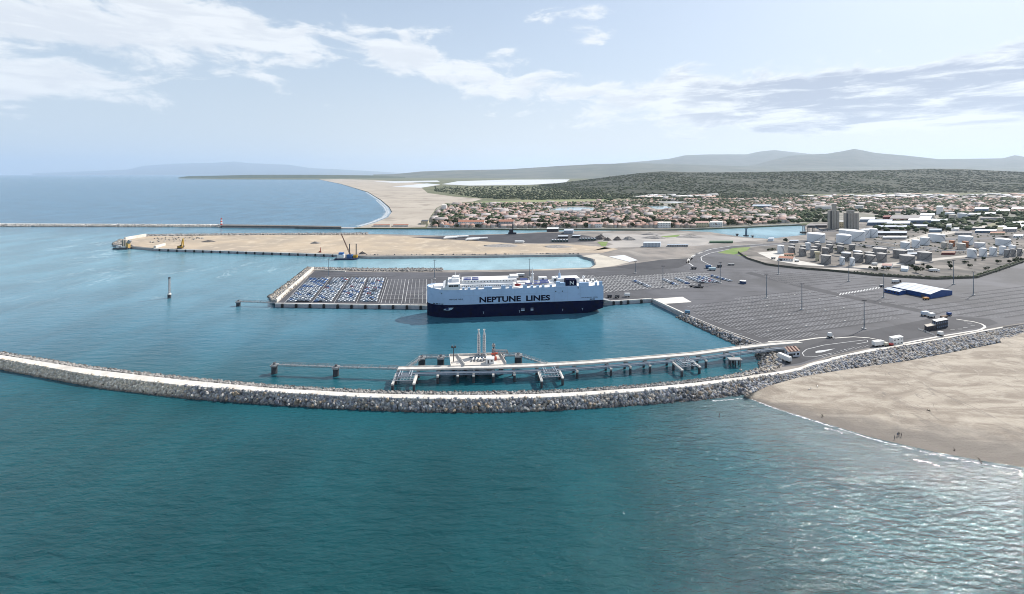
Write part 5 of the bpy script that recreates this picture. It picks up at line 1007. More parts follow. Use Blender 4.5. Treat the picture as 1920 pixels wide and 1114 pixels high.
# fences along the office ground
def fence(label, px, h=2., n=14, m=STEEL, z=z1, name='fence'):
    t = thing(name, label, 'fence', (0, 0, 0)); pt = resample(px, z, n)
    for a in pt: MB().bar(a, Vector(a) + Vector((0, 0, h)), .1).build('post', m, t)
    for a, b in zip(pt, pt[1:]):
        for k in (.3, .65, .97): MB().bar(Vector(a) + Vector((0, 0, h * k)), Vector(b) + Vector((0, 0, h * k)), .07).build('rail', m, t)
fence('white low fence in front of the port office', [(1722, 618), (1738, 624), (1752, 629.5)], 1.2, 9, WHT); fence('pale roadside fence beside the lamp at the gate road', [(1562, 633), (1564, 637)], 1.6, 3, WHT)
# ================================================================ tank farm, silos, spit yard, town
TK = {'white': mat('tank_white', (.74, .76, .78), (.66, .69, .72), .12, .5), 'grey': mat('tank_grey', (.30, .29, .285), (.21, .205, .20), .35, .8, c3=(.40, .38, .36), sc3=.8), 'cream': mat('tank_cream', (.56, .52, .46), (.47, .43, .38), .3, .7), 'orange': mat('tank_orange', (.42, .17, .08), (.34, .14, .07), .3, .7)}
TKR = {'white': mat('tank_roof_white', (.80, .80, .80), rough=.5), 'grey': mat('tank_roof_grey', (.55, .52, .49), (.46, .44, .41), .3, .8), 'cream': mat('tank_roof_cream', (.66, .62, .56), rough=.7), 'orange': TK['orange']}
TANKS = [(1530, 455.4, 35.5, 440, 'white', 3), (1582, 457.2, 29.5, 442.5, 'white', 4), (1592, 449, 40, 433, 'white', .6), (1603, 452, 39, 434.5, 'white', .8), (1635, 445.8, 22, 430.8, 'white', 4), (1622, 446, 18, 431.6, 'white', 2),
 (1464, 475.6, 13, 461.4, 'white', .8), (1484, 478.2, 13.5, 464.4, 'grey', 1.5), (1504.6, 480.6, 13.5, 466.6, 'grey', 1), (1526, 483.2, 13.5, 469, 'grey', 1), (1515, 468.8, 11, 456.4, 'white', .8), (1485.6, 470.5, 10.5, 459, 'grey', .8), (1505.6, 473, 11, 461, 'grey', .8), (1527, 476, 12, 463.6, 'grey', .8), (1534, 472, 12.5, 458.4, 'grey', .8), (1532.5, 465.5, 11, 454, 'grey', .6),
 (1555.6, 474, 13.5, 460, 'grey', .8), (1555, 467, 12, 455, 'grey', .6), (1548, 477, 14, 466, 'grey', .8), (1576, 475.2, 14, 462.4, 'grey', .8), (1576, 469.6, 12, 457, 'grey', .6), (1597.5, 469.6, 12.5, 459.4, 'grey', .6), (1548.4, 495.4, 19.5, 480, 'grey', .8), (1579, 497, 10.3, 483.4, 'white', .8), (1598, 498.8, 10, 484.8, 'white', .8),
 (1586.5, 489, 19.5, 475.8, 'grey', 2.6), (1608, 484.6, 18, 472.4, 'grey', 2.2), (1609.6, 492, 19, 477, 'grey', 1), (1630, 485.4, 19, 474.4, 'grey', 1), (1632, 494.6, 20.3, 479.8, 'grey', 1), (1653, 491.4, 19.5, 476.6, 'grey', 1.2), (1649.6, 483.2, 27, 467.4, 'grey', 1.4),
 (1687.5, 484.2, 28, 470.4, 'grey', 1.6), (1701, 495.4, 30, 480.8, 'grey', 1.8), (1733.5, 489.2, 28.5, 474.6, 'grey', 1.8), (1697, 467, 18, 455.2, 'white', .5), (1717, 465, 16, 452.5, 'white', 4.5), (1734, 460, 19, 446.6, 'white', 1.5), (1759.5, 454.8, 26, 441.2, 'white', 3), (1748, 451, 16, 439.6, 'white', 1.6), (1810.6, 459, 30, 445.2, 'white', 4),
 (1770, 465.4, 11, 455, 'cream', 1), (1782.5, 466.4, 8, 457, 'cream', .8), (1785, 462.6, 12, 452, 'orange', .8), (1802.6, 468.4, 17, 457.4, 'cream', 1), (1810, 464.4, 13, 453.4, 'orange', .8), (1837, 465.6, 22, 456.2, 'white', .8), (1880.7, 461.6, 31, 450, 'white', 3), (1822, 483.2, 18.5, 469.4, 'white', 3), (1843, 481.8, 15.5, 468, 'white', 3), (1862, 479.8, 14.5, 466, 'white', 3), (1880, 477.8, 14, 464, 'white', 3), (1898, 475.6, 14.5, 462, 'white', 3),
 (1888, 482.2, 11, 469, 'grey', .8), (1899.7, 481.2, 10.5, 467.8, 'grey', .8), (1911.5, 479.8, 9.5, 466.8, 'grey', .8), (1780.8, 408.4, 19, 399, 'white', .8), (1786, 410.8, 15, 402.6, 'cream', .6), (1804, 409.2, 20, 400.4, 'white', 1.2)]
cnt = {}
for i, tk in enumerate(sorted(TANKS)):
    px, yb_, w, yt_, kd, dome = tk; x, y, _ = P(px, yb_, z1); ct = math.cos(math.atan((px - CX) / F)); r_ = w * y * ct / (2 * F)
    y += r_ * .9; x = (px - CX) * y / F; h = max(3., ZY(y - r_ * .9, yt_) - z1); k = cnt.get(kd, 0); cnt[kd] = k + 1
    t = thing('storage_tank', f'{"domed" if dome > 2 else "flat topped"} {kd} storage tank, {nth(k)} from the left among the {kd} tanks', 'storage tank', (x, y, z1), 0, 'tank farm storage tanks')
    MB().lathe((0, 0, 0), [(r_, 0), (r_, h)], 36).build('shell', TK[kd], t)
    prof = [(r_ * 1.012, h), (r_ * 1.012, h + .25)] + [(r_ * 1.005 * math.cos(a), h + .25 + dome * .55 * math.sin(a)) for a in np.linspace(.12, 1.35, 6)] if dome > 2 else [(r_ * 1.012, h), (r_ * 1.012, h + .25), (r_ * .3, h + .25 + dome * .8)]
    MB().lathe((0, 0, 0), prof, 28).build('roof', TKR['white'] if kd == 'grey' and dome > 2 else TKR[kd], t, smooth=dome > 2)
    m = MB(); n_ = 12; sgn = 1 if RNG.random() < .8 else -1; a0 = R(-150 if sgn > 0 else -30)
    for j in range(n_):
        a, b = a0 + sgn * R(85) * j / n_, a0 + sgn * R(85) * (j + 1) / n_; rr = r_ + .45; m.bar((rr * math.cos(a), rr * math.sin(a), h * j / n_), (rr * math.cos(b), rr * math.sin(b), h * (j + 1) / n_), .4, .35)
    m.build('stairway', STEEL if kd != 'grey' else DARK, t)
    m = MB()
    for zz in (.55, .8): m.lathe((0, 0, h * zz), [(r_ + .06, 0), (r_ + .14, .05), (r_ + .14, .3), (r_ + .06, .35)], 28); m.f.pop(); m.m.pop()
    m.build('wind_girder', TK[kd], t)
# bund walls, pipe racks
for lb, px in (('low bund wall in front of the grey tanks', [(1545, 499), (1640, 506), (1700, 500), (1750, 492)]), ('low bund wall behind the front tanks', [(1560, 480), (1600, 486), (1665, 478), (1720, 470)]), ('low bund wall around the right tank row', [(1800, 488), (1860, 482), (1918, 476)])): wall_strip('bund_wall', lb, px, .6, 1.2, CONCG, z1)
for lb, a, b in (('long pipe rack crossing the middle of the tank farm', (1612, 462), (1700, 470)), ('pipe rack running behind the white tanks', (1640, 455), (1745, 468)), ('pipe rack in front of the cream tanks', (1745, 472), (1815, 474))):
    t = thing('pipe_rack', lb, 'pipe rack', (0, 0, 0)); A, B = Vector(P(*a, z1)), Vector(P(*b, z1)); 
    for k in range(4): MB().tube(A + Vector((0, k * 1.2, 2.4)), B + Vector((0, k * 1.2, 2.4)), .35, 6).build('pipe', PIPE if k % 2 else STEEL, t)
    for k in range(9): p_ = A.lerp(B, k / 8); MB().bar(p_ + Vector((0, -.5, 0)), p_ + Vector((0, -.5, 2.4)), .5).build('support', CONCG, t)
# perimeter wall and hedge between tank farm and lot
wall_strip('perimeter_wall', 'long dark perimeter wall between the tank farm and the car lot', [(1384, 474), (1402, 486), (1440, 498), (1500, 504.4), (1560, 509), (1640, 517.4), (1755, 524.4), (1832, 521.6), (1880, 506), (1922, 491)], .5, 2.4, mat('dark_wall', (.13, .12, .10), (.08, .085, .06), .2, .9), z1)
hp = resample([(1600, 512.6), (1700, 520), (1755, 523.4), (1832, 520.6), (1880, 505), (1922, 490)], z1, 260); C = hp + RNG.normal(0, .7, hp.shape) * (1, 1.4, 0) + (0, 1.5, 1.0)
tag(link('hedge_foliage', blobs('hedge_foliage', C, RNG.uniform(.8, 1.9, len(C)), greens(len(C)), LEAF, .3)), kind='stuff')
# ---- trees: tapered trunk with limbs and a crown of leaf clumps
BARK = mat('bark', (.10, .075, .05), (.06, .045, .03), .5, .95)
def crown_mesh(name, n=240, seed=0, flat=.75, tone=1.):
    r_ = np.random.default_rng(seed); lob = r_.normal(0, .42, (7, 3)) * (1, 1, .6); ls = r_.uniform(.42, .68, 7); k = r_.integers(0, 7, n); d = r_.normal(0, 1, (n, 3)); d /= np.linalg.norm(d, axis=1)[:, None]
    c = lob[k] + d * (ls[k] * r_.uniform(.55, 1.05, n) ** .5)[:, None]; c[:, 2] = c[:, 2] * flat + .0; V = []; s = r_.uniform(.12, .27, n)
    a = r_.normal(0, 1, (n, 4, 3)); a /= np.linalg.norm(a, axis=2)[..., None]; V = c[:, None] + a * s[:, None, None]
    Fq = np.array([(0, 1, 2), (0, 1, 3), (0, 2, 3), (1, 2, 3)])[None] + (np.arange(n) * 4)[:, None, None]
    col = np.array([(.040, .062, .024), (.055, .080, .030), (.028, .044, .018), (.075, .095, .042)])[r_.integers(0, 4, n)] * tone * r_.uniform(.8, 1.2, (n, 1)); 
    return np_mesh(name, V.reshape(-1, 3), Fq.reshape(-1, 3), LEAF, np.repeat(col, 4, 0))
CROWNS = [crown_mesh('crown', 400, s, f) for s, f in ((1, .75), (2, .6), (3, .95), (4, .7))]
m = MB(); m.tube((0, 0, 0), (0, .02, .5), .05, 7, r2=.035)
for a in range(5): m.tube((0, .02, .42), (.3 * math.cos(a * 1.26), .3 * math.sin(a * 1.26), .72), .025, 5, r2=.008)
TRUNK = m.mesh('trunk', BARK)
def tree(px, py, w, h, label, group, z=z1, k=None, name='tree'):
    x, y, _ = P(px, py, z); s = y / F * math.cos(math.atan((px - CX) / F)); W, Hh = w * s, h * y / F; t = thing(name, label, 'tree', (x, y, z), RNG.uniform(0, 6), group)
    link('trunk', TRUNK, t).scale = (Hh, Hh, Hh); o = link('crown', CROWNS[RNG.integers(0, 4) if k is None else k], t); o.location = (0, 0, Hh * .55); o.scale = (W * .52, W * .52, Hh * .56); return t
for px, py, w, h, lb in ((1717.5, 511, 18, 14, 'largest dark green tree by the perimeter wall, right of the white tent'), (1741.4, 506, 12, 9.5, 'round tree left of the white lorry by the wall'), (1782, 504, 9, 10, 'small tree standing alone on pale ground'), (1778.7, 495.4, 7, 6.5, 'small tree just behind the lone tree on pale ground'), (1816.7, 502, 7.5, 8, 'upright dark tree in the middle of the pale ground'), (1809, 493.6, 9, 5.6, 'low wide tree along the track right of the lone tree'), (1828.6, 489.6, 5, 4, 'tiny tree along the track below the white tank row'), (1842.7, 488, 7, 6.6, 'tree below the second tank of the right row'), (1869.4, 494.6, 9.5, 9, 'spreading pine on the right part of the pale ground'), (1848, 505, 7, 4.6, 'low bush left of a smaller bush near the wall corner'), (1854.5, 503.5, 5, 4, 'smaller of two bushes near the wall corner'), (1892, 493.6, 10, 7, 'first pine of the group of three at the right edge'), (1903, 491.8, 11, 7.4, 'second pine of the group of three at the right edge'), (1914, 489.6, 11, 7.6, 'third pine of the group of three at the right edge'),
        (1655.6, 507, 9, 6.5, 'tree in front of the pink roofed house, left one'), (1666, 506, 8, 6, 'tree in front of the pink roofed house, right one'), (1710.5, 502.6, 9, 7, 'tree behind the largest dark tree'), (1698.5, 501, 7, 5, 'tree behind the white tent'), (1731.5, 498.6, 6, 5, 'small tree between large tree and round tree'), (1630.6, 504.2, 6.6, 5, 'small tree left of the pink roofed house'), (1644, 507, 8, 6.6, 'dark bush by the wall below the grey tanks'), (1473.8, 453.6, 9, 7, 'dark tree beside the channel behind the white tanks'), (1448.5, 470, 7, 5.4, 'small tree in the white gravel yard'), (1735.5, 436.6, 11, 9.5, 'big dark tree behind the white domed tanks'), (1768, 433, 12, 10, 'dark tree beside the white cube building'), (1552, 412, 16, 8, 'tree clump left of the grain silos'), (1533, 413, 14, 8, 'tree clump by the channel left of the silos'), (1441, 470.5, 6, 5, 'bush at the left end of the gravel yard')):
    tree(px, py, w, h, lb, 'trees by the tank farm')
bld('terracotta_lodge', 'long white lodge with a terracotta roof in the gravel yard', 'lodge', (1459, 488.6), (1487, 490.4), (1463, 484.6), 3.6, WHT, mat('terracotta', (.36, .16, .10), (.28, .13, .09), .4, .8), 'gable', 1.4, win=(1, 6, 0), door=True)
bld('pink_roof_house', 'small house with a pink roof among trees by the wall', 'house', (1653, 502.6), (1672, 503.4), (1656, 499), 3.2, WHT, mat('pink_tile', (.46, .29, .25), (.38, .24, .21), .4, .8), 'gable', 1.4, win=(1, 3, 0))
bld('white_tent', 'rounded white tent hall beside the largest tree', 'tent', (1689, 508.6), (1702, 509.4), (1691, 504.6), 3.4, mat('tent_white', (.66, .74, .80), rough=.6), mat('tent_white_roof', (.70, .78, .84), rough=.6), 'gable', 2.0)
trailer(1750, 509.5, 8, 3, 2.4, R(-8), 'white lorry with dark chassis under the trees by the wall', 'lorry', WHT, WHT, name='lorry'); trailer(1640, 497.5, 6, 2.5, 2.2, 0, 'white van parked in front of the grey tanks', 'van', WHT, name='van'); trailer(1494, 491, 5, 2.2, 1.8, 0, 'small white van at the end of the terracotta lodge', 'van', WHT, name='van'); trailer(1450, 486, 5, 2.2, 1.5, 0, 'pale car left of the terracotta lodge', 'car', STEEL, name='parked_car')
x, y, _ = P(1532.5, 489, z1); t = thing('water_tower', 'cream funnel shaped water tower among the grey tanks', 'water tower', (x, y, z1)); MB().lathe((0, 0, 0), [(2.4, 0), (2.1, 7), (2.3, 8.5), (3.6, 11), (3.6, 12.2), (.4, 12.6)], 16).build('shaft', mat('cream_render', (.58, .52, .36), (.5, .45, .32), .3, .8), t, smooth=False); MB().box((0, -2.4, .2), (1, .2, 2)).build('door', DARK, t)
# ---- grain silos
CSIL = mat('silo_concrete', (.44, .395, .34), (.36, .325, .285), .06, .9, c3=(.50, .455, .40), sc3=.3)
def silo(label, x0, x1_, yb_, yt_, nx, head):
    a, b = P(x0, yb_, z1), P(x1_, yb_, z1); ct = math.cos(math.atan(((x0 + x1_) / 2 - CX) / F)); L = (b[0] - a[0]) * ct; r_ = L / nx / 2; c = ((a[0] + b[0]) / 2, a[1] + r_ * 2, z1); h = ZY(a[1], yt_) - z1
    t = thing('grain_silo', label, 'silo', c, -math.atan(((x0 + x1_) / 2 - CX) / F) * .7)
    for i in range(nx):
        for j in range(2): MB().lathe((-L / 2 + r_ * (2 * i + 1), -r_ + 2 * r_ * j, 0), [(r_ * 1.02, 0), (r_ * 1.02, h)], 20).build('silo_cell', CSIL, t, smooth=False)
    MB().box((0, 0, h - .2), (L * .98, r_ * 3.6, 1.4)).build('gallery', CSIL, t); hx, hw2, hh = head; MB().box((hx * L, 0, h + 1.2), (L * hw2, r_ * 2.4, hh)).build('head_house', CSIL, t); MB().box((hx * L, 0, h + 1.2 + hh), (L * hw2 * 1.04, r_ * 2.5, .5)).build('head_roof', CONCG, t)
    MB().box((-L * .5 + r_ * 2, -r_ * 2.05, 0), (1.5, 1.5, h)).build('lift_shaft', DARK, t); return t
silo('tall grey grain silo with a head house, left of the pair', 1555, 1576.5, 429.2, 396, 4, (.05, .4, 14)); silo('broad grey grain silo with rounded roof, right of the pair', 1585, 1613.5, 431, 400.5, 5, (-.05, .5, 5))
bld('silo_annex', 'yellowish annex building between the two grain silos', 'annex', (1571, 426.6), (1585, 427), (1572, 423), 12, MATS['cream_render'], CONCG, win=(3, 4, 0))
# industrial sheds: x0, x1, base row, height m, kind, wall, roof, depth px
REDB = mat('brick_red', (.22, .055, .05), (.17, .05, .045), .2, .8); GRF = mat('slate_roof', (.24, .22, .22), (.19, .18, .18), .1, .8); BLUG = mat('blue_grey_cladding', (.12, .19, .28), (.10, .15, .22), .2, .6); TERR = MATS['terracotta']
for nm, lb, x0, x1_, yb_, h, wl, rf, kind, dp, wn in (('brick_warehouse', 'dark red brick warehouse with a long grey roof right of the silos', 1668, 1724, 417, 9, REDB, GRF, 'gable', 7, (1, 8, 0)), ('port_shed', 'blue warehouse with a broad white roof right of the brick one', 1702, 1745, 419.5, 8, BLUG, RF1, 'gable', 9, (1, 7, 0)), ('port_shed', 'low white roofed shed in front of the brick warehouse', 1662, 1706, 424, 6, BLUG, RF1, 'gable', 5, (1, 7, 0)), ('port_shed', 'grey roofed shed just right of the broad silo', 1626, 1672, 423, 7, BLUG, RF2, 'gable', 6, (1, 6, 0)), ('red_shed', 'small dark red shed left of the brick warehouse', 1655, 1669, 412, 7, REDB, REDB, 'flat', 3, (0, 0, 0)), ('port_shed', 'pale shed behind the silos', 1612, 1640, 416, 6, RF2, RF1, 'gable', 4, (0, 0, 0)), ('port_shed', 'long open fronted shed below the brick warehouse', 1640, 1700, 430, 5, DARK, RF2, 'flat', 3, (0, 0, 0)), ('port_shed', 'blue lower shed at the end of the broad white roof', 1740, 1776, 418, 5, BLUG, RF2, 'gable', 4, (0, 0, 0)),
        ('port_shed', 'low grey hut between the big white tanks and the channel', 1480, 1497, 455.6, 3.4, CONCG, RF2, 'gable', 2, (1, 4, 0)), ('port_shed', 'small white pump shed in front of the tall domed tank', 1700, 1712, 473, 3, WHT, RF1, 'flat', 2, (1, 3, 0)), ('port_shed', 'brown canopy shed amid the cream and orange tanks', 1765, 1790, 478, 3, REDB, mat('rust_roof', (.30, .17, .12), (.24, .15, .11), .2, .8), 'gable', 3, (0, 0, 0)), ('port_shed', 'grey loading canopy below the white flat tank', 1700, 1730, 480.5, 3.2, STEEL, RF2, 'flat', 2.4, (0, 0, 0)), ('port_shed', 'long grey warehouse between silos and white tanks', 1640, 1700, 441, 4, DARK, RF2, 'flat', 3.2, (0, 0, 0)), ('port_shed', 'pale open loading bay right of the wide white tank', 1655, 1700, 449, 3.4, STEEL, RF1, 'flat', 2.6, (0, 0, 0)), ('port_shed', 'dark roofed depot along the road behind the orange tanks', 1790, 1822, 441, 4, CONCG, GRF, 'gable', 3, (1, 6, 0)), ('port_shed', 'brown roofed workshop in front of the workshop block', 1856, 1884, 441, 4, MATS['cream_render'], TERR, 'gable', 2.6, (1, 5, 0)), ('port_shed', 'white hut at the right edge below the salt pans', 1900, 1918, 446, 4, WHT, RF1, 'gable', 2.4, (1, 4, 0)), ('port_shed', 'blue roofed store left of the white cube building', 1742, 1765, 436, 4.5, BLUG, BLUW if False else BLUG, 'gable', 3, (0, 0, 0)), ('port_shed', 'grey flat store in front of the broad white roof', 1710, 1738, 428, 4.5, CONCG, RF2, 'flat', 3, (1, 6, 0)), ('port_shed', 'white store between the blue hall and far cream tank', 1846, 1866, 404, 5, WHT, RF1, 'gable', 3, (0, 0, 0)), ('port_shed', 'pale factory with stepped roofs beside the far white tanks', 1725, 1752, 408, 7, CONC, RF1, 'gable', 3, (1, 6, 0)), ('port_shed', 'low tan yard office behind the terracotta lodge', 1470, 1488, 481, 3, MATS['cream_render'], TERR, 'gable', 2, (1, 4, 0)),
        ('white_block', 'plain white cube building in front of the dark tree', 1774, 1782.5, 431.6, 10, WHT, WHT, 'flat', 3, (0, 0, 0)), ('low_office', 'low white office at the foot of the white cube building', 1783, 1797, 433.6, 4, WHT, RF1, 'flat', 3, (1, 5, 0)), ('white_tower', 'white twin silo tower standing above the town', 1755.6, 1767.6, 401.6, 22, WHT, WHT, 'flat', 2, (0, 0, 0)), ('blue_hall', 'blue grey hall with curved pale roof at the town edge', 1827, 1853, 399.6, 12, BLUG, RF1, 'gable', 4, (0, 0, 0)), ('port_shed', 'long pale roofed shed in the yard right of the white cube', 1806, 1850, 431, 4, STEEL, mat('dusty_roof', (.50, .46, .40), (.44, .4, .36), .1, .8), 'gable', 4.5, (0, 0, 0)), ('port_shed', 'grey workshop right of the long pale roofed shed', 1828, 1868, 437, 4, BLUG, RF2, 'flat', 3, (1, 6, 0)), ('workshop_block', 'grey concrete workshop block near the salt pans', 1880, 1906, 435, 6, CONCG, RF2, 'flat', 3, (1, 6, 0)), ('port_shed', 'white roofed depot at the right edge behind the road', 1896, 1935, 396, 7, BLUG, RF1, 'gable', 4, (0, 0, 0)), ('port_shed', 'white roofed depot left of the one at the right edge', 1868, 1893, 399, 6, WHT, RF1, 'gable', 3, (0, 0, 0)), ('port_shed', 'long dark roofed station shed along the road', 1838, 1880, 412, 4, CONCG, GRF, 'gable', 2.4, (0, 0, 0)), ('port_shed', 'pale flat shed behind the far cream tank', 1814, 1838, 405.5, 5, BLUG, RF1, 'gable', 3, (0, 0, 0)), ('cement_shed', 'low concrete loading shed left of the silos by the basin', 1515, 1550, 427, 5, DARK, GRF, 'flat', 2.6, (0, 0, 0)),
        ('apartment_block', 'white apartment block above the left grain silo', 1541, 1558, 395.6, 14, WHT, CONCG, 'flat', 2, (4, 8, 0)), ('apartment_block', 'white apartment block above the right grain silo', 1603, 1618, 394.6, 14, WHT, CONCG, 'flat', 2, (4, 8, 0)), ('apartment_block', 'pale apartment block left of the white pair above the silos', 1528, 1541, 393.6, 11, CONC, CONCG, 'flat', 2, (3, 6, 0)), ('factory_hall', 'blue grey factory hall among the town houses', 1410, 1446, 392, 10, BLUG, RF2, 'flat', 3, (1, 8, 0)), ('white_hall', 'long low hall with a bright white roof in the town', 1473, 1509, 394.4, 5, REDB, WHT, 'flat', 2, (0, 0, 0)),
        ('waterfront_block', 'white waterfront block with long balconies, left of the harbour crane', 858.5, 908, 425.6, 11, WHT, TERR, 'gable', 3, (3, 14, 0)), ('waterfront_block', 'grey waterfront block with dark windows behind the harbour crane', 935, 963, 425.8, 12, CONCG, TERR, 'gable', 3, (3, 9, 0)), ('waterfront_house', 'small white house with a red roof at the channel mouth', 832, 851, 427.2, 6, WHT, TERR, 'gable', 2.4, (1, 5, 0)), ('waterfront_block', 'white waterfront hall with a pink roof behind the storage sheds', 1103, 1128.6, 427, 8, WHT, MATS['pink_tile'], 'gable', 2.6, (2, 8, 0)), ('waterfront_block', 'white flat roofed hotel on the waterfront above the rock heaps', 1233, 1257, 427.6, 11, WHT, CONC, 'flat', 2.5, (3, 8, 0)), ('waterfront_block', 'cream waterfront block, left of a pair right of the hotel', 1303, 1328, 426.4, 10, MATS['cream_render'], MATS['pink_tile'], 'gable', 2.4, (3, 8, 0)), ('waterfront_block', 'white waterfront block, right of a pair right of the hotel', 1330, 1354, 425.6, 10, WHT, CONC, 'flat', 2.4, (3, 8, 0)), ('beach_hotel', 'tall white beachfront building at the seaward end of town', 828, 836, 395, 17, WHT, CONC, 'flat', 2, (4, 3, 0)), ('beach_huts', 'long low beach building with an orange roof, left one', 700, 731, 425.6, 4, CONC, TERR, 'gable', 1.4, (0, 0, 0)), ('beach_huts', 'long low beach building with an orange roof, right one', 737, 766, 425.4, 4, CONC, TERR, 'gable', 1.4, (0, 0, 0)), ('beach_bar', 'dark beach bar at the corner of the seafront', 789, 802, 421, 7, MATS['cream_render'], DARK, 'flat', 3, (1, 4, 0)),
        ('storage_shed', 'dark storage shed with a white roof at the channel edge of the yard', 1025, 1047, 434.8, 6, DARK, WHT, 'gable', 2.6, (0, 0, 0)), ('storage_shed', 'pale grey storage shed with rounded roof in the yard', 1057, 1074, 438.2, 6, RF2, RF1, 'gable', 3, (0, 0, 0)), ('storage_shed', 'small dark shed with pale roof, left of two in the yard', 1046, 1065, 447, 3.6, DARK, RF1, 'gable', 1.8, (0, 0, 0)), ('storage_shed', 'small dark shed with pale roof, right of two in the yard', 1073, 1088, 446, 3.6, DARK, RF1, 'gable', 1.8, (0, 0, 0)), ('site_office', 'two storey white site office on the gravel yard', 1206, 1238, 463.4, 6.4, mat('office_pale', (.52, .58, .64), rough=.6), RF1, 'flat', 2.4, (2, 12, 0)), ('site_office', 'long low grey site office right of the white one', 1251, 1290, 463, 3, CONCG, RF2, 'flat', 1.6, (1, 9, 0)), ('green_sheds', 'long narrow green shed row near the port road', 1330, 1374, 467.2 - 11, 3, mat('green_clad', (.06, .13, .08), rough=.6), mat('green_roof', (.12, .20, .13), rough=.6), 'gable', 1.6, (0, 0, 0)), ('pump_house', 'small pale pump house between channel and road', 1440, 1450, 452.6, 4.5, mat('pale_clad', (.6, .66, .72), rough=.6), RF1, 'flat', 2, (0, 0, 0))):
    zz = z1 if yb_ > 428.2 or x0 > 1500 else zc + .2
    bld(nm if nm != 'green_sheds' else 'green_shed', lb, 'building' if 'shed' not in nm else 'shed', (x0, yb_), (x1_, yb_ - .15), (x0 + dp * .8, yb_ - dp), h, wl, rf, kind, h * .25, win=wn, z=zz)
# ---- things on the sandy spit and the yard
for i, (a, b) in enumerate([((832, 449.0), (857, 447.2)), ((834, 447.4), (860, 445.8)), ((857, 446.4), (878, 445.0)), ((873, 452.0), (898, 450.2)), ((875, 450.2), (900, 448.6)), ((898, 449.4), (914, 448.4))]):
    A, B = Vector(P(*a, z1)), Vector(P(*b, z1)); t = thing('tower_section', f'{nth(i)} from the left of the long white tower sections lying in the yard', 'tower section', A, 0, 'white tower sections'); d_ = B - A
    MB().tube(Vector((0, 0, 2.1)), d_ + Vector((0, 0, 2.1)), 1.9, 14).build('tube', WHT, t, smooth=False)
    for s in (.12, .88): MB().box((d_.x * s, d_.y * s, 0), (2, 4, .7)).build('cradle', DARK, t)
for gx, lbx in ((1037, 'left'), (1089, 'right')):
    for k in range(6):
        x, y, _ = P(gx + k * 5.4, (454 if gx == 1037 else 451.2), z1); t = thing('drum_float', f'{nth(k)} dark drum with a pale top in the {"row nearer the white tank" if gx == 1037 else "row nearer the gravel heaps"}', 'drum', (x, y, z1), 0, 'dark drums in the yard'); MB().tube((-.5, 0, 2), (-.5, 6, 2), 2.0, 12).build('drum', mat('dark_green_drum', (.03, .07, .07), rough=.5), t); MB().box((-.5, 3, 3.2), (2.6, 6.1, .9)).build('top', RF1, t)
x, y, _ = P(974, 456, z1); t = thing('white_boat_hull', 'white hull shaped tank lying at the edge of the yard', 'hull', (x, y, z1)); MB().tube((-8, 0, 2.4), (6, 0, 2.4), 2.3, 14).build('body', WHT, t); MB().tube((6, 0, 2.4), (9, 0, 3), 2.3, 14, r2=.6).build('nose', WHT, t); MB().box((-6, 0, 0), (2, 4, .6)).build('cradle', DARK, t); MB().box((4, 0, 0), (2, 4, .6)).build('cradle', DARK, t)
def heap(px, py, w, h, label, m, name='heap'):
    x, y, _ = P(px, py, z1); s = y / F; n_ = 14; V = []; r_ = np.random.default_rng(int(px)); R_ = w * s / 2; prof = [(1, 0), (.72, .45), (.42, .8), (.15, 1), (0, 1)]; mb = MB(); rows_ = []
    for k, (rr, zz) in enumerate(prof): rows_.append([((R_ * rr * (1 + r_.normal(0, .12))) * math.cos(a), .5 * (R_ * rr * (1 + r_.normal(0, .12))) * math.sin(a), h * .75 * s * zz * (1 + r_.normal(0, .12))) for a in (6.283 * j / n_ for j in range(n_))])
    for a, b in zip(rows_, rows_[1:]): mb.add(a + b, [(j, (j + 1) % n_, n_ + (j + 1) % n_, n_ + j) for j in range(n_)])
    o = mb.build(name, m, None, (x, y + R_ * .3, z1)); return tag(o, label, 'heap')
GRV = mat('dark_gravel', (.17, .15, .14), (.11, .10, .095), .3, .95); GRL = mat('grey_gravel', (.32, .30, .285), (.25, .235, .22), .3, .95)
for a in ((1126, 449, 30, 9, 'dark gravel heap, leftmost behind the green patch', GRV), (1140, 451.4, 16, 7, 'small dark gravel heap between two larger heaps', GRV), (1158, 451, 18, 8, 'dark pointed gravel heap in the middle', GRV), (1180, 450.6, 28, 8, 'broad pale grey gravel heap right of the dark ones', GRL), (1230, 447.6, 50, 5.5, 'long low grey rubble heap with grass in front', GRL), (1222, 440.6, 40, 4, 'flat grey rubble heap by the channel', GRL), (1300, 446, 60, 5, 'wide rough rubble heap right of the grass strip', GRL), (590, 457, 19, 4.5, 'grey flat heap on the sandy spit', GRL), (388, 454, 26, 4, 'low brown rubble heap near the excavator', GRV), (679, 476.4, 14, 5, 'dark heap beside the crane barge', GRV), (672 + 268, 462.4, 70, 3.2, 'long low rock pile at the yard edge, left one', GRL), (1046, 464, 60, 3.4, 'long low rock pile at the yard edge, right one', GRL)): heap(*a)
C, u, t_ = rock_points(resample([(280, 455), (350, 452), (385, 449)], z1 + .4, 20), resample([(285, 447), (340, 445), (380, 445)], z1 + .4, 20), 5.5, .5); tag(link('spit_rubble', blobs('spit_rubble', C, RNG.uniform(.8, 1.8, len(C)), PAL_GREY[RNG.integers(0, 4, len(C))], ROCKM)), kind='stuff')
YEL = mat('machine_yellow', (.50, .30, .03), (.40, .24, .03), .5, .5)
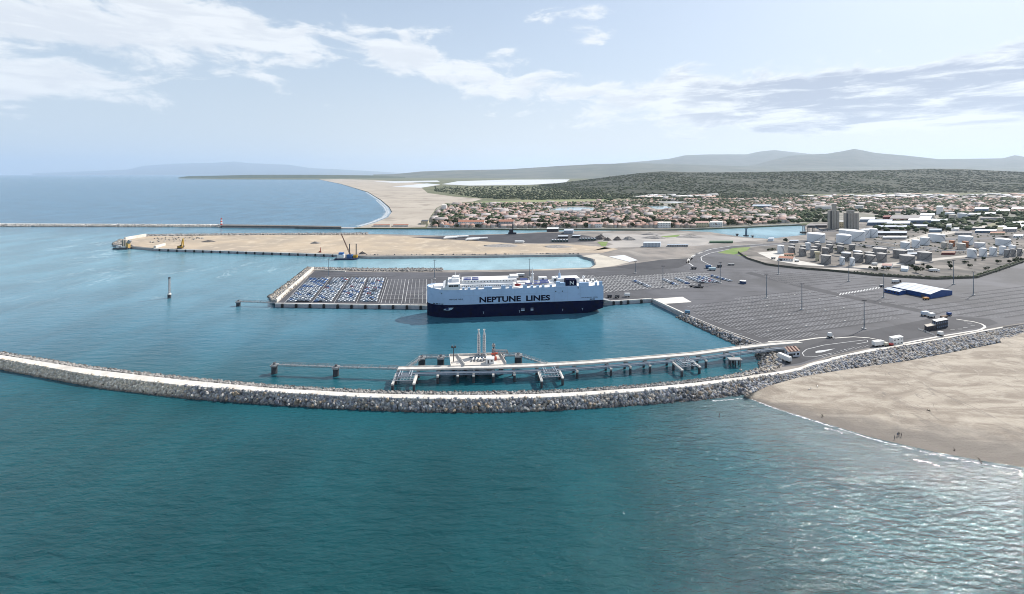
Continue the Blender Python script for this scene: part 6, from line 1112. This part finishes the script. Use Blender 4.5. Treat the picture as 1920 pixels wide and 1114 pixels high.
def excavator(px, py, s, label, m, reach):
    x, y, _ = P(px, py, z1); t = thing('excavator', label, 'excavator', (x, y, z1)); t.scale = (s, s, s)
    for sy in (-1.2, 1.2): MB().box((0, sy, 0), (4, .7, .9)).build('track', DARK, t)
    MB().box((0, 0, .9), (3.4, 2.6, 1.2)).build('body', m, t); MB().box((.9, -.8, 2.1), (1.2, 1.0, 1.3), 0, 0, .9).build('cab', GLASS, t); MB().box((-1.4, 0, 1.2), (.9, 2.5, 1.2)).build('counterweight', DARK, t)
    a, b, c_, d_ = (1.2, 0, 1.9), (3.0 * reach, 0, 6.5), (4.4 * reach, 0, 9), (5.0 * reach, 0, 2.5); MB().bar(a, b, .7, .8).build('boom', m, t); MB().bar(b, c_, .6, .6).build('boom_tip', m, t); MB().bar(c_, d_, .45).build('stick', m, t); MB().box((d_[0], 0, 1.6), (1.2, 1.2, 1.1), 0, 0, .7).build('bucket', DARK, t)
excavator(338, 466, 1.75, 'yellow long reach excavator working at the edge of the spit', YEL, .6); excavator(600, 473.4, .85, 'small orange excavator beside the spit quay', ORANGE, .3)
def barge(px, py, L, W, label, hm, boom, name='work_barge'):
    x, y, _ = P(px, py); t = thing(name, label, 'barge', (x, y, 0)); k = [(-L / 2, -W / 2), (L / 2 - 3, -W / 2), (L / 2, -W / 4), (L / 2, W / 4), (L / 2 - 3, W / 2), (-L / 2, W / 2)]; MB().prism(k, -1.5, 2.0).build('hull', hm, t)
    return t
t = barge(651, 486, 31, 14, 'dark blue crane barge with lattice boom moored at the end of the spit quay', mat('barge_navy', (.015, .03, .07), rough=.5), 1); MB().box((-8, -1, 2), (9, 8, 5)).build('deck_house', WHT, t); MB().box((-8, -1, 7), (6, 5, 2.6)).build('wheel_house', mat('barge_blue', (.05, .16, .40), rough=.5), t); MB().box((4, 0, 2), (7, 6, 4.5)).build('crane_house', mat('barge_blue2', (.04, .12, .30), rough=.5), t); MB().box((11, 2, 2), (5, 5, 3.5)).build('winch_house', YEL, t)
for px_ in (1.5, 11): MB().tube((px_, 5, -3), (px_, 5, 21), .7, 10).build('spud_pile', DARK, t)
m = MB(); a, b = Vector((5, -1, 6)), Vector((-9, 2, 35))
for sx in (-.7, .7):
    for sy in (-.7, .7): m.bar(a + Vector((sx, sy, 0)), b + Vector((sx * .5, sy * .5, 0)), .28)
for k in range(16):
    p_, q_ = a.lerp(b, k / 16), a.lerp(b, (k + 1) / 16); m.bar(p_ + Vector((-.7, -.7, 0)), q_ + Vector((.7, -.7, 0)), .16); m.bar(p_ + Vector((.7, .7, 0)), q_ + Vector((-.7, .7, 0)), .16)
m.build('boom', mat('boom_rust', (.16, .09, .07), rough=.7), t)
t = barge(230, 467, 24, 10, 'small white work barge off the tip of the spit', DARK, 0); MB().box((-6, 0, 2), (4, 6, 3.5)).build('deck_house', WHT, t); MB().box((3, 0, 2), (8, 6, 2.4)).build('hopper', mat('pale_grey_paint', (.55, .55, .52), rough=.6), t)
for px_ in (-1.5, 2.5): MB().box((px_, 2, 2), (2, 2, 12)).build('spud_frame', mat('olive_steel', (.22, .21, .18), rough=.7), t)
MB().bar((8, 0, 8), (12, 0, 14), 3, 4).build('conveyor_hood', STEEL, t); MB().box((9, 0, 2), (3, 5, 8)).build('crane_house', mat('ochre_paint', (.45, .30, .10), rough=.6), t); MB().tube((11.5, -5, -2), (11.5, -5, 4), .9, 10).build('spud_pile', DARK, t)
x, y, _ = P(960.5, 439, z1); t = thing('harbour_crane', 'dark mobile harbour crane with upright jib on the channel bank', 'crane', (x, y, z1)); MB().box((0, 0, 0), (16, 7, 3.2)).build('chassis', BLK, t); MB().box((-2, 0, 3.2), (8, 5, 6)).build('machine_house', BLK, t); MB().box((1, 0, 9.2), (2.4, 2.4, 9), 0, 0, .8).build('tower', DARK, t); m = MB()
for sy in (-.8, .8): m.bar((2, sy, 8), (1, sy * .5, 30), .5)
for k in range(9): m.bar((2 - k * .11, -.8, 8 + k * 2.4), (1.9 - k * .11, .8, 10.4 + k * 2.4), .25)
m.build('jib', DARK, t); MB().box((1, 0, 29.5), (2.4, 2, 2)).build('jib_head', DARK, t)
x, y, _ = P(1399, 443, 1); t = thing('mooring_tower', 'grey unloading tower on the edge of the channel basin', 'tower', (x, y, 1)); MB().box((0, 0, 0), (8, 6, 2)).build('base', DARK, t); MB().box((0, 0, 2), (3, 3, 12), 0, 0, .7).build('tower', mat('tower_blue', (.12, .18, .24), rough=.5), t); MB().box((0, 0, 14), (4.5, 3, 1.6)).build('head', mat('tower_blue'[:10], (.12, .18, .24), rough=.5), t)
for px, lb in ((1382, 'left'), (1411, 'right')): x, y, _ = P(px, 441.6 if lb == 'left' else 445, 1); t = thing('mooring_dolphin', f'dark mooring dolphin to the {"west" if lb == "left" else "east"} of the unloading tower', 'dolphin', (x, y, 0), 0, 'mooring dolphins'); MB().tube((0, 0, -1), (0, 0, 3), 1.6, 12).build('pile', DARK, t); MB().box((0, 0, 3), (5, 4, 1.4)).build('cap', DARK, t)
x, y, _ = P(1512, 437.5, 1); t = thing('ship_loader', 'dark ship loader frame at the basin corner left of the silos', 'ship loader', (x, y, 1)); MB().box((6, 0, 0), (34, 8, 3)).build('pier', mat('dark_pier', (.06, .055, .05), (.10, .09, .08), .3, .9), t)
for k in (-6, 4, 14): MB().bar((k, -2, 3), (k, -2, 15), .9).build('leg', DARK, t); MB().bar((k, 2, 3), (k, 2, 15), .9).build('leg', DARK, t)
MB().bar((-9, 0, 15), (18, 0, 15), 4, 1.2).build('gantry', DARK, t); MB().bar((16, 0, 13), (40, 12, 4), 2, 1.2).build('conveyor', BLUG, t)
# ================================================================ the town beyond the channel
ROOFC = [(.37, .225, .175), (.43, .29, .235), (.45, .345, .30), (.31, .20, .17), (.38, .30, .27), (.48, .39, .345), (.27, .225, .215)]
WALLC = [(.45, .39, .32), (.52, .49, .44), (.40, .335, .28), (.46, .41, .37), (.54, .53, .52)]
HVx = np.array([(-.5, -.5, 0), (.5, -.5, 0), (.5, .5, 0), (-.5, .5, 0), (-.5, -.5, .62), (.5, -.5, .62), (.5, .5, .62), (-.5, .5, .62), (-.54, -.57, .60), (.54, -.57, .60), (.54, .57, .60), (-.54, .57, .60), (-.54, 0, 1), (.54, 0, 1)])
HFw = np.array([(0, 1, 5), (0, 5, 4), (1, 2, 6), (1, 6, 5), (2, 3, 7), (2, 7, 6), (3, 0, 4), (3, 4, 7)]); HFr = np.array([(8, 9, 13), (8, 13, 12), (10, 11, 12), (10, 12, 13), (9, 10, 13), (11, 8, 12)])
RTILE = mat('roof_tiles', (.4, .25, .2), (.30, .20, .17), .25, .85, attr=True); RENDER = mat('house_render', (.6, .55, .5), (.48, .44, .38), .2, .85, attr=True)
def houses(name, pos, size, rot, rc, wc):
    n = len(pos); v = HVx[None] * np.asarray(size)[:, None, :]; ca, sa_ = np.cos(rot)[:, None], np.sin(rot)[:, None]
    V = np.stack([v[..., 0] * ca - v[..., 1] * sa_, v[..., 0] * sa_ + v[..., 1] * ca, v[..., 2]], -1) + np.asarray(pos)[:, None, :]
    Fa = np.concatenate([HFw, HFr])[None] + (np.arange(n) * 14)[:, None, None]; col = np.empty((n, 14, 3)); col[:, :8] = np.asarray(wc)[:, None]; col[:, 8:] = np.asarray(rc)[:, None]
    return np_mesh(name, V.reshape(-1, 3), Fa.reshape(-1, 3), [RENDER, RTILE], col.reshape(-1, 3), np.tile([0] * 8 + [1] * 6, n))
HM = {}
rn = ['brick red', 'orange', 'pale pink', 'dark red', 'rose', 'salmon', 'brown']; wn_ = ['cream', 'white', 'tan', 'ivory', 'chalky']
def house_mesh(i, j):
    if (i, j) not in HM:
        m = houses('house', [(0, 0, 0)], [(1, 1, 1)], np.zeros(1), [ROOFC[i]], [WALLC[j]]); HM[i, j] = m
    return HM[i, j]
ponds = [[(1026, 399), (1028, 394), (1048, 388.5), (1085, 386.6), (1118, 389), (1116, 399.6), (1070, 400.4)], [(1206, 385.6), (1250, 386), (1268, 390), (1266, 396), (1224, 396.4)], [(1228, 378), (1262, 377), (1294, 379), (1290, 384), (1240, 384)]]
def town_ok(px, py):
    if py > 400:
        lo_ = 808 + (424 - py) * .55; hi_ = np.interp(py, [400, 412, 418, 421, 427], [1535, 1520, 1480, 1430, 1300])
    else: lo_ = np.interp(py, [378, 384, 400], [905, 838, 822]); hi_ = 2050
    if not lo_ < px < hi_: return False
    if py < np.interp(px, [800, 1000, 1130, 1260, 1500, 1700, 2100], [383, 381.5, 379, 374, 373, 371, 371]): return False
    if any(inpoly(px, py, q) for q in ponds): return False
    if 1500 < px < 1640 and py > 396: return False
    if px > 1640 and py > 401: return False
    return True
ind = []; rest = []; d0 = P(0, 426.6, zc)[1]; row = 0; d_ = d0; treepos = []
while d_ < P(0, 371.5, zc)[1]:
    y_ = to_px(0, d_, zc)[1]; x = (780 - CX) * d_ / F; k = 0
    while x < (2050 - CX) * d_ / F:
        w = RNG.uniform(7.5, 13); px = CX + F * (x + w / 2) / d_; yy = y_
        if town_ok(px, yy):
            dn = .5 + .25 * math.sin(x * .021 + row) + .25 * math.sin(d_ * .017 + x * .006)
            if RNG.random() < .20 + .30 * dn * (row > 2) + (.14 if yy < 390 else 0): treepos.append((px, yy, row, k))
            elif RNG.random() < (.93 if yy > 390 else .72):
                ent = (x + w / 2, d_ + RNG.normal(0, 2.0), w, RNG.uniform(8, 11), RNG.uniform(6.5, 11) if row < 3 else RNG.uniform(5, 8.5), RNG.normal(0, .12) + (math.pi / 2 if RNG.random() < .3 else 0), row, k); k += 1
                ent = ent[:2] + ((w * RNG.uniform(1.6, 2.6), 14, RNG.uniform(8, 15)) if row > 3 and RNG.random() < .05 else ent[2:5]) + ent[5:]
                (ind if row < 5 and len(ind) < 285 else rest).append(ent)
        x += w + RNG.uniform(.5, 3.5)
        if RNG.random() < .06: x += 10          # cross street
    d_ += RNG.uniform(15, 18) + (12 if row % 5 == 4 else 0); row += 1
for x, y, w, dp, h, rot, rw, k in ind:
    i, j = RNG.integers(0, 7), RNG.integers(0, 5); o = link('house', house_mesh(i, j), None, (x, y, zc + .2), rot, (w, dp, h))
    tag(o, f'{wn_[j]} house with {rn[i]} roof, {nth(k)} from the sea in the {nth(rw)} town row', 'house', 'houses of the waterfront streets')
rest = np.array([r_[:6] for r_ in rest]); n = len(rest)
pos = np.stack([rest[:, 0], rest[:, 1], np.full(n, zc + .2)], 1); tag(link('town_houses_mass', houses('town_houses_mass', pos, rest[:, [2, 3, 4]], rest[:, 5], np.where((rest[:, 2] > 17)[:, None], np.array([(.40, .38, .37)]), np.array(ROOFC)[RNG.integers(0, 7, n)]) * RNG.uniform(.7, 1.3, (n, 1)), np.array(WALLC)[RNG.integers(0, 5, n)])), 'far mass of small pale houses with tiled roofs', 'houses', kind='stuff')
# larger pale commercial roofs at the foot of the hill
n = 130; px = np.r_[RNG.uniform(1190, 1340, 40), RNG.uniform(1500, 2000, 90)]; py = np.r_[RNG.uniform(366, 371.5, 40), RNG.uniform(364.5, 372, 90)]; pos = np.array([P(a, b, zc) for a, b in zip(px, py)])
tag(link('retail_park_mass', houses('retail_park_mass', pos, np.stack([RNG.uniform(18, 60, n), RNG.uniform(15, 30, n), RNG.uniform(6, 10, n)], 1), RNG.normal(0, .2, n), np.array([(.66, .68, .70), (.5, .55, .6), (.7, .68, .65), (.5, .36, .3)])[RNG.integers(0, 4, n)], np.array(WALLC)[RNG.integers(0, 5, n)])), 'far pale commercial roofs along the foot of the hill', 'buildings', kind='stuff')
# trees of the town
tp = [t_ for t_ in treepos if t_[2] < 9]; tn = 0
rowc = {}
for px, py, rw, k in tp[:150]:
    k = rowc.get(rw, 0); rowc[rw] = k + 1
    y = P(0, py, zc)[1]; o = tree(px, py, RNG.uniform(9, 15) * F / y, RNG.uniform(8, 13) * F / y, f'dark green tree, {nth(k)} from the sea among the trees of the {nth(rw)} town row', 'trees between the town houses', zc + .2, name='street_tree')
far_t = [t_ for t_ in treepos if t_ not in tp[:150]]; C = np.array([p for p in [P(a, b, zc + 4) for a, b, _, _ in far_t] + [P(a, b, zc + 3.5) for a, b in zip(RNG.uniform(1130, 1960, 500), RNG.uniform(366, 384, 500))] + [P(a, b, zc + 3.5) for a, b in zip(RNG.uniform(1220, 1530, 260), RNG.uniform(397, 404, 260))] + [P(a, b, z1 + 2.5) for a, b in zip(RNG.uniform(1640, 2000, 260), RNG.uniform(400, 430, 260))] + [P(a, b, z1 + 2.5) for a, b in zip(RNG.uniform(1500, 1560, 60), RNG.uniform(398, 414, 60))] if not any(inpoly(*to_px(p[0], p[1], zc), q) for q in ponds)]); C = np.repeat(C, 2, 0); C += RNG.normal(0, 4, C.shape) * (1, 1, .2)
tag(link('town_trees_foliage', blobs('town_trees_foliage', C, RNG.uniform(3, 7, len(C)), greens(len(C)) * 1.7, LEAF, .35, .8)), kind='stuff')
C = np.array([P(a, b, z1 + .6) for a, b in zip(RNG.uniform(1530, 2000, 420), RNG.uniform(430, 476, 420))]); tag(link('weeds', blobs('weeds', C, RNG.uniform(.6, 2.0, len(C)), greens(len(C)) * 1.3, LEAF, .35, .6)), kind='stuff')
# embankment walls of the channel
for lb, px in (('low stone embankment along the town side of the channel', [(800, 428.2), (1000, 430.2), (1080, 429.7), (1240, 431.2), (1340, 428.2), (1400, 425.7), (1500, 421.4)]),): wall_strip('channel_embankment', lb, px, 3, 1.6, CONCG, zc - .6)
# houseboats and small boats along the channel
for i, px in enumerate((915, 931, 950, 972, 990, 1010, 1150, 1185, 1290, 1320)):
    x, y, _ = P(px, interp(px, [(800, 429.4), (1000, 431), (1240, 432), (1340, 429.4)])); t = thing('moored_boat', f'{nth(i)} from the sea of the small white boats moored along the town bank', 'boat', (x, y, 0), 0, 'boats along the town bank'); MB().prism([(-5, -1.5), (3, -1.5), (5.5, 0), (3, 1.5), (-5, 1.5)], -.5, 1.3).build('hull', WHT, t); MB().box((-1, 0, 1.3), (4, 2.2, 1.6), 0, 0, .85).build('cabin', WHT, t); MB().box((1.06, 0, 2), (.1, 1.6, .6)).build('windscreen', GLASS, t); MB().tube((-2, 0, 2.8), (-2, 0, 6), .08, 6).build('mast', STEEL, t)
# ---- people on the beach
def person(px, py, cloth, label, pose):
    x, y, _ = P(px, py, 1.0); V = BV.reshape(-1, 3); z = V[np.argmin((V[:, 0] - x) ** 2 + (V[:, 1] - y) ** 2), 2]
    st = .22 * pose; pts = [((0, 0, .93), .15), ((.09, 0, .90), .10), ((.10 + st * .5, .02, .48), .068), ((.11 + st, .03, .07), .048), ((.11 + st, -.12, .04), .045), ((-.09, 0, .90), .10), ((-.10 - st * .4, .0, .48), .068), ((-.11 - st, .03, .07), .048), ((-.11 - st, -.12, .04), .045),
        ((0, 0, 1.15), .145), ((0, .01, 1.38), .15), ((0, .01, 1.50), .06), ((0, 0, 1.58), .085), ((0, -.01, 1.70), .095), ((.19, .01, 1.40), .065), ((.25, .02, 1.14), .048), ((.24, -.08, .90), .038), ((.24, -.10, .80), .04), ((-.19, .01, 1.40), .065), ((-.25, .02, 1.14), .048), ((-.24, -.06, .90), .038), ((-.24, -.08, .80), .04)]
    ed = [(0, 1), (1, 2), (2, 3), (3, 4), (0, 5), (5, 6), (6, 7), (7, 8), (0, 9), (9, 10), (10, 11), (11, 12), (12, 13), (10, 14), (14, 15), (15, 16), (16, 17), (10, 18), (18, 19), (19, 20), (20, 21)]
    me = bpy.data.meshes.new('body'); me.from_pydata([p for p, _ in pts], ed, []); me.update(); t = thing('person', label, 'person', (x, y, z), RNG.uniform(0, 6), 'people on the sand'); o = link('body', me, t)
    md = o.modifiers.new('skin', 'SKIN'); 
    for i, (_, r_) in enumerate(pts): me.skin_vertices[0].data[i].radius = (r_, r_)
    me.skin_vertices[0].data[0].use_root = True; o.modifiers.new('sub', 'SUBSURF').render_levels = 1; me.materials.append(cloth)
    MB().lathe((0, .0, 1.66), [(.10, 0), (.115, .07), (.08, .14), (.02, .16)], 10).build('hair', DARK, t, smooth=True)
for px, py, c, lb, ps in ((1677.5, 820, (.05, .05, .07), 'person in dark clothes standing nearest the water', .4), (1683, 815, (.10, .12, .18), 'person in dark blue clothes, left of the close pair', .8), (1685.6, 813.6, (.06, .06, .06), 'person in black clothes, right of the close pair', .5), (1690, 815.4, (.20, .16, .14), 'person in brown clothes standing apart on the right', .3)):
    person(px, py, mat('cloth_%d' % int(px * 10), c, rough=.9), lb, ps)
# driftwood and debris on the sand
def on_sand(px, py):
    x, y, _ = P(px, py, .8); V = BV.reshape(-1, 3); return x, y, V[np.argmin((V[:, 0] - x) ** 2 + (V[:, 1] - y) ** 2), 2]
WOOD = mat('driftwood', (.10, .08, .065), (.06, .05, .04), .8, .95)
for i, (px, py, s, lb) in enumerate(((1838, 860, 2.6, 'dark driftwood stump near the waterline at right'), (1541, 779, 2.2, 'dark driftwood tangle near the waterline at left'), (1520, 732, 1.5, 'pale driftwood log in the middle of the sand'), (1532, 728, 1.6, 'dark driftwood log beside the pale one'), (1652, 690, 1.2, 'small white debris below the rock slope'), (1790, 841, .9, 'small grey debris close to the water'), (1740, 770, .9, 'short driftwood stick on open sand'))):
    t = thing('driftwood', lb, 'driftwood', on_sand(px, py), RNG.uniform(0, 6)); MB().tube((-s, 0, .15), (s * .6, .2, .3), .22, 7, r2=.12).build('log', WOOD if 'white' not in lb and 'pale' not in lb else CONC, t); MB().tube((0, 0, .2), (.3 * s, .5 * s, .9), .12, 6, r2=.04).build('branch', WOOD, t); MB().tube((-.4 * s, 0, .2), (-.7 * s, -.4 * s, .7), .1, 6, r2=.04).build('branch', WOOD, t)
# ================================================================ the air
hm = bpy.data.materials.new('air_haze'); hm.use_nodes = True; hm.node_tree.nodes.clear(); g = NG(hm.node_tree)
pv = g.node('ShaderNodeVolumePrincipled', Color=(.71, .84, 1.0), Density=1.8e-5, Anisotropy=.25)
g.L.new(pv.outputs[0], g.node('ShaderNodeOutputMaterial').inputs['Volume'])
hz = MB().box((0, 49800, -5), (212000, 100800, 2905)).build('haze', hm); hz['kind'] = 'stuff'
